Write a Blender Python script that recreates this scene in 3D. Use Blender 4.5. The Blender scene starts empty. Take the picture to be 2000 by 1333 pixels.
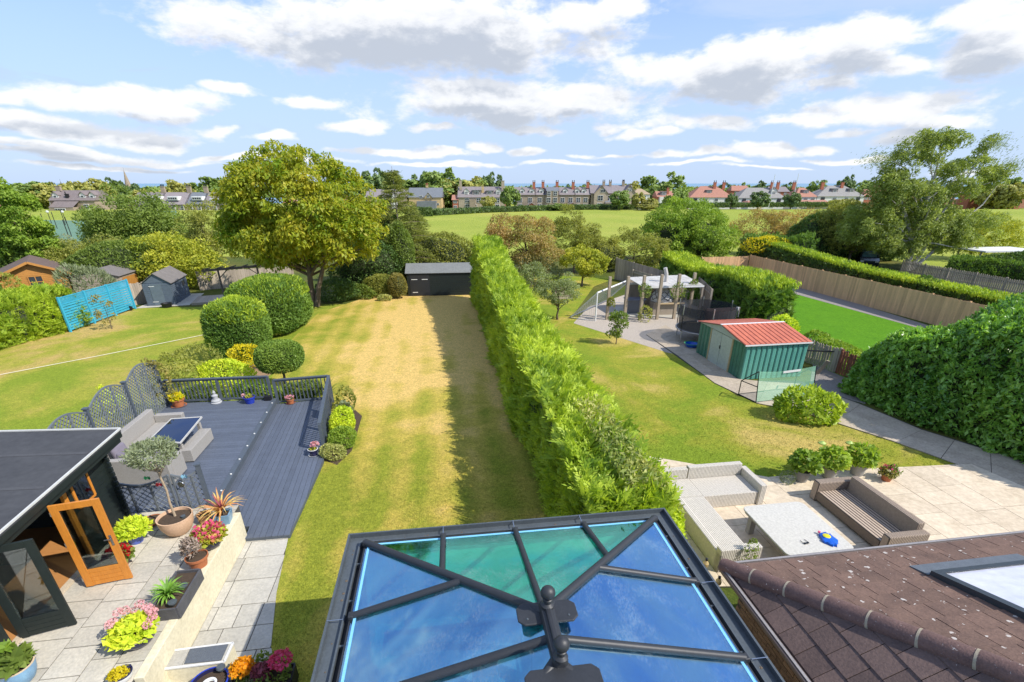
import bpy, math, random
import numpy as np
from mathutils import Vector, Matrix

SC = bpy.context.scene
COL = SC.collection
R = random.Random(7)
NR = np.random.RandomState(7)
rad = math.radians

# ------------------------------------------------------------------ camera
FPX, CXP, CYP, HZP = 960.0, 1000.0, 820.0, 358.0      # focal length / principal point / horizon in photo pixels
PITCH = math.atan((CYP - HZP) / FPX)
SP, CP = math.sin(PITCH), math.cos(PITCH)
CAMZ = 8.0
cam_d = bpy.data.cameras.new('camera')
cam = bpy.data.objects.new('camera', cam_d)
COL.objects.link(cam)
cam.location = (0, 0, CAMZ)
cam.rotation_euler = (math.pi / 2 - PITCH, 0, 0)
cam_d.sensor_width = 36
cam_d.lens = 36 * FPX / 2000
cam_d.shift_x = 0.0
cam_d.shift_y = (CYP - 666.5) / 2000
cam_d.clip_start = 0.1
cam_d.clip_end = 120000
SC.camera = cam

# ------------------------------------------------------------------ light
SUNV = Vector((0.95, -0.42, 1.02)).normalized()       # towards the sun
sd = bpy.data.lights.new('sun', 'SUN')
sd.energy = 3.5
sd.angle = rad(0.53)
sd.color = (1.0, 0.945, 0.86)
sun = bpy.data.objects.new('sun', sd)
COL.objects.link(sun)
sun.rotation_euler = SUNV.to_track_quat('Z', 'Y').to_euler()
SC.view_settings.view_transform = 'Standard'
SC.view_settings.look = 'None'
SC.view_settings.gamma = 1.0
SC.view_settings.exposure = 0.74
SC.view_settings.use_curve_mapping = False


def G(px, py, z=0.0):
    """point of the place at height z that the photo shows at pixel (px, py)"""
    x = (px - CXP) / FPX
    y = (CYP - py) / FPX
    Y = CP + y * SP
    d = -SP + y * CP
    t = (z - CAMZ) / d
    return Vector((x * t, Y * t, z))


def HZ(py, Y):
    """height seen at pixel row py at depth Y"""
    y = (CYP - py) / FPX
    return CAMZ + (-SP + y * CP) * Y / (CP + y * SP)


def XA(px, Y, py=358.0):
    y = (CYP - py) / FPX
    return (px - CXP) / FPX * Y / (CP + y * SP)


# ------------------------------------------------------------------ world: Nishita sky + cumulus
def build_world():
    w = bpy.data.worlds.new('World')
    SC.world = w
    w.use_nodes = True
    nt = w.node_tree
    nt.nodes.clear()
    N, L = nt.nodes, nt.links
    out = N.new('ShaderNodeOutputWorld')
    bg = N.new('ShaderNodeBackground')
    L.new(bg.outputs[0], out.inputs[0])
    sky = N.new('ShaderNodeTexSky')
    sky.sky_type = 'NISHITA'
    sky.sun_disc = False
    sky.sun_elevation = math.asin(SUNV.z)
    sky.sun_rotation = math.atan2(SUNV.x, SUNV.y)
    sky.altitude = 100
    sky.air_density = 1.0
    sky.dust_density = 0.6
    sky.ozone_density = 2.2
    bg.inputs[1].default_value = 0.15
    tc = N.new('ShaderNodeTexCoord')

    # ---- node group: cloud density at direction d
    g = bpy.data.node_groups.new('cloud_density', 'ShaderNodeTree')
    g.interface.new_socket('P', in_out='INPUT', socket_type='NodeSocketVector')
    g.interface.new_socket('D', in_out='OUTPUT', socket_type='NodeSocketFloat')
    gn, gl = g.nodes, g.links
    gi = gn.new('NodeGroupInput')
    go = gn.new('NodeGroupOutput')

    def m(nd, ln, op, a, b=None, c=None):
        n = nd.new('ShaderNodeMath')
        n.operation = op
        for i, v in enumerate((a, b, c)):
            if v is None:
                continue
            if isinstance(v, (int, float)):
                n.inputs[i].default_value = v
            else:
                ln.new(v, n.inputs[i])
        return n.outputs[0]

    def vm(nd, ln, op, a, b=None):
        n = nd.new('ShaderNodeVectorMath')
        n.operation = op
        for i, v in enumerate((a, b)):
            if v is None:
                continue
            if isinstance(v, (tuple, list)):
                n.inputs[i].default_value = v
            else:
                ln.new(v, n.inputs[i])
        return n.outputs['Value'] if op in ('DOT_PRODUCT', 'LENGTH') else n.outputs['Vector']

    def noise(nd, ln, vec, sc, det, ro, dist=0.0):
        n = nd.new('ShaderNodeTexNoise')
        n.inputs['Scale'].default_value = sc
        n.inputs['Detail'].default_value = det
        n.inputs['Roughness'].default_value = ro
        n.inputs['Distortion'].default_value = dist
        ln.new(vec, n.inputs['Vector'])
        return n

    # P = (azimuth, elevation tangent, 0)
    warp = noise(gn, gl, vm(gn, gl, 'MULTIPLY', gi.outputs[0], (1, 1.7, 1)), 5.0, 4, 0.55)
    wv = vm(gn, gl, 'MULTIPLY', vm(gn, gl, 'SUBTRACT', warp.outputs['Color'], (0.5, 0.5, 0.5)), (0.16, 0.06, 0))
    P = vm(gn, gl, 'ADD', gi.outputs[0], wv)
    # blobs given by their place in the sky as photographed: centre x, y, half width, half height, weight
    B = [(800, 60, 300, 62, 1.15), (640, 95, 150, 50, 1.0), (960, 90, 150, 50, 1.0), (1120, 40, 90, 40, .9),
         (1010, 205, 190, 36, 1.15), (930, 175, 110, 24, .9), (1130, 178, 60, 18, .8),
         (1440, 140, 220, 48, 1.15), (1460, 100, 110, 40, 1.0), (1620, 165, 60, 20, .9), (1680, 75, 150, 32, .95),
         (1740, 135, 80, 28, .8), (1940, 95, 110, 44, 1.15), (1900, 30, 120, 28, .9), (1200, 12, 90, 20, .9),
         (1740, 215, 190, 24, .95), (1560, 232, 100, 14, .8), (1370, 240, 90, 18, .85), (1480, 292, 62, 12, 1.0),
         (1400, 300, 60, 8, .7), (1590, 284, 40, 9, .9), (1310, 300, 50, 8, .8), (1770, 262, 60, 12, .9),
         (230, 190, 140, 22, 1.05), (300, 215, 90, 14, .9), (130, 250, 190, 20, 1.05), (300, 270, 70, 14, .95),
         (60, 235, 100, 16, .9), (20, 190, 50, 16, .9), (120, 300, 220, 12, .8), (300, 310, 160, 8, .7),
         (600, 200, 60, 12, .9), (430, 250, 45, 10, .8), (715, 246, 52, 10, .95), (540, 268, 45, 9, .8),
         (855, 254, 38, 8, .85), (940, 285, 26, 10, 1.0), (760, 293, 110, 8, .85), (1020, 295, 36, 8, .9),
         (1190, 250, 60, 10, .7), (1050, 255, 70, 9, .7), (440, 180, 90, 10, .75), (1200, 300, 100, 6, .6),
         (880, 320, 120, 5, .8), (1900, 330, 120, 5, .75), (200, 325, 160, 5, .85), (600, 312, 90, 6, .85), (1080, 318, 80, 5, .8), (1350, 318, 110, 5, .8), (1640, 305, 90, 6, .85), (1500, 325, 90, 4, .75), (860, 298, 60, 7, .95), (480, 305, 70, 6, .85), (1250, 262, 70, 9, .8), (1640, 250, 80, 9, .85), (1850, 240, 90, 12, .85), (60, 285, 90, 8, .9)]
    acc = None
    for (px, py, hw, hh, wt) in B:
        y = (CYP - py) / FPX
        def ae(px, py):
            yy = (CYP - py) / FPX
            X, Y, Z = (px - CXP) / FPX, CP + yy * SP, -SP + yy * CP
            return math.atan2(X, Y), Z / math.hypot(X, Y)
        a0, e0 = ae(px, py)
        a1, _ = ae(px + hw, py)
        _, e1 = ae(px, py - hh)
        rx, ry = abs(a1 - a0), abs(e1 - e0)
        q = vm(gn, gl, 'MULTIPLY', vm(gn, gl, 'SUBTRACT', P, (a0, e0, 0)), (.87 / rx, .87 / ry, 0))
        l = vm(gn, gl, 'LENGTH', q)
        d = m(gn, gl, 'SUBTRACT', wt, l)
        acc = d if acc is None else m(gn, gl, 'SMOOTH_MAX', acc, d, 0.12)
    # broken cumulus everywhere outside the frame
    inv = m(gn, gl, 'DIVIDE', 1.0, m(gn, gl, 'ADD', m(gn, gl, 'MAXIMUM', 0.02, vm(gn, gl, 'DOT_PRODUCT', gi.outputs[0], (0, 1, 0))), 0.10))
    cmb = gn.new('ShaderNodeCombineXYZ')
    sepg = gn.new('ShaderNodeSeparateXYZ')
    gl.new(gi.outputs[0], sepg.inputs[0])
    gl.new(m(gn, gl, 'MULTIPLY', m(gn, gl, 'SINE', sepg.outputs[0]), inv), cmb.inputs[0])
    gl.new(m(gn, gl, 'MULTIPLY', m(gn, gl, 'COSINE', sepg.outputs[0]), inv), cmb.inputs[1])
    pl = noise(gn, gl, cmb.outputs[0], 0.9, 3, 0.5)
    outside = m(gn, gl, 'SUBTRACT', m(gn, gl, 'MULTIPLY', m(gn, gl, 'SUBTRACT', pl.outputs['Fac'], 0.64), 4.0), 0.0)
    # only behind / beside the view
    absa = m(gn, gl, 'ABSOLUTE', sepg.outputs[0])
    side = gn.new('ShaderNodeMapRange')
    gl.new(m(gn, gl, 'MAXIMUM', m(gn, gl, 'SUBTRACT', absa, 0.80), m(gn, gl, 'SUBTRACT', sepg.outputs[1], 0.45)), side.inputs[0])
    side.inputs[1].default_value = 0.0
    side.inputs[2].default_value = 0.15
    side.inputs[3].default_value = -2.0
    side.inputs[4].default_value = 0.0
    acc = m(gn, gl, 'SMOOTH_MAX', acc, m(gn, gl, 'ADD', outside, side.outputs[0]), 0.1)
    fine = noise(gn, gl, vm(gn, gl, 'MULTIPLY', gi.outputs[0], (1, 1.9, 1)), 9.0, 10, 0.6, 0.25)
    fin2 = noise(gn, gl, vm(gn, gl, 'MULTIPLY', gi.outputs[0], (1, 2.2, 1)), 34.0, 8, 0.62, 0.2)
    d = m(gn, gl, 'ADD', acc, m(gn, gl, 'MULTIPLY', m(gn, gl, 'SUBTRACT', fine.outputs['Fac'], 0.48), 2.3))
    d = m(gn, gl, 'ADD', d, m(gn, gl, 'MULTIPLY', m(gn, gl, 'SUBTRACT', fin2.outputs['Fac'], 0.5), 0.9))
    gl.new(d, go.inputs[0])

    sep = N.new('ShaderNodeSeparateXYZ')
    L.new(tc.outputs['Generated'], sep.inputs[0])
    az = m(N, L, 'ARCTAN2', sep.outputs[0], sep.outputs[1])
    hyp = m(N, L, 'SQRT', m(N, L, 'ADD', m(N, L, 'MULTIPLY', sep.outputs[0], sep.outputs[0]),
                            m(N, L, 'MULTIPLY', sep.outputs[1], sep.outputs[1])))
    el = m(N, L, 'MINIMUM', m(N, L, 'DIVIDE', sep.outputs[2], m(N, L, 'MAXIMUM', hyp, 0.05)), 6.0)
    cv = N.new('ShaderNodeCombineXYZ')
    L.new(az, cv.inputs[0])
    L.new(el, cv.inputs[1])
    g1 = N.new('ShaderNodeGroup'); g1.node_tree = g
    L.new(cv.outputs[0], g1.inputs[0])
    g2 = N.new('ShaderNodeGroup'); g2.node_tree = g
    L.new(vm(N, L, 'ADD', cv.outputs[0], (0.012, 0.035, 0)), g2.inputs[0])
    g3 = N.new('ShaderNodeGroup'); g3.node_tree = g
    L.new(vm(N, L, 'ADD', cv.outputs[0], (0.004, 0.010, 0)), g3.inputs[0])

    def mr(v, a, b, c=0.0, d=1.0, smooth=True):
        n = N.new('ShaderNodeMapRange')
        if smooth:
            n.interpolation_type = 'SMOOTHSTEP'
        L.new(v, n.inputs[0])
        for i, q in enumerate((a, b, c, d)):
            n.inputs[i + 1].default_value = q
        return n.outputs[0]
    cover = mr(g1.outputs[0], -0.24, 0.42)
    cover = m(N, L, 'MULTIPLY', cover, mr(el, -0.005, 0.02))
    thick = mr(g2.outputs[0], -0.25, 0.75)          # how much cloud lies towards the sun: shaded base
    edge = mr(g3.outputs[0], -0.1, 0.7)
    shade = m(N, L, 'ADD', m(N, L, 'MULTIPLY', thick, 0.72), m(N, L, 'MULTIPLY', edge, 0.28))
    ramp = N.new('ShaderNodeValToRGB')
    L.new(shade, ramp.inputs[0])
    cr = ramp.color_ramp
    cr.elements[0].position = 0.10
    cr.elements[0].color = (4.4, 4.4, 4.4, 1)
    cr.elements[1].position = 1.0
    cr.elements[1].color = (2.3, 2.5, 2.85, 1)
    e = cr.elements.new(0.5)
    e.color = (3.75, 3.82, 3.95, 1)
    # thin high veil
    veil = noise(N, L, vm(N, L, 'MULTIPLY', cv.outputs[0], (0.8, 3.2, 1)), 4.0, 6, 0.6, 0.6)
    vf = m(N, L, 'MULTIPLY', mr(veil.outputs['Fac'], 0.28, 0.66), 0.88)
    hazef = mr(el, 0.0, 0.40, 0.88, 0.25)
    veilf = m(N, L, 'MAXIMUM', vf, hazef)
    mx0 = N.new('ShaderNodeMixRGB')
    L.new(veilf, mx0.inputs[0])
    tint = N.new('ShaderNodeMixRGB')
    tint.blend_type = 'MULTIPLY'
    tint.inputs[0].default_value = 1.0
    L.new(sky.outputs[0], tint.inputs[1])
    tint.inputs[2].default_value = (.62, .72, 1.0, 1)
    L.new(tint.outputs[0], mx0.inputs[1])
    mx0.inputs[2].default_value = (2.3, 2.9, 3.95, 1)
    mx1 = N.new('ShaderNodeMixRGB')
    L.new(m(N, L, 'MULTIPLY', cover, 0.94), mx1.inputs[0])
    L.new(mx0.outputs[0], mx1.inputs[1])
    L.new(ramp.outputs[0], mx1.inputs[2])
    L.new(mx1.outputs[0], bg.inputs[0])
    w.cycles.sampling_method = 'MANUAL'
    w.cycles.sample_map_resolution = 512


build_world()
SC.cycles.max_bounces = 10
SC.cycles.transparent_max_bounces = 24
SC.cycles.use_denoising = True

# ------------------------------------------------------------------ materials
MATS = {}


def newmat(name):
    m = bpy.data.materials.new(name)
    m.use_nodes = True
    nt = m.node_tree
    bs = nt.nodes['Principled BSDF']
    return m, nt, bs


def _noise(nt, scale, det=4, ro=.6, vec=None, dist=0.0):
    n = nt.nodes.new('ShaderNodeTexNoise')
    n.inputs['Scale'].default_value = scale
    n.inputs['Detail'].default_value = det
    n.inputs['Roughness'].default_value = ro
    n.inputs['Distortion'].default_value = dist
    if vec is not None:
        nt.links.new(vec, n.inputs['Vector'])
    return n.outputs['Fac']


def _ramp(nt, fac, stops):
    r = nt.nodes.new('ShaderNodeValToRGB')
    nt.links.new(fac, r.inputs[0])
    el = r.color_ramp.elements
    while len(el) < len(stops):
        el.new(0.5)
    for e, (p, c) in zip(el, stops):
        e.position = p
        e.color = (*c, 1)
    return r.outputs[0]


def _mix(nt, fac, a, b, mode='MIX'):
    n = nt.nodes.new('ShaderNodeMixRGB')
    n.blend_type = mode
    for i, v in enumerate((fac, a, b)):
        if isinstance(v, (int, float)):
            n.inputs[i].default_value = v
        elif isinstance(v, tuple):
            n.inputs[i].default_value = (*v, 1)
        else:
            nt.links.new(v, n.inputs[i])
    return n.outputs[0]


def _obj(nt, scale=(1, 1, 1), world=False):
    tc = nt.nodes.new('ShaderNodeTexCoord')
    mp = nt.nodes.new('ShaderNodeMapping')
    mp.inputs['Scale'].default_value = scale
    if world:
        geo = nt.nodes.new('ShaderNodeNewGeometry')
        nt.links.new(geo.outputs['Position'], mp.inputs['Vector'])
    else:
        nt.links.new(tc.outputs['Object'], mp.inputs['Vector'])
    return mp.outputs[0]


def _bump(nt, bs, h, st, dist=0.02):
    b = nt.nodes.new('ShaderNodeBump')
    b.inputs['Strength'].default_value = st
    b.inputs['Distance'].default_value = dist
    nt.links.new(h, b.inputs['Height'])
    nt.links.new(b.outputs[0], bs.inputs['Normal'])


def surf(name, c1, c2=None, scale=6, rough=.75, bump=.15, metal=0.0, stretch=(1, 1, 1), rnd=0.0, spots=None, spec=.5):
    """painted / stone / wood surface: two tones broken by noise, wear and a per-object tone shift"""
    if name in MATS:
        return MATS[name]
    m, nt, bs = newmat(name)
    c2 = c2 or tuple(v * .72 for v in c1)
    v = _obj(nt, stretch, True)
    n1 = _noise(nt, scale, 6, .65, v)
    n2 = _noise(nt, scale * 9, 3, .6, v)
    col = _ramp(nt, n1, [(.3, c2), (.7, c1)])
    col = _mix(nt, .35, col, _ramp(nt, n2, [(.3, tuple(x * .7 for x in c2)), (.7, tuple(min(1, x * 1.15) for x in c1))]))
    if rnd:
        oi = nt.nodes.new('ShaderNodeObjectInfo')
        mr = nt.nodes.new('ShaderNodeMapRange')
        nt.links.new(oi.outputs['Random'], mr.inputs[0])
        mr.inputs[3].default_value = 1 - rnd
        mr.inputs[4].default_value = 1 + rnd
        hs = nt.nodes.new('ShaderNodeHueSaturation')
        nt.links.new(mr.outputs[0], hs.inputs['Value'])
        nt.links.new(col, hs.inputs['Color'])
        col = hs.outputs[0]
    if spots:
        sc, th, sccol = spots
        vo = nt.nodes.new('ShaderNodeTexVoronoi')
        vo.inputs['Scale'].default_value = sc
        vv = _obj(nt, (1, 1, 1), True)
        nt.links.new(vv, vo.inputs['Vector'])
        lim = _noise(nt, 3.0, 3, .6, vv)
        wp = nt.nodes.new('ShaderNodeTexNoise'); wp.inputs['Scale'].default_value = sc * 2.2; nt.links.new(vv, wp.inputs['Vector'])
        va = nt.nodes.new('ShaderNodeVectorMath'); va.operation = 'MULTIPLY_ADD'; nt.links.new(wp.outputs['Color'], va.inputs[0]); va.inputs[1].default_value = (.09, .09, .09); nt.links.new(vv, va.inputs[2]); nt.links.new(va.outputs[0], vo.inputs['Vector'])
        sr = nt.nodes.new('ShaderNodeSeparateColor'); nt.links.new(vo.outputs['Color'], sr.inputs[0])
        pw = nt.nodes.new('ShaderNodeMath'); pw.operation = 'POWER'; nt.links.new(sr.outputs[1], pw.inputs[0]); pw.inputs[1].default_value = 1.6
        mq = nt.nodes.new('ShaderNodeMath'); mq.operation = 'MULTIPLY'; nt.links.new(lim, mq.inputs[0]); nt.links.new(pw.outputs[0], mq.inputs[1])
        mp = nt.nodes.new('ShaderNodeMath'); mp.operation = 'MULTIPLY'
        nt.links.new(mq.outputs[0], mp.inputs[0]); mp.inputs[1].default_value = th * 1.7
        ls = nt.nodes.new('ShaderNodeMath'); ls.operation = 'LESS_THAN'
        nt.links.new(vo.outputs['Distance'], ls.inputs[0]); nt.links.new(mp.outputs[0], ls.inputs[1])
        sc2 = nt.nodes.new('ShaderNodeSeparateColor')
        nt.links.new(vo.outputs['Color'], sc2.inputs[0])
        gt = nt.nodes.new('ShaderNodeMath'); gt.operation = 'GREATER_THAN'
        nt.links.new(sc2.outputs[0], gt.inputs[0]); gt.inputs[1].default_value = .55
        mu = nt.nodes.new('ShaderNodeMath'); mu.operation = 'MULTIPLY'
        nt.links.new(ls.outputs[0], mu.inputs[0]); nt.links.new(gt.outputs[0], mu.inputs[1])
        col = _mix(nt, mu.outputs[0], col, sccol)
    nt.links.new(col, bs.inputs['Base Color'])
    bs.inputs['Roughness'].default_value = rough
    bs.inputs['Metallic'].default_value = metal
    bs.inputs['Specular IOR Level'].default_value = spec
    if bump:
        _bump(nt, bs, n2, bump)
    MATS[name] = m
    return m


def leafmat(name, cols, transl=.4, rough=.5, spec=.3, k=None):
    if name in MATS:
        return MATS[name]
    k = k or (2.55 if 'petal' not in name else 1.0)
    cols = [tuple(min(.9, v * k) for v in c) for c in cols]
    m, nt, bs = newmat(name)
    geo = nt.nodes.new('ShaderNodeNewGeometry')
    k = len(cols)
    col = _ramp(nt, geo.outputs['Random Per Island'], [(i / max(1, k - 1), c) for i, c in enumerate(cols)])
    big = _noise(nt, .55, 3, .6, _obj(nt, (1, 1, 1), True))
    col = _mix(nt, .55, col, _ramp(nt, big, [(.35, cols[0]), (.68, cols[-1])]))
    nt.links.new(col, bs.inputs['Base Color'])
    bs.inputs['Roughness'].default_value = rough
    bs.inputs['Specular IOR Level'].default_value = spec
    tr = nt.nodes.new('ShaderNodeBsdfTranslucent')
    nt.links.new(_mix(nt, 1.0, col, (1.0, 1.0, .45), 'MULTIPLY'), tr.inputs['Color'])
    ms = nt.nodes.new('ShaderNodeMixShader')
    ms.inputs[0].default_value = min(.5, transl + .12)
    nt.links.new(bs.outputs[0], ms.inputs[1])
    nt.links.new(tr.outputs[0], ms.inputs[2])
    nt.links.new(ms.outputs[0], nt.nodes['Material Output'].inputs[0])
    MATS[name] = m
    return m


def grassmat(name, dry, green, mid, sc=.45, thr=(.38, .62), far=None, stripes=0.0, yfade=None, streak=None):
    """mown turf: dry and green patches, fine blade-scale grain"""
    m, nt, bs = newmat(name)
    v = _obj(nt, (1, 1, 1), True)
    n1 = _noise(nt, sc, 6, .62, v, .4)
    fac = n1
    if yfade or stripes:
        sep = nt.nodes.new('ShaderNodeSeparateXYZ')
        nt.links.new(v, sep.inputs[0])

        def mm(op, a, b):
            n = nt.nodes.new('ShaderNodeMath'); n.operation = op
            for i, q in enumerate((a, b)):
                if isinstance(q, (int, float)):
                    n.inputs[i].default_value = q
                else:
                    nt.links.new(q, n.inputs[i])
            return n.outputs[0]
        if yfade:
            y0, y1, amt, x0, x1, xamt = yfade
            mr = nt.nodes.new('ShaderNodeMapRange')
            nt.links.new(sep.outputs[1], mr.inputs[0])
            mr.inputs[1].default_value, mr.inputs[2].default_value = y0, y1
            mr.inputs[3].default_value, mr.inputs[4].default_value = amt, -amt
            fac = mm('ADD', fac, mr.outputs[0])
            # across the garden: the strip by the deck stays greener
            xx = mm('ADD', sep.outputs[0], mm('MULTIPLY', sep.outputs[1], .145))
            mr2 = nt.nodes.new('ShaderNodeMapRange')
            nt.links.new(xx, mr2.inputs[0])
            mr2.inputs[1].default_value, mr2.inputs[2].default_value = x0, x1
            mr2.inputs[3].default_value, mr2.inputs[4].default_value = xamt, 0
            fac = mm('ADD', fac, mr2.outputs[0])
        if stripes:
            xx = mm('ADD', sep.outputs[0], mm('MULTIPLY', sep.outputs[1], .145))
            s = mm('SINE', mm('MULTIPLY', xx, 5.2), 0)
            fac = mm('ADD', fac, mm('MULTIPLY', s, stripes))
    col = _ramp(nt, fac, [(thr[0], dry), ((thr[0] + thr[1]) / 2, mid), (thr[1], green)])
    n2 = _noise(nt, 3.2, 5, .7, v)
    col = _mix(nt, .55, col, _mix(nt, 1.0, col, _ramp(nt, n2, [(.3, (.74, .78, .72)), (.7, (1.24, 1.2, 1.14))]), 'MULTIPLY'))
    n4 = _noise(nt, 10, 5, .75, v)
    col = _mix(nt, .7, col, _mix(nt, 1.0, col, _ramp(nt, n4, [(.34, (.62, .68, .6)), (.66, (1.32, 1.25, 1.18))]), 'MULTIPLY'))
    n3 = _noise(nt, 38, 4, .75, v)
    col = _mix(nt, .8, col, _mix(nt, 1.0, col, _ramp(nt, n3, [(.32, (.42, .48, .4)), (.68, (1.5, 1.42, 1.3))]), 'MULTIPLY'))
    nt.links.new(col, bs.inputs['Base Color'])
    bs.inputs['Roughness'].default_value = .9
    bs.inputs['Specular IOR Level'].default_value = .12
    _bump(nt, bs, n3, .8, .03)
    MATS[name] = m
    return m


# ------------------------------------------------------------------ object helpers
def tag(o, label=None, cat=None, group=None, kind=None):
    if label: o['label'] = label
    if cat: o['category'] = cat
    if group: o['group'] = group
    if kind: o['kind'] = kind
    return o


def thing(name, label, cat, loc=(0, 0, 0), rz=0.0, group=None):
    o = bpy.data.objects.new(name, None)
    o.empty_display_size = .2
    COL.objects.link(o)
    o.location = loc
    o.rotation_euler = (0, 0, rz)
    return tag(o, label, cat, group)


def root_matrix(o):
    m = Matrix.LocRotScale(o.location, o.rotation_euler, o.scale)
    return root_matrix(o.parent) @ o.matrix_parent_inverse @ m if o.parent else m


def link(o, parent=None, world=False):
    COL.objects.link(o)
    if parent is not None:
        o.parent = parent
        if world:
            o.matrix_parent_inverse = root_matrix(parent).inverted()
    return o


class MB:
    """collects faces for one mesh object"""
    def __init__(s):
        s.v, s.f = [], []

    def add(s, vs, fs):
        b = len(s.v)
        s.v += [tuple(v) for v in vs]
        s.f += [tuple(b + i for i in f) for f in fs]
        return s

    def box(s, c, size, rz=0.0, rx=0.0, ry=0.0):
        hx, hy, hz = size[0] / 2, size[1] / 2, size[2] / 2
        M = Matrix.Rotation(rz, 3, 'Z') @ Matrix.Rotation(ry, 3, 'Y') @ Matrix.Rotation(rx, 3, 'X')
        c = Vector(c)
        vs = [c + M @ Vector((x * hx, y * hy, z * hz)) for x in (-1, 1) for y in (-1, 1) for z in (-1, 1)]
        return s.add(vs, [(0, 1, 3, 2), (4, 6, 7, 5), (0, 4, 5, 1), (2, 3, 7, 6), (0, 2, 6, 4), (1, 5, 7, 3)])

    def beam(s, a, b, w, h, up=(0, 0, 1)):
        a, b = Vector(a), Vector(b)
        d = (b - a).normalized()
        up = Vector(up)
        if abs(d.dot(up)) > .98:
            up = Vector((1, 0, 0))
        sx = d.cross(up).normalized()
        uz = sx.cross(d).normalized()
        vs = [p + sx * (i * w / 2) + uz * (j * h / 2) for p in (a, b) for i, j in ((-1, -1), (1, -1), (1, 1), (-1, 1))]
        return s.add(vs, [(0, 1, 2, 3), (7, 6, 5, 4), (0, 4, 5, 1), (1, 5, 6, 2), (2, 6, 7, 3), (3, 7, 4, 0)])

    def prism(s, poly, z0, z1):
        """poly: plan points; z0/z1 numbers or functions of (x, y)"""
        f0 = z0 if callable(z0) else (lambda x, y: z0)
        f1 = z1 if callable(z1) else (lambda x, y: z1)
        ar = sum(poly[i][0] * poly[(i + 1) % len(poly)][1] - poly[(i + 1) % len(poly)][0] * poly[i][1] for i in range(len(poly)))
        if ar < 0:
            poly = poly[::-1]
        n = len(poly)
        vs = [(p[0], p[1], f0(p[0], p[1])) for p in poly] + [(p[0], p[1], f1(p[0], p[1])) for p in poly]
        fs = [tuple(range(n))[::-1], tuple(range(n, 2 * n))] + [(i, (i + 1) % n, n + (i + 1) % n, n + i) for i in range(n)]
        return s.add(vs, fs)

    def tube(s, pts, r, n=8, cap=True):
        pts = [Vector(p) for p in pts]
        rs = r if isinstance(r, (list, tuple)) else [r] * len(pts)
        rings = []
        prev = None
        for i, p in enumerate(pts):
            d = (pts[min(i + 1, len(pts) - 1)] - pts[max(i - 1, 0)])
            d = d.normalized() if d.length > 1e-9 else Vector((0, 0, 1))
            if prev is None:
                u = d.orthogonal().normalized()
            else:
                u = (prev - d * prev.dot(d))
                u = u.normalized() if u.length > 1e-6 else d.orthogonal().normalized()
            prev = u
            w = d.cross(u)
            rings.append([p + (u * math.cos(2 * math.pi * k / n) + w * math.sin(2 * math.pi * k / n)) * rs[i] for k in range(n)])
        vs = [v for rg in rings for v in rg]
        fs = [(i * n + k, i * n + (k + 1) % n, (i + 1) * n + (k + 1) % n, (i + 1) * n + k) for i in range(len(pts) - 1) for k in range(n)]
        if cap:
            fs += [tuple(range(n))[::-1], tuple((len(pts) - 1) * n + k for k in range(n))]
        return s.add(vs, fs)

    def lathe(s, prof, c=(0, 0, 0), n=24, cap=True):
        c = Vector(c)
        vs = [c + Vector((r * math.cos(2 * math.pi * k / n), r * math.sin(2 * math.pi * k / n), z)) for r, z in prof for k in range(n)]
        fs = [(i * n + k, i * n + (k + 1) % n, (i + 1) * n + (k + 1) % n, (i + 1) * n + k) for i in range(len(prof) - 1) for k in range(n)]
        if cap:
            fs += [tuple(range(n))[::-1], tuple((len(prof) - 1) * n + k for k in range(n))]
        return s.add(vs, fs)

    def quad(s, a, b, c, d):
        return s.add([a, b, c, d], [(0, 1, 2, 3)])

    def mesh(s, name, m, smooth=False):
        me = bpy.data.meshes.new(name)
        me.from_pydata(s.v, [], s.f)
        if m: me.materials.append(m)
        if smooth:
            me.polygons.foreach_set('use_smooth', [True] * len(me.polygons))
            try:
                me.set_sharp_from_angle(angle=rad(40))
            except Exception:
                pass
        me.update()
        return me

    def build(s, name, m, parent=None, world=False, smooth=False, bevel=0.0):
        o = bpy.data.objects.new(name, s.mesh(name, m, smooth))
        link(o, parent, world)
        if bevel:
            b = o.modifiers.new('bevel', 'BEVEL')
            b.width = bevel
            b.segments = 2
            b.limit_method = 'ANGLE'
        return o


def struct(name, mb, m, **k):
    return tag(mb.build(name, m, **k), kind='structure')


def npmesh(name, V, F, m, parent=None, world=False):
    me = bpy.data.meshes.new(name)
    n, k = F.shape
    me.vertices.add(len(V))
    me.vertices.foreach_set('co', np.ascontiguousarray(V, dtype=np.float32).ravel())
    me.loops.add(n * k)
    me.loops.foreach_set('vertex_index', np.ascontiguousarray(F, dtype=np.int32).ravel())
    me.polygons.add(n)
    me.polygons.foreach_set('loop_start', np.arange(0, n * k, k, dtype=np.int32))
    me.update(calc_edges=True)
    me.materials.append(m)
    o = bpy.data.objects.new(name, me)
    return link(o, parent, world)


def clip(poly, nx, ny, c):
    """keep the part of a plan polygon where nx*x + ny*y <= c"""
    out = []
    for i in range(len(poly)):
        a, b = poly[i], poly[(i + 1) % len(poly)]
        da, db = nx * a[0] + ny * a[1] - c, nx * b[0] + ny * b[1] - c
        if da <= 0: out.append(a)
        if da * db < 0:
            t = da / (da - db)
            out.append((a[0] + (b[0] - a[0]) * t, a[1] + (b[1] - a[1]) * t))
    return out


def area(p):
    return abs(sum(p[i][0] * p[(i + 1) % len(p)][1] - p[(i + 1) % len(p)][0] * p[i][1] for i in range(len(p)))) / 2 if len(p) > 2 else 0


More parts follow.
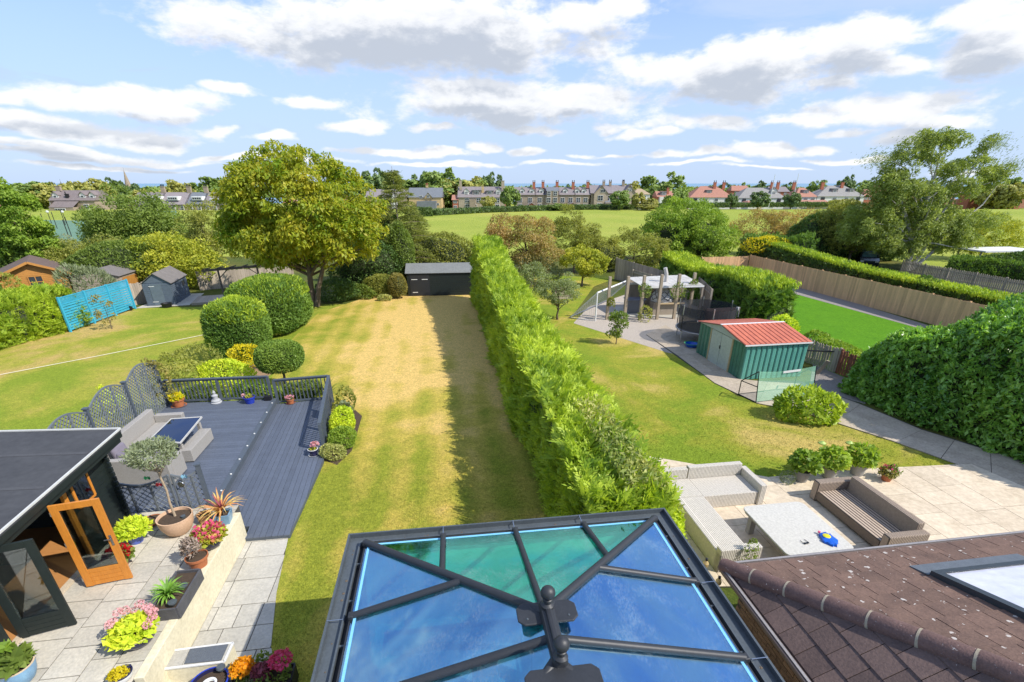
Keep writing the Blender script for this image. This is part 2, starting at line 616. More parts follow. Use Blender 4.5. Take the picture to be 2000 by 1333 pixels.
def pieces(poly, ang, wid, lens, gap, z0, z1, name, m, parent, jit=0.0, world=True, kindless=True):
    """cut a plan polygon into rows (running along ang) of boards or slabs, each its own object"""
    d = (math.cos(ang), math.sin(ang)); e = (-d[1], d[0])
    a = [p[0] * d[0] + p[1] * d[1] for p in poly]; b = [p[0] * e[0] + p[1] * e[1] for p in poly]
    r = min(b); k = 0
    wl = wid if isinstance(wid, (list, tuple)) else [wid]
    while r < max(b):
        w = wl[k % len(wl)] if len(wl) == 1 else R.choice(wl)
        strip = clip(clip(poly, e[0], e[1], r + w - gap), -e[0], -e[1], -r)
        if lens is None:
            cuts = [min(a) - 1, max(a) + 1]
        else:
            cuts = [min(a) - R.random() * max(lens)]
            while cuts[-1] < max(a):
                cuts.append(cuts[-1] + R.choice(lens))
        for i in range(len(cuts) - 1):
            q = clip(clip(strip, d[0], d[1], cuts[i + 1] - (gap if lens else 0)), -d[0], -d[1], -cuts[i]) if strip else []
            if area(q) > .006:
                dz = R.uniform(-jit, jit)
                f1 = (lambda x, y, dz=dz: z1(x, y) + dz) if callable(z1) else z1 + dz
                MB().prism(q, z0, f1).build(name, m, parent, world=world)
        r += w
        k += 1


def wave(p, s, seed=0, k=5):
    """cheap smooth noise in [-1, 1] for arrays of points"""
    r = np.random.RandomState(seed)
    o = np.zeros(len(p))
    for i in range(k):
        d = r.normal(size=3); d /= np.linalg.norm(d)
        o += np.sin(p @ d * s * (1 + .7 * i) + r.uniform(0, 6.28)) / (1 + .5 * i)
    return o / 2.2


def unit(a):
    return a / np.maximum(np.linalg.norm(a, axis=-1, keepdims=True), 1e-9)


def leaves(name, pts, out, m, parent, L=.2, asp=.5, up=.3, outb=.4, rnd=.8, flat=.5, seed=0, vary=.35, world=True, droop=0.0, hor=None):
    """one leaf (folded four-point blade) at each point; each leaf is an island of its own"""
    r = np.random.RandomState(seed)
    n = len(pts)
    D = out * outb + r.normal(size=(n, 3)) * rnd * .5
    D[:, 2] += up - droop
    if hor is not None:
        D += np.array(hor)
    D = unit(D)
    Nn = unit(out * flat + r.normal(size=(n, 3)) * .55 + np.array([0, 0, flat * .8]))
    S = unit(np.cross(D, Nn))
    Nn = np.cross(S, D)
    l = (L * (1 + r.uniform(-vary, vary, n)))[:, None]
    w = l * asp
    V = np.empty((n, 4, 3))
    V[:, 0] = pts - D * l * .5
    V[:, 1] = pts + S * w * .5 + Nn * w * .12 - D * l * .08
    V[:, 2] = pts + D * l * .5 - Nn * l * .08
    V[:, 3] = pts - S * w * .5 + Nn * w * .12 - D * l * .08
    F = np.arange(n * 4).reshape(n, 4)
    return npmesh(name, V.reshape(-1, 3), F, m, parent, world)


def clumps(lobes, nc, cr, nl, seed=0, shell=.6, squash=.8):
    """leaf positions gathered in clumps through the volume of several lobes (cx,cy,cz,rx,ry,rz)"""
    r = np.random.RandomState(seed)
    lb = np.array(lobes, float)
    wt = lb[:, 3] * lb[:, 4] + lb[:, 3] * lb[:, 5]
    li = r.choice(len(lb), nc, p=wt / wt.sum())
    d = unit(r.normal(size=(nc, 3)))
    rr = shell + (1 - shell) * r.uniform(0, 1, nc) ** .6
    cc = lb[li, :3] + d * lb[li, 3:] * rr[:, None]
    cr_ = cr * r.uniform(.6, 1.3, nc)
    ci = r.choice(nc, nl, p=(cr_ ** 2) / (cr_ ** 2).sum())
    q = unit(r.normal(size=(nl, 3)))
    q[:, 2] = np.abs(q[:, 2]) * np.where(r.uniform(size=nl) < .75, 1, -1)
    rad_ = cr_[ci] * r.uniform(.35, 1, nl) ** .5
    p = cc[ci] + q * rad_[:, None] * np.array([1, 1, squash])
    out = unit(q * .7 + d[ci] * .6 + np.array([0, 0, .2]))
    return p, out, cc


def limbs(name, base, top, tips, r0, m, parent, seed=0, forks=1, lean=0.0):
    """tapered trunk with limbs reaching the clump centres"""
    r = random.Random(seed)
    mb = MB()
    base, top = Vector(base), Vector(top)
    segs = 7
    ax = []
    for i in range(segs + 1):
        t = i / segs
        p = base.lerp(top, t) + Vector((r.uniform(-1, 1), r.uniform(-1, 1), 0)) * r0 * .5 * (0 < i < segs)
        ax.append(p)
    mb.tube(ax, [r0 * (1.25 if i == 0 else 1) * (1 - .85 * i / segs) for i in range(segs + 1)], 8)
    for c in tips:
        c = Vector(c)
        t = min(.95, max(.25, (c.z - base.z) / max(.1, (top.z - base.z)) - r.uniform(.15, .4)))
        k = t * segs
        i = int(k)
        p0 = ax[i].lerp(ax[min(i + 1, segs)], k - i)
        mid = p0.lerp(c, .5) + Vector((r.uniform(-.2, .2), r.uniform(-.2, .2), r.uniform(-.1, .25))) * (c - p0).length * .35
        rr = r0 * (1 - .8 * t) * .5
        mb.tube([p0, p0.lerp(mid, .6), mid, c], [rr, rr * .8, rr * .6, rr * .15], 5, cap=False)
    return mb.build(name, m, parent, world=True, smooth=True)


def sprays(name, pts, out, m, parent, L=.4, up=.5, outb=.7, rnd=.5, k=9, wid=.20, seed=0, hor=(0, 0, 0)):
    """flat feathery conifer sprays: side shoots set along a drooping axis"""
    r = np.random.RandomState(seed)
    n = len(pts)
    D = unit(out * outb + r.normal(size=(n, 3)) * rnd + np.array([0, 0, up]) + np.array(hor))
    S = unit(np.cross(D, unit(out * .6 + r.normal(size=(n, 3)) * .5 + np.array([0, 0, .5]))))
    Nn = np.cross(S, D)
    l = L * r.uniform(.6, 1.3, n)
    V = np.empty((n, k, 4, 3))
    for j in range(k):
        s = (j // 2 + .5) / (k / 2)
        sg = (1 if j % 2 else -1) if j < k - 1 else 0
        c = pts + D * (l * (s * .8 - .3))[:, None] - Nn * (l * .22 * s * s)[:, None]
        d = unit(D + S * sg * .75 - Nn * .25 * s)
        q = unit(np.cross(d, Nn)); ll = (l * (.46 - .24 * s))[:, None]; w = ll * wid
        V[:, j, 0] = c; V[:, j, 1] = c + d * ll * .5 + q * w; V[:, j, 2] = c + d * ll * 1.1 - Nn * ll * .1; V[:, j, 3] = c + d * ll * .5 - q * w
    return npmesh(name, V.reshape(-1, 3), np.arange(n * k * 4).reshape(-1, 4), m, parent, True)


def hull_ellipsoid(name, c, rr, m, parent, seed=0, k=.86, amp=.06):
    n, s = 20, 12
    V = []
    for i in range(s + 1):
        th = math.pi * i / s
        for j in range(n):
            ph = 2 * math.pi * j / n
            V.append((math.sin(th) * math.cos(ph), math.sin(th) * math.sin(ph), math.cos(th)))
    V = np.array(V)
    w = 1 + amp * wave(V, 3, seed)
    P = np.array(c) + V * np.array(rr) * k * w[:, None]
    F = np.array([(i * n + j, i * n + (j + 1) % n, (i + 1) * n + (j + 1) % n, (i + 1) * n + j) for i in range(s) for j in range(n)])
    return npmesh(name, P, F, m, parent, True)


def ellipsoid_pts(c, rr, n, seed=0, amp=.07, zmin=-.98, freq=3.0, p=2.0):
    r = np.random.RandomState(seed)
    d = unit(r.normal(size=(n * 2, 3)))
    d = d[d[:, 2] > zmin][:n]
    if p != 2.0:   # superellipsoid: clipped blocks
        s = (np.abs(d) ** p).sum(1) ** (-1 / p)
        q = d * s[:, None]
    else:
        q = d
    w = 1 + amp * wave(d, freq, seed)
    w *= r.uniform(.9, 1.03, len(d))
    P = np.array(c) + q * np.array(rr) * w[:, None]
    return P, unit(d / np.array(rr))


def hedge(name, label, cat, path, width, height, n, m, hullm, L=.22, asp=.3, seed=0, amp=.12, group=None, up=.5, outb=.7, rnd=.8,
          z0=0.0, flat=.5, tops=.35, partname='foliage', spray=0.0):
    """clipped hedge along a plan path; width(t), height(t) functions"""
    r = np.random.RandomState(seed)
    path = [Vector((p[0], p[1], 0)) for p in path]
    sl = [0.0]
    for a, b in zip(path, path[1:]):
        sl.append(sl[-1] + (b - a).length)
    T = sl[-1]
    xs = np.array([p.x for p in path]); ys = np.array([p.y for p in path]); sl = np.array(sl)

    def at(s):
        return np.stack([np.interp(s, sl, xs), np.interp(s, sl, ys)], -1)

    def frame(s):
        d = at(np.clip(s + .3, 0, T)) - at(np.clip(s - .3, 0, T))
        d = unit(d)
        return d, np.stack([d[:, 1], -d[:, 0]], -1)
    root = thing(name, label, cat, (path[0].x, path[0].y, z0), 0, group)

    def prof(s, u, k=1.0):
        # u in [-1, 1]: left foot .. top .. right foot
        w = np.vectorize(width)(s / T) * .5 * k
        h = np.vectorize(height)(s / T) * (1 if k == 1 else .95)
        ang = u * math.pi * .5
        q = .28
        lx = np.sign(np.sin(ang)) * np.abs(np.sin(ang)) ** q * w
        c = np.clip(1.0 - (np.abs(u) - .34) / .66, 0, 1)
        lz = np.where(np.abs(u) < .34, h * (1 - .09 * (u / .34) ** 2), h * .91 * c)
        lx = np.where(np.abs(u) < .34, w * u / .34 * .72, np.sign(u) * w * (.72 + .28 * np.sin(np.minimum(1, (1 - c) * 1.5) * math.pi / 2)))
        nx = np.where(np.abs(u) < .30, u * .8, np.sign(u)); nz = np.where(np.abs(u) < .34, 1.0, .15 + .5 * c)
        return lx, lz, nx, nz
    # hull
    ns = max(6, int(T / .5)); nu = 14
    S, U = np.meshgrid(np.linspace(.12, T - .12, ns), np.linspace(-1, 1, nu), indexing='ij')
    S, U = S.ravel(), U.ravel()
    lx, lz, _, _ = prof(S, U, .84)
    d, e = frame(S)
    P = np.stack([at(S)[:, 0] + e[:, 0] * lx, at(S)[:, 1] + e[:, 1] * lx, z0 + lz * .96], -1)
    F = [(i * nu + j, (i + 1) * nu + j, (i + 1) * nu + j + 1, i * nu + j + 1) for i in range(ns - 1) for j in range(nu - 1)]
    for i in (0, ns - 1):
        for j in range(nu // 2 - 1):
            F.append((i * nu + j, i * nu + j + 1, i * nu + nu - 2 - j, i * nu + nu - 1 - j))
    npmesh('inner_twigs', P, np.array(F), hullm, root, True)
    # leaves
    s = r.uniform(0, T, n)
    u = np.clip(np.where(r.uniform(size=n) < tops, r.uniform(-.36, .36, n), np.sign(r.uniform(-1, 1, n)) * r.uniform(.32, 1, n)), -1, 1)
    ncap = int(n * .06)
    s[:ncap] = r.choice([0.0, T], ncap)
    lx, lz, nx, nz = prof(s, u)
    f = np.ones(n); f[:ncap] = r.uniform(0, 1, ncap) ** .5
    d, e = frame(s)
    A = at(s)
    P = np.stack([A[:, 0] + e[:, 0] * lx * f, A[:, 1] + e[:, 1] * lx * f, z0 + lz * np.where(np.arange(n) < ncap, f, 1)], -1)
    O = unit(np.stack([e[:, 0] * nx, e[:, 1] * nx, nz], -1))
    if ncap:
        sg = np.where(s[:ncap] > T / 2, 1, -1)
        O[:ncap, 0] = d[:ncap, 0] * sg; O[:ncap, 1] = d[:ncap, 1] * sg; O[:ncap, 2] = .2
    P += O * ((wave(P, 1.3, seed) + .6 * wave(P, 4.0, seed + 1) + .45 * wave(P, 11.0, seed + 3))[:, None] * amp + r.normal(size=(n, 1)) * .05)
    if spray:
        ks = int(n * spray)
        sprays('sprays', P[:ks], O[:ks], m, root, L * 2.4, up, outb, rnd * .55, seed=seed + 9)
    P[:, 2] = np.maximum(P[:, 2], z0 + .03)
    leaves(partname, P, O, m, root, L, asp, up, outb, rnd, flat, seed + 2)
    return root


def shrub(name, label, cat, c, rr, n, m, hullm=None, L=.15, asp=.5, seed=0, amp=.1, group=None, up=.3, outb=.5, rnd=.9, p=2.0, zmin=-.75, flat=.6, stem=None, freq=3.0):
    """rounded shrub; c = centre of the foliage, rr = radii"""
    root = thing(name, label, cat, (c[0], c[1], 0), 0, group)
    P, O = ellipsoid_pts(c, rr, n, seed, amp, zmin, p=p, freq=freq)
    P[:, 2] = np.maximum(P[:, 2], .02)
    leaves('foliage', P, O, m, root, L, asp, up, outb, rnd, flat, seed + 1)
    if hullm:
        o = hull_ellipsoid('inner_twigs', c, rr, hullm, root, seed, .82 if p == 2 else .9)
    if stem:
        MB().tube([(c[0], c[1], 0), (c[0] + .03, c[1], c[2] * .5), (c[0], c[1], c[2])], [stem * 1.2, stem, stem * .8], 8).build('stem', M_BARK, root, world=True, smooth=True)
    return root


def tree(name, label, base, lobes, nc, cr, nl, m, L=.25, asp=.5, seed=0, r0=.2, bark=None, tips=26, group=None, up=0.0, outb=.3, rnd=1.0, flat=.6, shell=.6, top=None, droop=0.0, cat='tree', hor=None, squash=.8):
    root = thing(name, label, cat, (base[0], base[1], 0), 0, group)
    p, o, cc = clumps(lobes, nc, cr, nl, seed, shell, squash)
    p[:, 2] = np.maximum(p[:, 2], .05)
    leaves('crown', p, o, m, root, L, asp, up, outb, rnd, flat, seed + 1, droop=droop, hor=hor)
    r = random.Random(seed)
    idx = r.sample(range(len(cc)), min(tips, len(cc)))
    tp = top or (base[0], base[1], max(c[2] for c in cc) * .9)
    limbs('trunk', (base[0], base[1], -.05), tp, [cc[i] for i in idx], r0, bark or M_BARK, root, seed)
    return root

# ------------------------------------------------------------------ garden frame
GA = rad(8.2)
UX, UY = math.cos(GA), math.sin(GA)


def LP(o, a, b, z=0.0):
    """a metres across the gardens and b metres down them from o"""
    return Vector((o[0] + UX * a - UY * b, o[1] + UY * a + UX * b, z))


def xy(*pts):
    return [(p[0], p[1]) for p in pts]


# shared materials
M_BARK = surf('bark', (.17, .13, .09), (.07, .05, .035), 7, .9, .5, stretch=(1, 1, .25))
M_BIRCH = surf('birch_bark', (.62, .6, .55), (.2, .18, .15), 5, .8, .3, stretch=(1, 1, 3))
M_DECK = surf('deck_paint', (.105, .125, .165), (.08, .095, .125), 2.5, .62, .12, rnd=.10)
M_DECKTRIM = surf('railing_paint', (.085, .105, .13), (.065, .08, .10), 5, .55, .1)
M_TREL = surf('trellis_paint', (.15, .17, .185), (.11, .125, .14), 5, .6, .1)
M_SLAB = surf('sandstone_slab', (.56, .515, .42), (.40, .375, .315), 2.2, .85, .25, rnd=.13)
M_SLABG = surf('grey_slab', (.49, .465, .40), (.36, .345, .30), 2.2, .85, .25, rnd=.12)
M_CREAM = surf('cream_slab', (.68, .575, .43), (.47, .38, .265), 1.1, .9, .25, rnd=.07)
M_PATH = surf('path_concrete', (.50, .42, .32), (.30, .245, .18), 1.6, .92, .35, rnd=.08)
M_JOINT = surf('joint_mortar', (.07, .065, .055), (.07, .065, .06), 8, .95, .2)
M_RENDER = surf('cream_render', (.72, .66, .48), (.58, .52, .36), 1.8, .85, .12)
M_SOIL = surf('soil', (.10, .065, .04), (.05, .033, .02), 22, .95, .8)
M_SCORCH = surf('dry_soil', (.34, .22, .12), (.22, .14, .08), 9, .95, .6)
M_GRAVEL = surf('gravel_mix', (.34, .30, .27), (.17, .15, .14), 30, .95, .9)
M_GRAVEL2 = surf('pale_gravel', (.52, .45, .37), (.30, .26, .22), 26, .95, .8)
M_TERRA = surf('terracotta', (.46, .155, .06), (.33, .11, .045), 9, .75, .15)
M_PALETERRA = surf('pale_terracotta', (.66, .44, .28), (.52, .33, .2), 5, .8, .15)
M_NAVY = surf('navy_glaze', (.022, .022, .075), (.015, .015, .045), 5, .18, .02)
M_BLUEG = surf('blue_glaze', (.02, .05, .42), (.015, .035, .3), 5, .2, .02)
M_PALEBLUE = surf('pale_blue_glaze', (.22, .40, .55), (.13, .24, .38), 9, .35, .05)
M_CHAR = surf('charcoal_timber', (.012, .02, .018), (.007, .012, .011), 6, .55, .15)
M_FELT = surf('roof_felt', (.062, .064, .068), (.036, .038, .042), .7, .9, .15)
M_TRIMW = surf('pale_edge_trim', (.62, .62, .58), (.5, .5, .46), 8, .5, .05)
M_OAK = surf('orange_varnished_timber', (.62, .24, .035), (.48, .17, .022), 3, .35, .06, stretch=(3, 3, .4))
M_ALU = surf('grey_aluminium', (.085, .10, .11), (.06, .072, .08), 3, .38, .03, rnd=.04)
M_BAR = surf('dark_glazing_bar', (.030, .032, .036), (.022, .024, .027), 6, .5, .08)
M_BLACK = surf('black_metal', (.012, .012, .014), (.008, .008, .01), 8, .5, .05)
M_CHROME = surf('brushed_chrome', (.6, .6, .6), (.5, .5, .5), 8, .25, .02, metal=1.0)
M_WHITE = surf('white_paint', (.74, .74, .72), (.62, .62, .6), 6, .5, .05)
M_WHITEW = surf('white_render', (.70, .69, .66), (.56, .55, .52), 3, .85, .1)
M_RATTAN = surf('grey_rattan', (.38, .36, .33), (.28, .265, .24), 30, .8, .5)
M_RATTANC = surf('cream_rattan', (.60, .57, .50), (.43, .40, .35), 22, .75, .5)
M_RATTANB = surf('brown_rattan', (.26, .20, .15), (.11, .085, .065), 30, .75, .7)
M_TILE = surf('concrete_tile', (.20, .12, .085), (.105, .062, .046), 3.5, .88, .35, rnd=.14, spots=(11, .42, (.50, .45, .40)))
M_TILE2 = surf('shaded_tile', (.145, .095, .078), (.08, .052, .046), 3.5, .9, .35, rnd=.16, spots=(11, .13, (.5, .46, .42)))  # same tiles, shade of the left slope put into a darker colour
M_RIDGE = surf('ridge_tile_clay', (.19, .11, .09), (.10, .058, .05), 5, .88, .35, spots=(22, .28, (.55, .48, .42)))
M_LEAD = surf('lead_flashing', (.15, .17, .19), (.10, .115, .13), 7, .6, .1)
M_BRICK = surf('brown_brick', (.24, .16, .11), (.14, .09, .065), 10, .9, .3, rnd=.2)
M_FENCE = surf('fence_timber', (.78, .48, .25), (.56, .33, .165), 2.5, .9, .3, stretch=(4, 4, .5), rnd=.16)
M_FENCEG = surf('weathered_timber', (.44, .37, .29), (.28, .235, .18), 3, .9, .3, stretch=(4, 4, .5), rnd=.18)
M_FENCER = surf('red_timber', (.24, .085, .045), (.15, .055, .035), 4, .9, .3, rnd=.2)
M_BLUEF = surf('turquoise_paint', (.05, .42, .60), (.035, .31, .47), 3, .6, .08)
M_SHEDG = surf('slate_blue_paint', (.105, .135, .175), (.075, .10, .13), 4, .7, .12)
M_CABIN = surf('golden_timber', (.50, .235, .05), (.36, .16, .035), 3, .6, .1)
M_FELTB = surf('brown_felt', (.16, .11, .09), (.10, .07, .06), 6, .95, .25)
M_FELTG = surf('grey_felt', (.20, .18, .165), (.13, .118, .11), 3, .95, .25)
M_GREENM = surf('green_steel', (.065, .225, .165), (.035, .13, .09), 1.1, .5, .04)
M_REDM = surf('red_steel_roof', (.62, .17, .08), (.38, .095, .05), .9, .5, .05)
M_PALEM = surf('pale_steel', (.46, .50, .46), (.34, .37, .33), 3, .55, .05)
M_SLATE = surf('roof_slate', (.27, .235, .235), (.185, .16, .16), 1.2, .8, .15, rnd=.08)
M_SLATEG = surf('grey_slate', (.185, .20, .22), (.12, .135, .15), 1.2, .8, .15)
M_STONE = surf('gritstone', (.40, .32, .23), (.17, .135, .10), .9, .9, .3)
M_STONEB = surf('light_gritstone', (.46, .385, .29), (.27, .22, .16), 1.0, .9, .25)
M_STONEY = surf('yellow_stone', (.58, .43, .22), (.44, .32, .16), 1.2, .9, .2)
M_REDB = surf('red_brick', (.44, .15, .085), (.30, .10, .06), 2.0, .9, .25)
M_REDT = surf('red_clay_tile', (.44, .215, .15), (.30, .14, .10), 1.6, .9, .2)
M_GREYT = surf('pale_grey_tile', (.30, .29, .27), (.21, .20, .19), 1.6, .9, .2)
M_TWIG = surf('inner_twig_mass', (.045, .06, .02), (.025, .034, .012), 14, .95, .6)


def glassmat(name, tcol, gcol, base, fres, rough=.0, dirt=0.0):
    if name in MATS: return MATS[name]
    m = bpy.data.materials.new(name); m.use_nodes = True
    nt = m.node_tree; nt.nodes.clear()
    o = nt.nodes.new('ShaderNodeOutputMaterial')
    t = nt.nodes.new('ShaderNodeBsdfTransparent'); t.inputs[0].default_value = (*tcol, 1)
    g = nt.nodes.new('ShaderNodeBsdfGlossy'); g.inputs[0].default_value = (*gcol, 1); g.inputs['Roughness'].default_value = rough
    lw = nt.nodes.new('ShaderNodeFresnel'); lw.inputs[0].default_value = 1.5
    mr = nt.nodes.new('ShaderNodeMapRange'); mr.inputs[1].default_value = .04; mr.inputs[2].default_value = .6
    mr.inputs[3].default_value = base; mr.inputs[4].default_value = fres
    nt.links.new(lw.outputs[0], mr.inputs[0])
    mx = nt.nodes.new('ShaderNodeMixShader')
    nt.links.new(mr.outputs[0], mx.inputs[0]); nt.links.new(t.outputs[0], mx.inputs[1]); nt.links.new(g.outputs[0], mx.inputs[2])
    if dirt:
        v = _obj(nt, (1, 1, 1), True)
        nz = _noise(nt, 1.3, 6, .7, v, .8)
        ns = _noise(nt, 70, 3, .7, _obj(nt, (1, .25, 1), True))
        dm = nt.nodes.new('ShaderNodeMath'); dm.operation = 'MULTIPLY'; nt.links.new(nz, dm.inputs[0]); nt.links.new(ns, dm.inputs[1])
        dr = nt.nodes.new('ShaderNodeMapRange'); nt.links.new(dm.outputs[0], dr.inputs[0]); dr.inputs[1].default_value = .26; dr.inputs[2].default_value = .5; dr.inputs[4].default_value = dirt
        df = nt.nodes.new('ShaderNodeBsdfDiffuse'); df.inputs[0].default_value = (.5, .55, .55, 1)
        m2 = nt.nodes.new('ShaderNodeMixShader'); nt.links.new(dr.outputs[0], m2.inputs[0]); nt.links.new(mx.outputs[0], m2.inputs[1]); nt.links.new(df.outputs[0], m2.inputs[2]); nt.links.new(m2.outputs[0], o.inputs[0])
        rr = nt.nodes.new('ShaderNodeMapRange'); nt.links.new(nz, rr.inputs[0]); rr.inputs[3].default_value = .0; rr.inputs[4].default_value = .10; nt.links.new(rr.outputs[0], g.inputs['Roughness'])
    else:
        nt.links.new(mx.outputs[0], o.inputs[0])
    MATS[name] = m
    return m


M_SOLAR = glassmat('blue_solar_glass', (.60, .90, 1.0), (.50, .78, 1.0), .38, .85, dirt=.22)
M_WEAKREFL = glassmat('weak_reflection_glass', (.42, .98, .86), (.55, .85, .85), .08, .45, dirt=.30)  # same solar glass; weaker reflection of front and back slopes put into the material
M_PANE = glassmat('window_glass', (.55, .6, .58), (.9, .95, 1), .12, .8)
M_TABLEG = glassmat('table_glass', (.04, .05, .09), (.75, .82, 1), .10, .8)
M_FARWIN = surf('dark_window', (.05, .06, .07), (.03, .035, .04), 3, .12, 0)
M_VELUX = glassmat('skylight_glass', (.5, .5, .55), (1, 1, 1), .55, .9)

# foliage materials (real leaf colours)
F_LEY = leafmat('leyland_spray', [(.065, .115, .012), (.13, .19, .016), (.20, .26, .022), (.27, .31, .03)], .32)
F_LEYD = leafmat('dark_leyland_spray', [(.03, .065, .012), (.055, .10, .018), (.085, .14, .022), (.12, .18, .03)], .25)
F_YEW = leafmat('yew_leaf', [(.045, .085, .014), (.075, .12, .018), (.12, .165, .022)], .2)
F_CHEST = leafmat('chestnut_leaf', [(.05, .095, .008), (.095, .155, .010), (.16, .21, .012), (.22, .235, .014), (.25, .20, .02)], .45, k=2.6)
F_GREEN = leafmat('mid_green_leaf', [(.045, .07, .014), (.085, .12, .022), (.135, .175, .035)], .35)
F_BRIGHT = leafmat('fresh_green_leaf', [(.055, .10, .012), (.11, .17, .02), (.18, .235, .032)], .35)
F_OLIVE = leafmat('olive_green_leaf', [(.075, .09, .02), (.14, .15, .03), (.21, .21, .048)], .4, k=2.5)
F_GOLD = leafmat('golden_green_leaf', [(.09, .12, .015), (.16, .19, .02), (.27, .25, .025)], .3)
F_BROWN = leafmat('bronze_leaf', [(.08, .085, .022), (.14, .13, .032), (.19, .15, .045)], .35, k=2.6)
F_RUST = leafmat('rusty_haw_leaf', [(.11, .11, .035), (.20, .155, .055), (.26, .17, .07)], .4, k=2.6)
F_DARK = leafmat('dark_evergreen_leaf', [(.022, .045, .012), (.04, .075, .016), (.07, .11, .022)], .2)
F_BIRCH = leafmat('birch_leaf', [(.065, .09, .022), (.11, .14, .032), (.165, .19, .045)], .45, k=2.9)
F_LARCH = leafmat('larch_needle', [(.06, .08, .018), (.10, .12, .026), (.16, .165, .035)], .3)
F_GREY = leafmat('silver_grey_leaf', [(.13, .16, .085), (.19, .225, .12), (.27, .30, .18)], .25, k=1.5)
F_APPLE = leafmat('apple_leaf', [(.08, .10, .04), (.13, .155, .065), (.19, .215, .10)], .35, k=2.4)
F_LAUREL = leafmat('laurel_leaf', [(.022, .065, .010), (.045, .115, .014), (.085, .175, .022), (.15, .24, .04)], .25, .30, .6, k=3.0)
F_VARIE = leafmat('variegated_leaf', [(.10, .16, .03), (.26, .30, .07), (.44, .40, .15)], .25, k=1.7)
F_LIME = leafmat('lime_leaf', [(.16, .24, .015), (.30, .38, .02), (.42, .46, .03)], .3)
F_FARG = leafmat('far_tree_leaf', [(.06, .095, .025), (.10, .14, .035), (.15, .19, .045)], .2)
F_FARD = leafmat('far_dark_leaf', [(.04, .065, .028), (.065, .10, .035), (.10, .135, .045)], .2)
F_FARY = leafmat('far_olive_leaf', [(.10, .11, .03), (.16, .165, .04), (.22, .20, .05)], .2)
F_PINK = leafmat('pink_petal', [(.75, .30, .42), (.82, .45, .52), (.88, .62, .62)], .3)
F_CERISE = leafmat('cerise_petal', [(.62, .03, .14), (.75, .07, .22), (.8, .18, .3)], .3)
F_RED = leafmat('red_petal', [(.42, .008, .012), (.58, .012, .02), (.62, .03, .03)], .3)
F_ORANGE = leafmat('orange_petal', [(.75, .26, .005), (.85, .40, .01), (.88, .50, .02)], .3)
F_YELLOW = leafmat('yellow_petal', [(.62, .50, .01), (.78, .66, .015), (.85, .74, .04)], .3)
F_PURPLE = leafmat('purple_leaf', [(.07, .015, .03), (.13, .03, .045), (.2, .06, .06)], .25)
F_CORDY = leafmat('striped_cordyline_leaf', [(.30, .05, .04), (.50, .22, .06), (.66, .40, .12)], .3)
F_DEAD = leafmat('dry_twig_leaf', [(.10, .075, .06), (.17, .13, .11), (.26, .22, .19)], .2)

G_CENTRE = grassmat('centre_lawn_turf', (.62, .44, .17), (.25, .28, .036), (.44, .36, .08), .22, (.39, .66), stripes=.045,
                    yfade=(8, 26, .16, -5.8, -3.0, .20))
G_LEFT = grassmat('left_lawn_turf', (.46, .34, .13), (.215, .28, .032), (.32, .32, .055), .14, (.36, .53), yfade=(0, 60, 0, -23.8, -19.5, -.16))
G_RIGHT = grassmat('right_lawn_turf', (.46, .36, .12), (.185, .26, .026), (.28, .29, .04), .24, (.35, .58))
G_FIELD = grassmat('field_turf', (.36, .37, .085), (.235, .30, .045), (.29, .34, .06), .035, (.3, .7))
G_ART = grassmat('artificial_turf', (.10, .25, .010), (.08, .215, .010), (.09, .235, .010), .8, (.3, .7))
G_SCRUB = grassmat('rough_grass', (.16, .15, .04), (.07, .10, .02), (.11, .12, .03), .3, (.3, .6))

# ------------------------------------------------------------------ setting: terrain, water, lawns
def fall(y):
    """the land drops away behind the playing field towards the sea"""
    t = max(0, min(1, (y - 178) / 70)); s = t * t * (3 - 2 * t)
    t2 = max(0, (y - 260) / 1100)
    return -5.0 * s - 34 * min(1, t2) ** 1.2


def terrain():
    ys = [-60, -20, 0, 20, 45, 60, 80, 100, 130, 165, 178] + [178 + 8 * i for i in range(1, 11)] + [300, 380, 480, 620, 800, 1000, 1360]
    xs = [-1600, -900, -500, -300, -180, -100, -60, -30, 0, 30, 60, 100, 180, 300, 500, 900, 1600]
    mb = MB()
    vs = [(x, y, fall(y) - .02) for y in ys for x in xs]
    n = len(xs)
    fs = [(j * n + i, j * n + i + 1, (j + 1) * n + i + 1, (j + 1) * n + i) for j in range(len(ys) - 1) for i in range(n - 1)]
    mb.add(vs, fs)
    struct('ground', mb, G_FIELD)
    m, nt, bs = newmat('sea_water')
    bs.inputs['Base Color'].default_value = (.15, .28, .38, 1)
    bs.inputs['Roughness'].default_value = .45
    _bump(nt, bs, _noise(nt, .05, 4, .6, _obj(nt, (1, 1, 1), True)), .4, 1.0)
    sea = MB().quad((-70000, 1300, -46), (70000, 1300, -46), (70000, 70000, -46), (-70000, 70000, -46))
    struct('sea', sea, m)


terrain()


def sheet(name, poly, z, m, parent=None):
    o = MB().prism([(p[0], p[1]) for p in poly], z - .01, z).build(name, m, parent)
    return tag(o, kind='structure')


H0 = LP((0.95, 12.13), 0, 0)                      # a point on the central hedge line
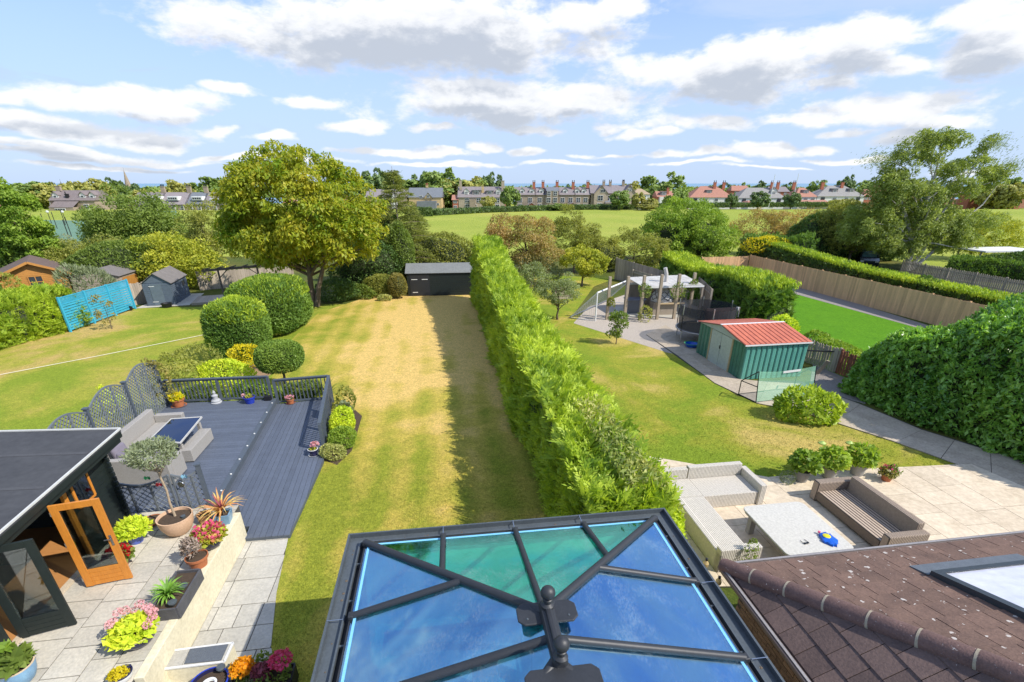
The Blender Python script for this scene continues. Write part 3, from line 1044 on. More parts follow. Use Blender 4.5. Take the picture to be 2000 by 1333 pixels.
# rough ground under the boundaries
sheet('rough_ground', [(-62, 2), (44, 2), (44, 62), (-62, 62)], .004, G_SCRUB)
sheet('left_lawn', [LP(H0, -34, -9), LP(H0, -8.0, -9), LP(H0, -8.0, 25.5), LP(H0, -34, 27)], .010, G_LEFT)
sheet('centre_lawn', [LP(H0, -7.4, -11), LP(H0, .8, -11), LP(H0, .8, 28.6), G(800, 574), G(720, 580), G(622, 612), G(572, 662), G(545, 705), (-10.6, 19.8), (-9.0, 18.9), (-7.2, 18.4)], .016, G_CENTRE)
rl = [G(1050, 1000), G(1560, 1100), G(1880, 908), G(1700, 842), G(1560, 790), G(1440, 775), G(1370, 725), G(1290, 668), G(1190, 640), G(1120, 615), G(1160, 560), G(1200, 545), G(1040, 535), G(960, 560)]
sheet('right_lawn', rl, .010, G_RIGHT)
sheet('artificial_lawn', [G(1531, 568), G(1806, 645), G(1700, 760), G(1560, 700), G(1380, 590)], .022, G_ART)
sheet('gravel_strip', [G(1470, 533), G(1500, 540), G(1840, 645), G(1808, 646), G(1531, 569), G(1452, 551)], .028, M_GRAVEL)
sheet('gravel_yard', [G(1120, 632), G(1235, 668), G(1305, 690), G(1370, 700), G(1420, 640), G(1400, 590), G(1240, 570), G(1150, 600)], .016, M_GRAVEL2)
sheet('gravel_corner', [G(1590, 700), G(1700, 740), G(1690, 790), G(1580, 760)], .016, M_GRAVEL)
# tennis courts beyond the left trees
m_court = surf('court_green', (.13, .24, .15), (.10, .19, .12), .2, .9, .05)
sheet('tennis_court', [G(60, 474), G(190, 474), G(200, 432), G(80, 430)], .006, m_court)
sheet('far_court', [G(255, 428), G(345, 428), G(345, 412), G(265, 412)], .006, m_court)

# ------------------------------------------------------------------ right path (concrete slabs) and cream patio
def paved(name, poly, z, ang, wid, lens, gap, m, jit=.004):
    base = struct(name, MB().prism(xy(*poly), z - .06, z - .012), M_JOINT)
    pieces(xy(*poly), ang, wid, lens, gap, z - .03, z, 'slab', m, base, jit)
    return base


PATHDIR = rad(118)
for q in ([G(1262, 655), G(1300, 640), G(1372, 700), G(1450, 752), G(1480, 790), G(1400, 752)],
          [G(1480, 790), G(1450, 752), G(1560, 752), G(1680, 800), G(1800, 850), G(2010, 918), G(2010, 968), G(1895, 910), G(1700, 842), G(1560, 800)]):
    pass
pth = struct('garden_path', MB().prism(xy(G(1262, 655), G(1300, 636), G(1372, 692), G(1450, 745), G(1560, 745), G(1680, 790), G(1800, 840), G(2010, 905),
                                          G(2060, 985), G(1895, 915), G(1700, 848), G(1560, 805), G(1480, 790), G(1400, 752)), .0, .030), M_JOINT)
segs = [(G(1262, 655), G(1300, 636), G(1372, 692), G(1325, 697)), (G(1325, 697), G(1372, 692), G(1440, 742), G(1396, 750)), (G(1396, 750), G(1440, 742), G(1500, 748), G(1480, 790)),
        (G(1480, 790), G(1500, 748), G(1572, 752), G(1560, 805)), (G(1560, 805), G(1572, 752), G(1680, 792), G(1630, 827)), (G(1630, 827), G(1680, 792), G(1800, 842), G(1750, 866)),
        (G(1750, 866), G(1800, 842), G(2010, 908), G(2050, 975))]
for s in segs:
    a, b, c, d = [Vector((v.x, v.y)) for v in s]
    k = max(1, int((d - a).length / 1.1))
    for i in range(k):
        t0, t1 = i / k, (i + 1) / k - .005
        for u0, u1 in ((0, .497), (.50, 1)):
            q = [a.lerp(d, t).lerp(b.lerp(c, t), u) for t, u in ((t0, u0), (t0, u1), (t1, u1), (t1, u0))]
            MB().prism([(v.x, v.y) for v in q], .02, .045 + R.uniform(-.004, .004)).build('slab', M_PATH, pth)

paved('cream_patio', [G(1262, 893), G(1500, 935), G(1700, 918), G(1896, 909), G(2060, 980), G(2120, 1140), G(1300, 1150), G(1190, 960)], .05, GA + math.pi / 2, [.9], [.6, .9, .9, 1.2], .012, M_CREAM)

# ------------------------------------------------------------------ left patio, retaining wall, lower path
PZ = .8
WE = (-6.58, 9.75)                                  # end of the retaining wall


def wallline(b):
    return LP(WE, 0, b)


patio_poly = [wallline(.0), wallline(-8.4), LP(WE, -5.2, -8.4), LP(WE, -5.2, .3), LP(WE, -1.15, .85), LP(WE, -.2, .3)]
patio_poly = [LP(WE, -.16, .02), LP(WE, -.16, -8.6), LP(WE, -3.6, -8.6), LP(WE, -3.6, .35), LP(WE, -.16, .35)]
pb = struct('patio', MB().prism(xy(*patio_poly), 0, PZ - .015), M_JOINT)
pieces(xy(*patio_poly), GA + math.pi / 2, [.6, .6, .9, .45], [.45, .6, .6, .9], .020, PZ - .02, PZ, 'slab', M_SLAB, pb, .002)
rw = MB().prism(xy(LP(WE, -.16, .02), LP(WE, 0, .02), LP(WE, 0, -4.45), LP(WE, -.16, -4.45)), 0, PZ + .012)
rwo = rw.build('retaining_wall', M_RENDER, bevel=.012)
tag(rwo, 'cream rendered retaining wall along the edge of the raised patio', 'wall')
rw2 = MB().prism(xy(LP(WE, -.16, -4.46), LP(WE, 0, -4.46), LP(WE, 0, -8.6), LP(WE, -.16, -8.6)), 0, PZ + .012)
lp_poly = [LP(WE, .01, -.05), LP(WE, .98, -.05), LP(WE, 1.22, -2.0), LP(WE, 1.5, -3.4), LP(WE, 1.9, -4.4), LP(WE, 3.0, -4.5), LP(WE, 3.0, -9.0), LP(WE, .01, -9.0)]
lb = struct('lower_path', MB().prism(xy(*lp_poly), 0, .02), M_JOINT)
pieces(xy(*lp_poly), GA, [.6, .6, .75], [.45, .6, .9], .020, .012, .036, 'slab', M_SLABG, lb, .002)
# landing step in front of the wall
st = thing('landing_step', 'grey slab landing with white painted edges below the patio wall', 'step', (G(380, 1285, .42)))
sp = [G(339, 1271, .42), G(455, 1256, .42), G(438, 1293, .42), G(309, 1308, .42)]
MB().prism(xy(*sp), .0, .40).build('riser', M_RENDER, st, world=True)
cen = Vector((sum(p.x for p in sp) / 4, sum(p.y for p in sp) / 4))
mat_poly = [cen + (Vector((p.x, p.y)) - cen) * .95 for p in sp]
pieces(xy(*mat_poly), GA, [.6], [.6, .9], .01, .40, .42, 'slab', M_SLABG, st)
for a, b in zip(sp, sp[1:] + sp[:1]):
    MB().beam((a.x, a.y, .415), (b.x, b.y, .415), .035, .03).build('white_nosing', M_WHITE, st, world=True)
dm = [G(372, 1268, .43), G(446, 1259, .43), G(432, 1290, .43), G(360, 1297, .43)]  # thin dark grey sheet on the landing
tag(MB().prism(xy(*dm), .425, .438).build('dark_sheet', surf('dark_grey_sheet', (.12, .14, .16), (.09, .10, .12), 20, .95, .5)), 'dark grey sheet lying on the landing step', 'mat')

# ------------------------------------------------------------------ deck
UPZ, LOZ = .36, .13
e0, e1 = Vector((-9.32, 17.75, 0)), Vector((-7.72, 10.0, 0))       # step line between the two levels
up_poly = xy(Vector((-13.2, 17.3)), e0, e1, LP(WE, -1.3, .36), LP(WE, -4.6, .36), Vector((-12.3, 13.0)))
lo_poly = xy(e0, (-7.35, 18.45), (-5.95, 13.43), (-5.53, 9.76), (-6.56, 9.62), LP(WE, -.05, .36), LP(WE, -1.3, .36), e1)
deck = thing('garden_deck', 'slate blue painted timber deck on two levels behind the railing', 'deck', (-8.5, 14, 0))
MB().prism(up_poly, 0.0, UPZ - .03).build('upper_base', M_DECKTRIM, deck, world=True)
MB().prism(lo_poly, 0.0, LOZ - .03).build('lower_base', M_DECKTRIM, deck, world=True)
pieces(up_poly, GA - rad(1), .145, None, .006, UPZ - .028, UPZ, 'board', M_DECK, deck, .001)
ea = math.atan2(e1.y - e0.y, e1.x - e0.x)
pieces(lo_poly, ea, .145, None, .009, LOZ - .028, LOZ, 'board', M_DECK, deck, .001)
MB().beam((e0.x + .03, e0.y, UPZ - .10), (e1.x + .03, e1.y, UPZ - .10), .03, .2).build('step_riser', M_DECKTRIM, deck, world=True)
MB().beam((e0.x, e0.y, UPZ + .012), (e1.x, e1.y, UPZ + .012), .15, .022).build('step_edge_board', M_DECKTRIM, deck, world=True)
sl = MB()
lm = surf('steel_light', (.75, .75, .72), None, 5, .3, 0)
for i in range(9):
    p = e0.lerp(e1, .06 + .11 * i)
    o = MB().lathe([(.0, 0), (.028, 0), (.028, .02), (.0, .025)], (p.x + .01, p.y, UPZ + .022), 10, False).build('step_light', lm, deck, world=True)


def railing(a, b, z0, z1, h, label, post_every=1.55, group=None):
    a, b = Vector(a), Vector(b)
    rt = thing('deck_railing', label, 'railing', (a.x, a.y, z0), 0, group)
    d = b - a; Ln = d.length; dn = d / Ln
    za = lambda t: z0 + (z1 - z0) * t
    MB().beam((a.x, a.y, z0 + h), (b.x, b.y, z1 + h), .115, .035).build('handrail', M_DECKTRIM, rt, world=True)
    MB().beam((a.x, a.y, z0 + h - .05), (b.x, b.y, z1 + h - .05), .04, .06).build('top_rail', M_DECKTRIM, rt, world=True)
    MB().beam((a.x, a.y, z0 + .07), (b.x, b.y, z1 + .07), .045, .07).build('bottom_rail', M_DECKTRIM, rt, world=True)
    n = max(1, round(Ln / post_every))
    for i in range(n + 1):
        p = a + d * (i / n)
        MB().box((p.x, p.y, (z0 + h) / 2 + za(i / n) * .0), (.09, .09, z0 + h - .02), math.atan2(dn.y, dn.x)).build('post', M_DECKTRIM, rt, world=True)
    k = int(Ln / .135)
    me = MB().box((0, 0, (h - .11) / 2), (.038, .038, h - .13)).mesh('baluster', M_DECKTRIM)
    for i in range(1, k):
        t = i / k
        if any(abs(t * Ln - j * Ln / n) < .07 for j in range(n + 1)): continue
        p = a + d * t
        o = bpy.data.objects.new('baluster', me)
        o.location = (p.x, p.y, za(t) + .07)
        o.rotation_euler = (0, 0, math.atan2(dn.y, dn.x))
        link(o, rt, True)
    return rt


railing((-13.15, 17.35), (-9.45, 17.8), UPZ, UPZ, .93, 'long slate blue railing at the far edge of the upper deck')
railing((-9.25, 17.82), (-7.3, 18.3), LOZ, LOZ, 1.0, 'short railing at the far edge of the lower deck')
railing((-7.25, 18.25), (-6.10, 13.95), LOZ, LOZ, 1.02, 'railing down the lawn side of the lower deck', 1.5)
o = MB().box((-7.0, 16.6, .35), (.03, .5, .7), rad(15)).build('grey_board_offcut', M_SHEDG)
tag(o, 'grey board leaning outside the lawn side railing', 'board')


def lattice(a, b, z0, h_a, h_mid, label, group=None, posts=(1, 1), sl=.030, pitch=.15, dip=False, extra=None):
    """lattice panel with a curved top between two posts"""
    a, b = Vector(a), Vector(b)
    rt = thing('trellis_panel', label, 'trellis', (a.x, a.y, z0), 0, group)
    d = b - a; Ln = d.length; dn = d / Ln; nn = Vector((-dn.y, dn.x))

    def top(t):
        return h_a + (h_mid - h_a) * math.sin(math.pi * t) ** 1.0
    P3 = lambda s, z, off=0.0: (a.x + dn.x * s + nn.x * off, a.y + dn.y * s + nn.y * off, z0 + z)
    fr = MB(); N = 16
    for i in range(N):
        t0, t1 = i / N, (i + 1) / N
        fr.beam(P3(t0 * Ln, top(t0)), P3(t1 * Ln, top(t1)), .045, .045)
    fr.beam(P3(0, .05), P3(Ln, .05), .045, .045)
    for s in (.02, Ln / 3, 2 * Ln / 3, Ln - .02):
        fr.beam(P3(s, .05), P3(s, top(s / Ln)), .045, .04)
    fr.build('frame', M_TREL, rt, world=True)
    la = MB()
    for sgn, off in ((1, -.008), (-1, .008)):
        s = -h_mid - .1 if sgn > 0 else 0
        while s < Ln + (0 if sgn > 0 else h_mid + .1):
            # line z = sgn*(x - s); clip against 0..Ln and .05..top
            pts = []
            for i in range(41):
                z = .06 + (h_mid + .1) * i / 40
                x = s + sgn * z
                if 0 <= x <= Ln and z <= top(x / Ln) - .01:
                    pts.append((x, z))
            if len(pts) > 2:
                la.beam(P3(*pts[0], off), P3(*pts[-1], off), .013, sl, (nn.x, nn.y, 0))
            s += pitch
    tag(la.build('lattice', M_TREL, rt, world=True), kind='stuff')
    for k, (e, p) in enumerate(zip(posts, (a, b))):
        if e:
            MB().box((p.x, p.y, (z0 + h_a + .12) / 2), (.10, .10, z0 + h_a + .12), math.atan2(dn.y, dn.x)).build('post', M_DECKTRIM, rt, world=True)
            MB().box((p.x, p.y, z0 + h_a + .14), (.14, .14, .04), math.atan2(dn.y, dn.x)).build('post_cap', M_DECKTRIM, rt, world=True)
    return rt


tp = [Vector((-13.15, 17.15)), Vector((-12.75, 15.05)), Vector((-12.35, 12.95)), Vector((-11.95, 10.85))]
names = ['far slate blue lattice screen with arched top beside the potted orange plant', 'middle arched lattice screen behind the grey rattan sofa back',
         'near arched lattice screen mostly behind the black summerhouse roof']
for i in range(3):
    lattice(tp[i], tp[i + 1], .3, 1.68, 2.02, names[i], 'lattice screens along the left boundary', posts=(1, 1 if i == 2 else 0))
lattice((LP(WE, -2.95, .42)), (LP(WE, -1.55, .42)), PZ - .3, 1.25, 1.02, 'lattice screen with dipped top between patio and deck, behind the olive tree', None, (1, 0))
lattice((LP(WE, -1.5, .42)), (LP(WE, -.95, .62)), PZ - .3, 1.25, 1.12, 'short lattice screen with stout end post beside the cordyline', None, (0, 1))

# ------------------------------------------------------------------ glass roofed orangery
FL = (-2.70, 6.50)
OA = rad(7.6)
oux, ouy = math.cos(OA), math.sin(OA)
OW, OD = 5.47, 6.1


def OPt(x, y, z):   # x along the front edge, y back towards the house
    return Vector((FL[0] + oux * x + ouy * y, FL[1] + ouy * x - oux * y, z))


org = thing('orangery', 'glass roofed orangery with blue solar panes, grey gutters and dark ridge finials', 'orangery', OPt(OW / 2, OD / 2, 0), OA)
HX = 2.72                                            # hip reach


def oring(name, i0, i1, z0, z1, m, bev=0):
    """mitred rectangular ring in four pieces"""
    c = [(0, 0), (OW, 0), (OW, OD), (0, OD)]
    def ins(i, t):
        x = t if c[i][0] == 0 else OW - t
        y = t if c[i][1] == 0 else OD - t
        return x, y
    for i in range(4):
        j = (i + 1) % 4
        q = [OPt(*ins(i, i0), 0), OPt(*ins(j, i0), 0), OPt(*ins(j, i1), 0), OPt(*ins(i, i1), 0)]
        MB().prism(xy(*q), z0, z1).build(name, m, org, world=True, bevel=bev)


oring('gutter_edge', 0, .03, 2.60, 2.78, M_ALU)
oring('gutter_trough', .031, .20, 2.60, 2.70, M_ALU)
oring('gutter_inner_edge', .201, .225, 2.60, 2.76, M_ALU)
oring('dark_channel', .226, .30, 2.60, 2.67, M_BLACK)
oring('eave_bar', .301, .345, 2.62, 2.79, M_BAR)
oring('wall', .06, .24, 0.0, 2.595, M_RENDER)
oring('wall_lining', .241, .262, .10, 2.55, M_WHITE)
oring('window_board', .263, .42, .92, .95, M_WHITE)
ZE, ZR, EI = 2.80, 3.50, .33
TP = (ZR - ZE) / (HX - EI)


def oz(side):
    def f(x, y):
        dx, dy = x - FL[0], y - FL[1]
        lx = dx * oux + dy * ouy
        ly = dx * ouy - dy * oux
        t = {'f': ly, 'l': lx, 'r': OW - lx, 'b': OD - ly}[side]
        return ZE + (t - EI) * TP
    return f


RY0, RY1 = HX, OD - HX


def opane(side, lo, hi):
    if side in 'fb':
        y0 = EI if side == 'f' else OD - EI
        tri = [(EI, y0), (OW - EI, y0), (OW / 2, RY0 if side == 'f' else RY1)]
        tri = clip(clip(tri, 1, 0, hi), -1, 0, -lo)
    else:
        x0 = EI if side == 'l' else OW - EI
        tri = [(x0, EI), (x0, OD - EI), (OW / 2, RY1), (OW / 2, RY0)]
        tri = clip(clip(tri, 0, 1, hi), 0, -1, -lo)
    if area(tri) < .02: return
    f = oz(side)
    MB().prism([tuple(OPt(x, y, 0)[:2]) for x, y in tri], lambda x, y: f(x, y) - .008, f).build('glass_pane', M_SOLAR if side in 'lr' else M_WEAKREFL, org, world=True)
    # pale edge seal along the eave
    if side in 'flr':
        a = {'f': (max(lo, EI + .05), EI + .05), 'l': (EI + .05, max(lo, EI + .08)), 'r': (OW - EI - .05, max(lo, EI + .08))}[side]
        b = {'f': (min(hi, OW - EI - .05), EI + .05), 'l': (EI + .05, min(hi, OD - EI)), 'r': (OW - EI - .05, min(hi, OD - EI))}[side]
        pa, pb_ = OPt(*a, ZE + .05 * TP + .006), OPt(*b, ZE + .05 * TP + .006)
        MB().beam(pa, pb_, .035, .006).build('edge_seal', M_SEAL, org, world=True)


M_SEAL = surf('pale_blue_seal', (.22, .55, .80), (.18, .48, .72), 5, .4, 0)
fb = [0, 1.55, OW / 2, 3.90, OW]
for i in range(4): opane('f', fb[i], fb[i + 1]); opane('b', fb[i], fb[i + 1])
sb = [0, 1.82, 3.10, 4.35, OD]
for i in range(4): opane('l', sb[i], sb[i + 1]); opane('r', sb[i], sb[i + 1])


def obar(a, b, name='glazing_bar', r=.045):
    a, b = Vector(a), Vector(b)
    mb = MB().tube([a, b], r, 10)
    mb.build(name, M_BAR, org, world=True, smooth=True)


def oroof(x, y, dz=.03):
    t = min(x, OW - x, y, OD - y, HX)
    return OPt(x, y, ZE + (t - EI) * TP + dz)


obar(oroof(EI, EI), oroof(HX, HX), 'hip_bar', .055)
obar(oroof(OW - EI, EI), oroof(OW - HX, HX), 'hip_bar', .055)
obar(oroof(EI, OD - EI), oroof(HX, OD - HX), 'hip_bar', .055)
obar(oroof(OW - EI, OD - EI), oroof(OW - HX, OD - HX), 'hip_bar', .055)
for x in (1.55, 3.90):
    m_ = min(x, OW - x)
    obar(oroof(x, EI), oroof(x, m_)); obar(oroof(x, OD - EI), oroof(x, OD - m_))
obar(oroof(OW / 2, EI), oroof(OW / 2, HX)); obar(oroof(OW / 2, OD - EI), oroof(OW / 2, OD - HX))
for y in (1.82, 4.35):
    t = min(y, OD - y)
    for sx in (0, 1):
        xs = lambda v: v if sx == 0 else OW - v
        obar(oroof(xs(EI), y), oroof(xs(t), y))
for sx in (0, 1):
    xs = lambda v: v if sx == 0 else OW - v
    obar(oroof(xs(EI), 3.10), oroof(xs(HX), 3.10), r=.05)
# ridge cap with plates and ball finials
rz_ = ZR + .07
MB().beam(OPt(OW / 2 + .03, RY0 - .1, rz_), OPt(OW / 2 + .03, RY1 + .1, rz_), .17, .14).build('ridge_cap', M_BAR, org, world=True, bevel=.045)
MB().beam(OPt(OW / 2 + .03, RY0 - .05, rz_ + .08), OPt(OW / 2 + .03, RY1 + .05, rz_ + .08), .07, .05).build('ridge_moulding', M_BAR, org, world=True, bevel=.02)
for yy, sg in ((RY0 + .02, 1), (RY1 + .10, -1)):
    w = .70 if sg > 0 else .78
    dd = .26 if sg > 0 else .62
    pl = []
    x0, x1 = OW / 2 + .03 - w / 2, OW / 2 + .03 + w / 2
    ya, yb = (yy - .16, yy + .16) if sg > 0 else (yy - .02, yy + dd)
    c = .07
    for x, y in ((x0 + c, ya), (x1 - c, ya), (x1, ya + c), (x1, yb - c), (x1 - c, yb), (x0 + c, yb), (x0, yb - c), (x0, ya + c)):
        pl.append(tuple(OPt(x, y, 0)[:2]))
    MB().prism(pl, ZR + .015, ZR + .045).build('boss_plate', M_BAR, org, world=True, bevel=.012)
for yy in (RY0 + .03, RY1 + .06):
    p = OPt(OW / 2 + .03, yy, ZR + .14)
    prof = [(.0, 0), (.075, 0), (.075, .03), (.045, .06), (.045, .09), (.058, .10), (.058, .12), (.038, .135)]
    prof += [(.085 * math.sin(t), .205 - .085 * math.cos(t)) for t in [.45 + i * (math.pi - .45) / 10 for i in range(11)]]
    MB().lathe(prof, p, 20).build('ball_finial', M_BAR, org, world=True, smooth=True)
# end caps and screws
for (x, y) in ((EI, EI), (OW - EI, EI)):
    MB().lathe([(0, 0), (.062, 0), (.066, .03), (.05, .06), (0, .065)], oroof(x, y, .0), 14).build('bar_end_cap', M_BAR, org, world=True, smooth=True)
for x in fb[1:-1]:
    MB().box(oroof(x, EI - .02, .02), (.10, .06, .09), OA).build('bar_end_cap', M_BAR, org, world=True, bevel=.012)
for y in sb[1:-1]:
    for x in (EI - .02, OW - EI + .02):
        MB().box(oroof(max(EI, x) if x < 1 else x, y, .02), (.07, .10, .09), OA).build('bar_end_cap', M_BAR, org, world=True, bevel=.012)
for yy in (RY0 + .1, RY1 + .35):
    for sx in (-.24, .24):
        MB().lathe([(0, 0), (.014, 0), (.012, .008), (0, .01)], OPt(OW / 2 + .03 + sx, yy, ZR + .045), 8).build('cover_screw', M_ALU, org, world=True)
for i in range(26):
    x = R.choice([.12, OW - .12]); y = R.uniform(.3, 5)
    if i % 3 == 0: x, y = R.uniform(.4, 5), .12
    MB().lathe([(0, 0), (R.uniform(.008, .022), .002), (0, .008)], OPt(x, y, 2.702), 6).build('fallen_leaf_bit', MATS['olive_bark'] if 'olive_bark' in MATS else M_BARK, org, world=True)
# brackets in the dark channel
for side in 'lr':
    for i in range(7):
        y = .7 + i * .75
        x = .26 if side == 'l' else OW - .26
        MB().beam(OPt(x - .04, y, 2.72), OPt(x + .04, y, 2.72), .025, .03).build('gutter_bracket', M_ALU, org, world=True)
for x in fb[1:-1]:
    MB().beam(OPt(x, .01, 2.785), OPt(x, .22, 2.785), .012, .006).build('gutter_strap', M_CHROME, org, world=True)
for y in sb[1:-1]:
    for x in (.01, OW - .22):
        MB().beam(OPt(x, y, 2.785), OPt(x + .21, y, 2.785), .012, .006).build('gutter_strap', M_CHROME, org, world=True)
struct('orangery_floor', MB().prism([tuple(OPt(x, y, 0)[:2]) for x, y in ((.1, .1), (OW - .1, .1), (OW - .1, OD - .1), (.1, OD - .1))], .02, .10), surf('pale_tiled_floor', (.78, .76, .72), (.68, .66, .62), 1, .4, .02))
tb = thing('dining_table', 'dark rectangular table under the orangery glass', 'table', OPt(2.6, 2.2, .1), OA)
MB().box((0, 0, .74), (2.1, 1.0, .05)).build('tabletop', surf('dark_table_wood', (.10, .06, .04), None, 3, .4, .05), tb, bevel=.01)
for sx in (-1, 1):
    for sy in (-1, 1):
        MB().box((sx * .95, sy * .42, .36), (.07, .07, .71)).build('leg', MATS['dark_table_wood'], tb)
M_CHAIR = surf('pale_chair_fabric', (.5, .5, .48), None, 12, .9, .2)
dl = ['pale chair at the table, on its garden side under the orangery glass', 'pale chair at the garden side of the table, nearer the hedge', 'pale chair at the house side of the table under the glass', 'pale chair at the house side of the table, nearer the hedge']
for i, (sx, sy) in enumerate(((-.5, 1), (.5, 1), (-.5, -1), (.5, -1))):
    ch = thing('dining_chair', dl[i], 'chair', OPt(2.6 + sx * oux, 2.2 - sy * .75, .1), OA + (0 if sy > 0 else math.pi), 'chairs under the orangery glass')
    MB().box((0, 0, .45), (.45, .45, .06)).build('seat', M_CHAIR, ch, bevel=.02)
    MB().box((0, .21, .74), (.43, .05, .5)).build('backrest', M_CHAIR, ch, bevel=.02)
    for a in (-1, 1):
        for b in (-1, 1):
            MB().box((a * .19, b * .19, .21), (.035, .035, .42)).build('leg', MATS['dark_table_wood'], ch)
cl = thing('chandelier', 'small glass chandelier hanging under the orangery roof', 'chandelier', OPt(2.78, 2.2, 2.2))
MB().tube([(0, 0, .35), (0, 0, 1.0)], .008, 6).build('rod', M_CHROME, cl)
MB().lathe([(.02, .38), (.22, .30), (.23, .28), (.02, .28)], (0, 0, 0), 20).build('ring', M_CHROME, cl)
for i in range(18):
    a = i * 2 * math.pi / 9; r_ = .2 if i < 9 else .11; zz = .28 if i < 9 else .2
    MB().lathe([(.002, 0), (.018, -.05), (.002, -.1)], (r_ * math.cos(a), r_ * math.sin(a), zz), 6).build('crystal', M_WHITE, cl)

# ------------------------------------------------------------------ house extension roof at lower right
EC = Vector((3.36, 5.97, 0))                         # garden corner of the eaves
EZ = 2.55
TG, TL = math.tan(rad(17.5)), math.tan(rad(31))


def EP(a, b, z=0):   # a along the garden eave, b back towards the house
    return Vector((EC.x + UX * a + UY * b, EC.y + UY * a - UX * b, z))


ext = thing('extension_roof', 'brown tiled hipped roof of the house extension with pale lichen spots', 'roof', EP(3, 2, EZ))


def ezf(side, off=0.0):
    def f(x, y):
        dx, dy = x - EC.x, y - EC.y
        a = dx * UX + dy * UY; b = dx * UY - dy * UX
        return EZ + off + (b * TG if side == 'g' else a * TL)
    return f


RT = TG / TL      # on the hip a = b * RT
EXA, EXB = 6.6, 4.4
deck_g = [(0, 0), (EXA, 0), (EXA, EXB), (EXB * RT, EXB)]
deck_l = [(0, 0), (EXB * RT, EXB), (0, EXB)]
M_BATTEN = surf('roof_underlay', (.03, .025, .022), None, 6, .9, .1)
for side, dp in (('g', deck_g), ('l', deck_l)):
    MB().prism([tuple(EP(a, b)[:2]) for a, b in dp], ezf(side, -.08), ezf(side, -.015)).build('roof_deck', M_BATTEN, ext, world=True)
# tiles in courses, broken bond, lapped
SK = (1.9, 4.05, .95, 2.35)      # skylight plan a0 a1 b0 b1
SK = (2.62, 4.5, .88, 2.35)
rows = int(EXB / .30)
for k in range(rows):
    b0, b1 = k * .30, (k + 1) * .30 + .0
    a = -.33 + (.165 if k % 2 else 0)
    while a < EXA:
        q = [(a + .005, b0), (a + .325, b0), (a + .325, b1), (a + .005, b1)]
        q = clip(q, -1, RT, 0.02)           # a >= b*RT - .02
        q = clip(q, 1, 0, EXA)
        if area(q) > .004 and not (a > SK[0] - .1 and a + .33 < SK[1] + .3 and b0 > SK[2] - .02 and b1 < SK[3] + .02):
            j = R.uniform(-.002, .003)
            f = lambda x, y, b0=b0, j=j: ezf('g', .012 + j)(x, y) + .016 * (1 - (((x - EC.x) * UY - (y - EC.y) * UX) - b0) / .30)
            MB().prism([tuple(EP(u, v)[:2]) for u, v in q], ezf('g', -.012), f).build('tile', M_TILE, ext, world=True)
        a += .33
for k in range(int(EXB * RT / .27) + 1):
    a0, a1 = k * .27, (k + 1) * .27
    b = -.33 + (.165 if k % 2 else 0)
    while b < EXB:
        q = [(a0, b + .005), (a1, b + .005), (a1, b + .325), (a0, b + .325)]
        q = clip(q, 1, -RT, .02)
        q = clip(q, 0, 1, EXB)
        if area(q) > .004:
            j = R.uniform(-.002, .003)
            f = lambda x, y, a0=a0, j=j: ezf('l', .012 + j)(x, y) + .016 * (1 - (((x - EC.x) * UX + (y - EC.y) * UY) - a0) / .27)
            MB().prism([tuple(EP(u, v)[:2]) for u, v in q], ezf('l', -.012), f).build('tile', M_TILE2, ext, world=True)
        b += .33
# hip ridge tiles with mortar bands
hp = lambda b, dz=0: EP(b * RT, b, EZ + b * TG + dz)
hl = (hp(1) - hp(0)).length
b = -.02
i = 0
while b < EXB - .1:
    b2 = b + .50 / hl
    rr = .125
    MB().tube([hp(b, .0), hp(b + .01, .003), hp(b2 - .02, .0)], [rr, rr * 1.03, rr * .98], 20).build('ridge_tile', M_RIDGE, ext, world=True, smooth=True)
    MB().tube([hp(b2 - .025, .002), hp(b2 + .002, .002)], [rr * 1.01, rr * 1.01], 20).build('mortar_band', surf('mortar', (.42, .36, .26), (.3, .25, .18), 20, .95, .4), ext, world=True, smooth=True)
    b = b2
# gutters
for (p, q) in ((EP(-.06, -.05, EZ - .02), EP(EXA, -.05, EZ - .02)), (EP(-.06, -.05, EZ - .02), EP(-.06, EXB, EZ - .02))):
    MB().beam(p, q, .10, .07).build('gutter', surf('brown_gutter', (.10, .075, .065), (.07, .05, .045), 4, .45, .03), ext, world=True, bevel=.02)
    MB().beam(p + Vector((0, 0, .045)), q + Vector((0, 0, .045)), .035, .012).build('gutter_lip', surf('grey_gutter_lip', (.30, .28, .27), None, 4, .4, .02), ext, world=True)
# skylight
sk = thing('skylight', 'roof window with dark frame and pale reflecting glass in the brown tiles', 'skylight', EP(SK[0], SK[2], EZ + .3))
gz = ezf('g')
def skp(a, b, off): 
    p = EP(a, b); return Vector((p.x, p.y, gz(p.x, p.y) + off))
def skpr(a0, a1, b0, b1, o0, o1, name, m):
    MB().prism([tuple(EP(u, v)[:2]) for u, v in ((a0, b0), (a1, b0), (a1, b1), (a0, b1))], ezf('g', o0), ezf('g', o1)).build(name, m, sk, world=True)
a0, a1, b0, b1 = SK
skpr(a0 - .02, a1, b0 - .28, b0 + .0, .022, .040, 'flashing_apron', M_LEAD)
M_SKF = surf('dark_grey_cladding', (.045, .055, .062), None, 4, .4, .02)
skpr(a0, a0 + .11, b0, b1, .0, .11, 'side_frame', M_SKF)
skpr(a0 + .111, a1, b0, b0 + .09, .0, .11, 'bottom_frame', M_SKF)
skpr(a1, a1 + .09, b0, b1, .0, .11, 'side_frame', M_SKF)
skpr(a0 + .111, a1, b1 - .09, b1, .0, .11, 'top_frame', M_SKF)
skpr(a0 + .112, a1 - .001, b0 + .091, b1 - .091, .03, .085, 'glass', surf('whitish_glare_pane', (.62, .63, .70), (.56, .57, .64), .6, .12, 0))  # whitish glare of the lit pane put into its base colour
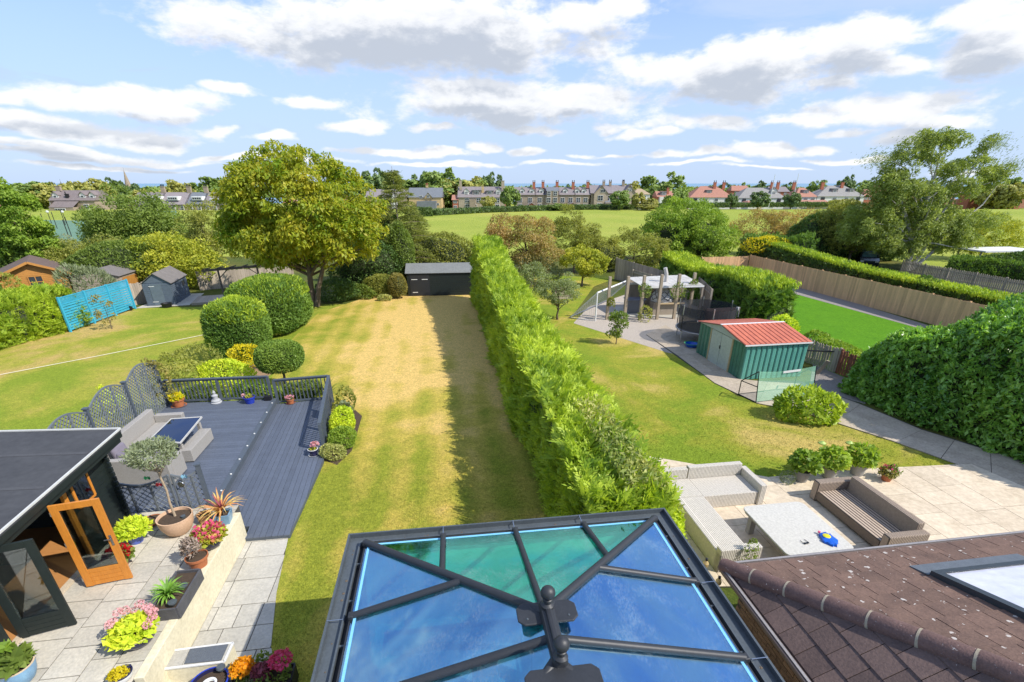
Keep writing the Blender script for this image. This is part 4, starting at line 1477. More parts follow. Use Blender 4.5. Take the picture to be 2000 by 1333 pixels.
# brick side wall under the eave
ew = thing('extension_wall', 'brown brick side wall under the tiled extension roof', 'wall', EP(.14, 2, 0))
MB().prism([tuple(EP(a, b)[:2]) for a, b in ((.20, .22), (EXA, .22), (EXA, EXB), (.20, EXB))], 0, EZ - .12).build('wall_core', M_JOINT, ew, world=True)
me = MB().box((0, 0, 0), (.02, .215, .065)).mesh('brick', M_BRICK)
for k in range(11):
    for i in range(17):
        o = bpy.data.objects.new('brick', me)
        p = EP(.19, .34 + i * .225 + (.11 if k % 2 else 0), EZ - .19 - k * .075)
        o.location = p; o.rotation_euler = (0, 0, GA)
        link(o, ew, True)

# ------------------------------------------------------------------ black summerhouse on the patio
SHC = Vector((-9.12 + .0, 9.45, 0))      # far garden corner of its wall
SHR = thing('summerhouse', 'black timber summerhouse with flat felt roof and open glazed doors', 'summerhouse', LP(SHC, -1.5, -2, PZ))


def SH(a, b, z):    # a across (negative = away from garden), b along (negative = towards the house)
    return LP(SHC, a, b, z)


WH = 1.98
# garden wall: log boards either side of the opening
me = MB().box((0, 0, 0), (.07, 1.0, .118)).mesh('board', M_CHAR)
def logs(parent, a, b0, b1, z0, z1):
    n = round((z1 - z0) / .122)
    for i in range(n):
        o = bpy.data.objects.new('board', me)
        o.location = SH(a, (b0 + b1) / 2, z0 + .061 + i * .122)
        o.rotation_euler = (0, 0, GA); o.scale = (1, b1 - b0, 1)
        link(o, parent, True)
logs(SHR, 0, -1.25, .06, PZ, PZ + WH + .1)
logs(SHR, 0, -4.9, -3.62, PZ, PZ + WH + .1)
me2 = MB().box((0, 0, 0), (1.0, .07, .118)).mesh('board', M_CHAR)
for i in range(17):
    o = bpy.data.objects.new('board', me2)
    o.location = SH(-1.9, .0 - .01, PZ + .061 + i * .122); o.rotation_euler = (0, 0, GA); o.scale = (3.9, 1, 1)
    link(o, SHR, True)
# crossed log ends at the corner
for i in range(17):
    o = bpy.data.objects.new('log_end', MB().box((0, 0, 0), (.16, .065, .10)).mesh('log_end', M_CHAR) if i == 0 else le)
    le = o.data
    o.location = SH(.06, -.0, PZ + .061 + i * .122); o.rotation_euler = (0, 0, GA); link(o, SHR, True)
# side window in the wall
wn = MB(); wn.beam(SH(.045, -1.12, PZ + 1.15), SH(.045, -1.12, PZ + 1.95), .04, .05, (0, 1, 0)); wn.beam(SH(.045, -.62, PZ + 1.15), SH(.045, -.62, PZ + 1.95), .04, .05, (0, 1, 0))
wn.beam(SH(.045, -1.12, PZ + 1.15), SH(.045, -.62, PZ + 1.15), .05, .04); wn.beam(SH(.045, -1.12, PZ + 1.95), SH(.045, -.62, PZ + 1.95), .05, .04)
wno = wn.build('window_frame', M_OAK, SHR, world=True)
MB().prism([tuple(SH(.046, -1.10, 0)[:2]), tuple(SH(.052, -1.10, 0)[:2]), tuple(SH(.052, -.64, 0)[:2]), tuple(SH(.046, -.64, 0)[:2])], PZ + 1.17, PZ + 1.93).build('window_glass', M_PANE, SHR, world=True)
MB().prism(xy(SH(-3.9, -5, 0), SH(-.04, -5, 0), SH(-.04, -.05, 0), SH(-3.9, -.05, 0)), PZ + .001, PZ + .03).build('floor', surf('laid_timber_floor', (.50, .24, .08), (.4, .18, .06), 3, .4, .05, stretch=(1, 8, 1)), SHR, world=True)
MB().beam(SH(-3.9, -5, PZ + 1), SH(-3.9, 0, PZ + 1), .05, 2.1).build('back_wall', M_CHAR, SHR, world=True)
MB().beam(SH(.02, -3.6, PZ + .03), SH(.02, -1.27, PZ + .03), .11, .05).build('door_sill', surf('pale_sill_timber', (.6, .5, .36), None, 6, .6, .1), SHR, world=True)
MB().beam(SH(-.01, -1.30, PZ), SH(-.01, -1.30, PZ + WH - .02), .07, .09, (0, 1, 0)).build('door_jamb', M_OAK, SHR, world=True)
MB().beam(SH(-.01, -3.58, PZ), SH(-.01, -3.58, PZ + WH - .02), .07, .09, (0, 1, 0)).build('door_jamb', M_CHAR, SHR, world=True)
# flat roof, overhanging the garden side
ra, rb, rc, rd = G(232, 838, 2.96), SH(.56, -5.4, 2.96), SH(-4.3, -5.4, 3.10), SH(-4.3, .6, 3.10)
ra = SH(.27, .52, 2.96)
rfz = lambda x, y: 2.96 - .035 * ((x - SHC.x) * UX + (y - SHC.y) * UY)
plan = xy(ra, rb, rc, rd)
MB().prism(plan, lambda x, y: rfz(x, y) - .05, rfz).build('roof', M_FELT, SHR, world=True)
def edge(p, q, w, h, off, m, nm):
    MB().beam(Vector((p.x, p.y, rfz(p.x, p.y) + off)), Vector((q.x, q.y, rfz(q.x, q.y) + off)), w, h).build(nm, m, SHR, world=True)
edge(ra, rb, .035, .035, .012, M_TRIMW, 'roof_trim'); edge(rd, ra, .035, .035, .012, M_TRIMW, 'roof_trim')
for b_ in (-.6, -1.9, -3.2, -4.5):
    p, q = SH(-4.2, b_, 0), SH(.24, b_, 0)
    MB().beam(Vector((p.x, p.y, rfz(p.x, p.y) + .004)), Vector((q.x, q.y, rfz(q.x, q.y) + .004)), .09, .007).build('felt_seam', surf('seam_felt', (.075, .077, .08), (.05, .05, .055), 5, .85, .2), SHR, world=True)
rb2 = SH(.54, -5.4, 0); ra2 = SH(.25, .50, 0); rd2 = SH(-4.3, .58, 0)
edge(ra2, rb2, .04, .13, -.115, M_CHAR, 'fascia'); edge(SH(.21, .46, 0), SH(.50, -5.4, 0), .03, .12, -.235, M_CHAR, 'fascia'); edge(rd2, SH(.24, .50, 0), .04, .16, -.13, M_CHAR, 'fascia')


def glazed_door(name, label, hinge, tip, m, handle=True):
    d = Vector((tip[0] - hinge[0], tip[1] - hinge[1], 0)); w = d.length; rz = math.atan2(d.y, d.x)
    t = thing(name, label, 'door', (hinge[0], hinge[1], PZ + .03), rz, None)
    H = 1.92; s = .13; T = .045
    f = MB()
    MB().box((s / 2, 0, H / 2), (s, T, H)).build('hinge_stile', m, t, bevel=.004)
    MB().box((w - s / 2, 0, H / 2), (s, T, H)).build('lock_stile', m, t, bevel=.004)
    MB().box((w / 2, 0, H - s / 2 - .001), (w - 2 * s - .002, T, s)).build('top_rail', m, t, bevel=.004)
    for i in range(4):
        MB().box((w / 2, 0, .055 + i * .098), (w - 2 * s - .002, T * .8, .092)).build('panel_board', m, t, bevel=.004)
    MB().box((w / 2, 0, .39 + (H - .39 - s) / 2), (w - 2 * s - .002, .012, H - .39 - s - .004)).build('glass', M_PANE, t)
    if handle:
        hd = MB().box((w - .065, -T / 2 - .006, .98), (.04, .012, .24))
        hd.box((w - .105, -T / 2 - .045, 1.03), (.12, .018, .022)); hd.box((w - .06, -T / 2 - .028, 1.03), (.02, .045, .02))
        hd.build('handle', M_CHROME, t, bevel=.003)
        for z in (.15, 1.0, 1.7):
            MB().tube([(0, -T / 2 - .005, z), (0, -T / 2 - .005, z + .09)], .011, 8).build('hinge', M_CHROME, t)
    return t


glazed_door('orange_door', 'open orange varnished glazed door of the summerhouse with chrome handle', G(171, 1148, PZ), G(261, 1130, PZ), M_OAK)
glazed_door('dark_door', 'open black glazed door of the summerhouse nearest the house', SH(.03, -3.55, 0) + Vector((.0, .15, 0)), G(152, 1220, PZ), M_CHAR, False)
# a seat and table inside, seen through the opening
ist = thing('indoor_bench', 'dark bench inside the summerhouse doorway', 'bench', SH(-1.5, -2, PZ + .03), GA)
MB().box((0, 0, .42), (.55, 1.6, .06)).build('seat', M_CHAR, ist); MB().box((-.24, 0, .7), (.05, 1.6, .5)).build('backrest', M_CHAR, ist)
for s in (-.7, .7): MB().box((0, s, .2), (.5, .06, .4)).build('leg', M_CHAR, ist)

# ------------------------------------------------------------------ pots
def pot(name, label, c, prof, m, soil=None, group=None, cat='plant pot', saucer=None, n=28, rim=None):
    """prof = outside profile (r, z) from the base up; hollow with soil near the rim"""
    t = thing(name, label, cat, c, 0, group)
    R0 = prof[-1][0]; Hh = prof[-1][1]
    th = max(.012, R0 * .07)
    full = list(prof) + [(R0 - th, Hh), (R0 - th * 1.2, Hh * .8)]
    MB().lathe([(0, 0)] + full, (0, 0, 0), n, False).build('pot_body', m, t, smooth=True)
    if rim:
        MB().lathe([(R0 + .003, Hh - .01), (R0 + .006, Hh + .004), (R0 - th, Hh + .006), (R0 - th, Hh - .01)], (0, 0, 0), n, False).build('rim', rim, t, smooth=True)
    MB().lathe([(0, Hh * .86 + .01), (R0 * .5, Hh * .87), (R0 - th * 1.1, Hh * .85)], (0, 0, 0), n, False).build('soil', soil or M_SOIL, t)
    if saucer:
        MB().lathe([(0, .0), (R0 * .95, 0), (R0 * 1.12, .03), (R0 * 1.06, .03), (R0 * .9, .012)], (0, 0, -.001), n, False).build('saucer', saucer, t, smooth=True)
    return t


def fill(t, name, m, r, h, z, n, L, asp=.5, up=.4, outb=.5, seed=0, ctr=(0, 0), p=2.0, zmin=-.25, rnd=.9):
    P, O = ellipsoid_pts((ctr[0], ctr[1], z), (r, r, h), n, seed, .12, zmin)
    k = np.random.RandomState(seed + 5).uniform(.35, 1, (len(P), 1)) ** .5
    P = np.array([ctr[0], ctr[1], z]) + (P - np.array([ctr[0], ctr[1], z])) * k
    P[:, 2] = np.maximum(P[:, 2], .02)
    return leaves(name, P, O, m, t, L, asp, up, outb, rnd, .6, seed, world=False)


BOWL = lambda r, h: [(r * .45, 0), (r * .72, h * .2), (r * .9, h * .5), (r * .98, h * .8), (r, h)]
TAPER = lambda r, h: [(r * .68, 0), (r * .86, h * .72), (r * .87, h * .78), (r * .99, h * .79), (r, h)]
# big pale terracotta bowl with the standard olive tree
t = pot('terracotta_bowl', 'big pale terracotta bowl with a stone lantern on its soil, holding the standard olive', G(352, 1040, PZ), BOWL(.36, .46), M_PALETERRA)
oc = G(352, 1036, PZ)
MB().lathe([(0, 0), (.045, 0), (.05, .05), (0, .06)], (.18, .02, .40), 12, False).build('solar_light', M_ALU, t)
otr = thing('olive_tree', 'standard olive tree with pale bushy head in the terracotta bowl', 'tree', (oc.x, oc.y, PZ + .4))
MB().tube([(0, 0, 0), (-.02, .01, .35), (.02, .0, .7), (-.03, .02, 1.0), (-.04, .02, 1.25)], [.028, .024, .022, .021, .019], 8).build('trunk', surf('olive_bark', (.46, .36, .24), (.28, .21, .14), 12, .9, .3), otr, smooth=True)
fk = MB(); rr_ = random.Random(3)
for i in range(12):
    a = i * .55; l = rr_.uniform(.25, .5)
    fk.tube([(-.04, .02, 1.02 + .02 * i), (-.04 + l * .5 * math.cos(a), .02 + l * .5 * math.sin(a), 1.32), (-.04 + l * math.cos(a), .02 + l * math.sin(a), 1.5)], [.013, .009, .004], 5, False)
fk.build('branches', MATS['olive_bark'], otr)
fill(otr, 'foliage', F_GREY, .50, .33, 1.62, 2600, .085, .26, .3, .5, 3, (-.04, .02), zmin=-.7)
t = pot('blue_pot', 'mid blue pot of lime green leaves beside the summerhouse wall', G(268, 1058, PZ), TAPER(.18, .24), surf('periwinkle_glaze', (.09, .14, .50), None, 5, .3, .02))
fill(t, 'foliage', F_LIME, .36, .26, .34, 900, .13, .42, .3, .6, 4)
t = pot('red_geranium_pot', 'low pot of scarlet geraniums behind the orange door', G(240, 1105, PZ), TAPER(.15, .18), M_TERRA)
fill(t, 'foliage', F_GREEN, .30, .16, .24, 380, .09, .8, .2, .4, 5); fill(t, 'flowers', F_RED, .30, .2, .30, 260, .06, .9, .4, .3, 6, zmin=.1)
t = pot('orange_dish', 'wide terracotta dish half hidden behind the pale bowl', G(298, 1022, PZ), [(.10, 0), (.22, .05), (.24, .09)], M_TERRA)
# hexagonal tan pot, blue square pot with cordyline
t = thing('tan_square_pot', 'empty tan six sided pot left of the cordyline', 'plant pot', G(402, 1020, PZ), .4)
MB().lathe([(0, 0), (.12, 0), (.16, .24), (.145, .24), (.135, .18)], (0, 0, 0), 6, False).build('pot_body', surf('tan_clay', (.52, .30, .13), (.4, .22, .09), 8, .8, .2), t); MB().lathe([(0, .17), (.14, .17)], (0, 0, 0), 6, False).build('soil', M_SOIL, t)
t = thing('cordyline_pot', 'pale blue square pot at the wall end holding the spiky cordyline', 'plant pot', G(440, 1020, PZ), GA + .1)
sq = MB(); s0, s1 = .13, .165
sq.add([(-s0, -s0, 0), (s0, -s0, 0), (s0, s0, 0), (-s0, s0, 0), (-s1, -s1, .27), (s1, -s1, .27), (s1, s1, .27), (-s1, s1, .27), (-s1 + .025, -s1 + .025, .27), (s1 - .025, -s1 + .025, .27), (s1 - .025, s1 - .025, .27), (-s1 + .025, s1 - .025, .27), (-s0, -s0, .2), (s0, -s0, .2), (s0, s0, .2), (-s0, s0, .2)],
       [(3, 2, 1, 0)] + [(i, (i + 1) % 4, 4 + (i + 1) % 4, 4 + i) for i in range(4)] + [(4 + i, 4 + (i + 1) % 4, 8 + (i + 1) % 4, 8 + i) for i in range(4)] + [(8 + i, 8 + (i + 1) % 4, 12 + (i + 1) % 4, 12 + i) for i in range(4)])
sq.build('pot_body', M_PALEBLUE, t); MB().quad((-.14, -.14, .22), (.14, -.14, .22), (.14, .14, .22), (-.14, .14, .22)).build('soil', M_SOIL, t)


def spiky(name, label, c, n, L, w, m, m2=None, up=.35, seed=0, cat='plant', stem=.12, group=None):
    t = thing(name, label, cat, c, 0, group)
    r = random.Random(seed)
    MB().tube([(0, 0, 0), (0, 0, stem)], [.03, .025], 7).build('stem', M_BARK, t)
    for grp, mm, k0 in (('leaves', m, 0), ('centre_leaves', m2, 1)):
        if mm is None: continue
        mb = MB()
        for i in range(n if k0 == 0 else n // 3):
            a = i * 2.399 + r.uniform(-.1, .1); e = (r.uniform(up - .35, up + .55) if k0 == 0 else r.uniform(.9, 1.4))
            l = L * r.uniform(.75, 1.1) * (1 if k0 == 0 else .7)
            dx, dy = math.cos(a), math.sin(a); pts = []
            for k in range(6):
                q = k / 5; ee = e - q * q * (.5 if k0 == 0 else .1)
                pts.append((dx * l * q * math.cos(ee), dy * l * q * math.cos(ee), stem + l * q * math.sin(ee) + .02))
            for k in range(5):
                w0, w1 = w * (1 - (k / 5) ** 2) * .5 + .002, w * (1 - ((k + 1) / 5) ** 2) * .5 + .002
                sx, sy = -dy, dx
                a0, a1 = pts[k], pts[k + 1]
                mb.add([(a0[0] - sx * w0, a0[1] - sy * w0, a0[2] + w0 * .3), a0, (a0[0] + sx * w0, a0[1] + sy * w0, a0[2] + w0 * .3),
                        (a1[0] - sx * w1, a1[1] - sy * w1, a1[2] + w1 * .3), a1, (a1[0] + sx * w1, a1[1] + sy * w1, a1[2] + w1 * .3)], [(0, 1, 4, 3), (1, 2, 5, 4)])
        mb.build(grp, mm, t)
    return t


cp = G(440, 1020, PZ)
spiky('cordyline', 'spiky orange striped cordyline with dark red centre in the pale blue pot', (cp.x, cp.y, PZ + .22), 34, .62, .045, F_CORDY, F_PURPLE, .45, 2, 'plant', .1)
t = pot('begonia_pot', 'dark navy pot of pink begonias with bronze leaves near the wall', G(415, 1068, PZ), BOWL(.24, .24), M_NAVY)
fill(t, 'foliage', F_GOLD, .36, .22, .30, 700, .11, .6, .3, .5, 8); fill(t, 'bronze_foliage', F_CORDY, .36, .24, .32, 260, .10, .5, .4, .5, 9, zmin=.0); fill(t, 'flowers', F_CERISE, .36, .25, .36, 240, .075, .9, .3, .3, 10, zmin=.1)
t = pot('terracotta_pot', 'terracotta pot holding a withered dark shrub', G(390, 1105, PZ), TAPER(.215, .26), M_TERRA)
fill(t, 'withered_shrub', F_DEAD, .20, .30, .40, 420, .10, .3, .5, .6, 11, (-.12, .05), zmin=-.3)
# slate trough with clump of strap leaves and two solar lights
tc_ = G(352, 1170, PZ)
t = thing('stone_trough', 'dark slate trough with strap leaved plant and solar lamps', 'planter', tc_, GA)
tw, tl, th = .44, 1.02, .26
for nm, c, s in (('long_side', (-tw / 2, 0, th / 2), (.035, tl, th)), ('long_side', (tw / 2, 0, th / 2), (.035, tl, th)), ('short_side', (0, -tl / 2, th / 2), (tw - .037, .035, th)), ('short_side', (0, tl / 2, th / 2), (tw - .037, .035, th))):
    MB().box(c, s).build(nm, surf('slate_trough', (.10, .10, .11), (.055, .055, .06), 7, .7, .25), t, bevel=.004)
MB().box((0, 0, .1), (tw - .04, tl - .04, .2)).build('soil', M_SOIL, t)
for j, (x, y) in enumerate(((.13, .02), (.12, -.40))):
    s = MB().lathe([(.0, 0), (.05, 0), (.075, .05), (.075, .07), (0, .07)], (x, y, .25), 14, False).build('solar_lamp', M_ALU, t)
spiky('strap_leaf_clump', 'dark green strap leaved clump in the slate trough', (tc_.x - .06, tc_.y - .14, PZ + .19), 60, .36, .05, F_LAUREL, None, .9, 5, 'plant', .02)
# hydrangea
t = pot('hydrangea_bowl', 'navy glazed bowl of lime leaves and pale pink hydrangea heads', G(275, 1255, PZ), BOWL(.28, .24), M_NAVY, rim=surf('buff_rim', (.7, .55, .38), None, 9, .5, .05))
fill(t, 'foliage', F_LIME, .38, .24, .28, 650, .12, .62, .25, .5, 12, (-.05, .0), zmin=-.2)
hr = random.Random(5)
for i in range(11):
    a = -.2 + i * .37
    x, y = -.06 + (.30 + .04 * (i % 2)) * math.cos(a), .06 + .30 * math.sin(a)
    z = .42 + .06 * (i % 3)
    P, O = ellipsoid_pts((x, y, z), (.075, .075, .055), 90, 40 + i, .05)
    leaves('flower_head', P, O, F_PINK, t, .035, .9, .1, .2, .7, .9, 50 + i, world=False)
# bergenia pot bottom left
t = pot('glazed_pot', 'large pale blue glazed pot with buff rim and broad green leaves at the patio corner', G(48, 1330, PZ), BOWL(.235, .36), M_PALEBLUE, rim=MATS['buff_rim'])
fill(t, 'foliage', F_GREEN, .26, .26, .42, 120, .20, .62, .1, .7, 13, zmin=-.1); fill(t, 'shoot', F_BRIGHT, .10, .14, .72, 22, .15, .5, .2, .9, 14)
t = pot('white_yellow_pot', 'small white oval pot with blue rim of yellow sedum', G(243, 1328, PZ), BOWL(.15, .16), M_WHITE, rim=M_NAVY)
fill(t, 'flowers', F_YELLOW, .15, .08, .17, 420, .04, .7, .3, .3, 15, (-.03, -.02))
MB().lathe([(0, 0), (.03, 0), (.04, .03), (0, .035)], (.06, .10, .16), 10, False).build('solar_lamp', M_NAVY, t)
sb_ = G(410, 1340, 0.42)
t = pot('cobalt_rim_pot', 'round pot with cobalt rim and lantern at the bottom edge beside the step', (sb_.x, sb_.y, .02), BOWL(.30, .48), M_NAVY, rim=M_BLUEG)
MB().lathe([(.10, .42), (.12, .46), (.085, .46), (.075, .42)], (0, 0, 0), 20, False).build('white_ring', M_WHITE, t)
MB().lathe([(0, 0), (.05, .0), (.075, .06), (.06, .09), (0, .09)], (.08, .25, .47), 14, False).build('solar_lamp', M_ALU, t)
# trough of bedding plants
fb_ = G(520, 1345, .02)
t = thing('flower_trough', 'black trough of orange marigolds, purple leaves and red geraniums', 'planter', (fb_.x, fb_.y, .02), rad(10))
for c, s in (((0, -.17, .16), (1.0, .03, .32)), ((0, .17, .16), (1.0, .03, .32)), ((-.5, 0, .16), (.03, .31, .32)), ((.5, 0, .16), (.03, .31, .32))):
    MB().box(c, s).build('side', M_BLACK, t)
MB().box((0, 0, .14), (.96, .3, .27)).build('soil', M_SOIL, t)
fill(t, 'marigold_flowers', F_ORANGE, .20, .16, .52, 420, .06, .9, .3, .3, 21, (-.30, .05), zmin=-.1)
fill(t, 'purple_foliage', F_PURPLE, .18, .15, .42, 320, .08, .6, .4, .4, 22, (.0, .0))
fill(t, 'geranium_flowers', F_CERISE, .22, .16, .55, 260, .06, .9, .3, .3, 23, (.32, .06), zmin=.0)
fill(t, 'foliage', F_GREEN, .5, .14, .36, 500, .08, .6, .3, .4, 24, (.05, 0)); fill(t, 'silver_foliage', F_GREY, .2, .12, .34, 240, .07, .3, .4, .5, 25, (-.15, -.12))
# deck pots
t = pot('orange_leaf_pot', 'terracotta pot of golden leaves in the far left deck corner', G(350, 793, UPZ), TAPER(.24, .30), M_TERRA, saucer=M_TERRA)
fill(t, 'foliage', F_YELLOW, .27, .18, .36, 260, .10, .6, .4, .5, 31); fill(t, 'green_foliage', F_LIME, .27, .18, .33, 160, .10, .6, .4, .5, 32)
t = pot('cobalt_pot', 'cobalt blue pot in the middle of the far deck railing', G(489, 787, UPZ), TAPER(.22, .26), M_BLUEG)
fill(t, 'foliage', F_GOLD, .12, .08, .27, 60, .08, .5, .5, .5, 33); fill(t, 'pale_flower', F_PINK, .08, .07, .3, 30, .06, .9, .4, .4, 34, (-.2, 0))
t = pot('small_orange_pot', 'small terracotta pot of pink flowers on the lower deck', G(568, 788, LOZ), TAPER(.155, .19), M_TERRA, saucer=M_TERRA)
fill(t, 'flowers', F_PINK, .18, .10, .26, 90, .07, .8, .4, .4, 35); fill(t, 'foliage', F_GREEN, .15, .1, .22, 60, .08, .5, .5, .5, 36)
t = pot('small_navy_pot', 'small navy pot of pink flowers at the open end of the deck railing', G(613, 889, LOZ), TAPER(.15, .22), M_NAVY, rim=M_WHITE, saucer=M_WHITE)
fill(t, 'flowers', F_PINK, .13, .12, .32, 90, .07, .8, .4, .4, 37, (.05, .1)); fill(t, 'foliage', F_GOLD, .12, .06, .22, 50, .07, .5, .5, .5, 38)
bd = thing('buddha_statue', 'small grey seated stone figure on the deck by the far railing', 'statue', G(423, 787, UPZ))
b_ = surf('pale_grey_stone', (.42, .43, .44), (.3, .31, .32), 18, .9, .2)
MB().lathe([(0, 0), (.19, 0), (.2, .03), (.16, .06), (.17, .10), (.12, .16), (.0, .17)], (0, 0, 0), 18, False).build('base', b_, bd, smooth=True)
MB().lathe([(0, .16), (.10, .16), (.095, .24), (.115, .30), (.05, .36), (.0, .37)], (0, 0, 0), 16, False).build('torso', b_, bd, smooth=True)
MB().lathe([(0, .36), (.04, .37), (.06, .41), (.05, .46), (.025, .48), (.02, .51), (0, .52)], (0, 0, 0), 14, False).build('head', b_, bd, smooth=True)
bx = MB().box((0, 0, .09), (.24, .16, .18)); t = bx.build('black_lantern_box', M_BLACK, None, bevel=.01)
t.location = G(524, 782, UPZ); t.rotation_euler = (0, 0, GA)
tag(t, 'small black floodlight box at the foot of the step edge', 'light')
for i, (a, b, z, mm, lb) in enumerate(((-1.95, .38, 1.75, surf('green_plastic', (.05, .4, .15), None, 5, .3, 0), 'green hanging butterfly ornament on the dipped trellis'),
                                       (-1.75, .38, 1.55, surf('red_plastic', (.5, .03, .05), None, 5, .3, 0), 'red hanging ornament below the green one on the trellis'),
                                       (-1.15, .38, 1.72, surf('sky_plastic', (.3, .6, .8), None, 5, .3, 0), 'pale blue butterfly ornament on the short trellis'))):
    p = LP(WE, a, b)
    mb = MB()
    for s in (-1, 1):
        mb.add([(0, 0, 0), (s * .05, -.02, .06), (s * .08, -.03, .01), (s * .05, -.02, -.05)], [(0, 1, 2, 3)])
        mb.add([(0, .012, 0), (s * .05, -.008, .06), (s * .08, -.018, .01), (s * .05, -.008, -.05)], [(3, 2, 1, 0)])
    mb.tube([(0, 0, -.04), (0, 0, .05)], .008, 6)
    o = mb.build('hanging_ornament', mm); o.location = (p.x, p.y - .03, z); tag(o, lb, 'ornament')
o = MB().lathe([(0, -.012), (.075, -.012), (.085, 0), (.075, .012), (0, .012)], (0, 0, 0), 20, False).build('round_spinner', M_CHROME)
o.rotation_euler = (rad(90), 0, 0); p = LP(WE, -1.3, .36, 1.5); o.location = p; tag(o, 'silver disc spinner hanging on the short trellis', 'ornament')

# ------------------------------------------------------------------ rattan corner set on the deck
def block(t, name, a, b, c, d, z0, z1, m, bev=.015):
    return MB().prism(xy(a, b, c, d), z0, z1).build(name, m, t, world=True, bevel=bev)


ds = thing('rattan_corner_sofa', 'grey rattan corner sofa along the lattice fence on the upper deck', 'sofa', (-11.6, 12.6, UPZ))
SA = lambda a, b: LP((-12.15, 14.9), a, b)     # a across to the right, b down the garden
z = UPZ
block(ds, 'long_seat', SA(.20, -.15), SA(.85, -.15), SA(.85, -2.9), SA(.20, -2.9), z + .05, z + .42, M_RATTAN)
block(ds, 'long_backrest', SA(.0, -.05), SA(.19, -.05), SA(.19, -3.6), SA(.0, -3.6), z + .05, z + .88, M_RATTAN)
block(ds, 'armrest', SA(.2, .07), SA(1.05, .07), SA(1.05, -.14), SA(.2, -.14), z + .05, z + .66, M_RATTAN)
block(ds, 'short_seat', SA(.20, -2.91), SA(2.0, -2.91), SA(2.0, -3.45), SA(.20, -3.45), z + .05, z + .42, M_RATTAN)
block(ds, 'short_backrest', SA(.2, -3.46), SA(2.2, -3.46), SA(2.2, -3.65), SA(.2, -3.65), z + .05, z + .88, M_RATTAN)
block(ds, 'end_panel', SA(2.01, -2.80), SA(2.2, -2.80), SA(2.2, -3.45), SA(2.01, -3.45), z + .05, z + .66, M_RATTAN)
M_CUSH = surf('mauve_grey_cushion', (.20, .18, .22), (.15, .135, .17), 9, .95, .3)
for i, (a, b, rzz) in enumerate(((.9, -3.1, .2), (1.35, -3.12, -.15), (1.8, -3.1, .1), (.45, -2.6, 1.2))):
    o = MB().box((0, 0, 0), (.44, .16, .42)).build('cushion', M_CUSH, None)
    bvl = o.modifiers.new('bevel', 'BEVEL'); bvl.width = .07; bvl.segments = 4
    p = SA(a, b); o.location = (p.x, p.y, z + .66); o.rotation_euler = (rad(-18), 0, GA + rzz)
    tag(o, ['mauve grey cushion in the near corner of the deck sofa', 'middle mauve grey cushion on the near seat of the deck sofa', 'mauve grey cushion by the end panel of the deck sofa', 'mauve grey cushion lying against the long back of the deck sofa'][i], 'cushion', 'cushions on the deck sofa')
tq = [G(334, 818, z + .7), G(395, 814, z + .7), G(352, 866, z + .7), G(289, 861, z + .7)]
gt = thing('glass_table', 'rattan table with dark blue glass top and pale frame on the deck', 'table', (sum(p.x for p in tq) / 4, sum(p.y for p in tq) / 4, z))
ctr = Vector((gt.location.x, gt.location.y))
sc_ = lambda k: [ctr + (Vector((p.x, p.y)) - ctr) * k for p in tq]
MB().prism([(v.x, v.y) for v in sc_(.93)], z + .685, z + .70).build('glass_top', M_TABLEG, gt, world=True)
q0, q1 = sc_(1.0), sc_(.935)
for i in range(4):
    j = (i + 1) % 4
    MB().prism([(q0[i].x, q0[i].y), (q0[j].x, q0[j].y), (q1[j].x, q1[j].y), (q1[i].x, q1[i].y)], z + .66, z + .708).build('top_frame', surf('pale_frame', (.55, .54, .50), None, 12, .6, .1), gt, world=True)
q2 = sc_(.8)
MB().prism([(v.x, v.y) for v in q2], z + .56, z + .66).build('apron', M_RATTAN, gt, world=True)
for v in q2: MB().box((v.x, v.y, z + .28), (.09, .09, .56)).build('leg', M_RATTAN, gt, world=True)
bn = thing('rattan_bench', 'long grey rattan bench box on the open side of the glass table', 'bench', SA(2.1, -1.5))
bq = [G(375, 838, z + .42), G(398, 842, z + .42), G(376, 872, z + .42), G(350, 868, z + .42)]
bq = [SA(1.85, -.85), SA(2.2, -.85), SA(2.2, -2.35), SA(1.85, -2.35)]
block(bn, 'seat_box', *bq, z + .03, z + .42, M_RATTAN)

# ------------------------------------------------------------------ cream and brown rattan furniture on the right patio
Z2 = .05
cs = thing('cream_corner_sofa', 'cream rattan corner sofa with long bench beside the hedge', 'sofa', G(1400, 980, Z2))
A = G(1288, 915, Z2 + .72)


def Q(a, b):  # a right along the patio, b towards the house
    return Vector((A.x + UX * a + UY * b, A.y + UY * a - UX * b, 0))


def strips(t, name, a0, a1, b0, b1, z0, z1, m):
    n = max(2, int((a1 - a0) / .045))
    return block(t, name, Q(a0, b0), Q(a1, b0), Q(a1, b1), Q(a0, b1), z0, z1, m)


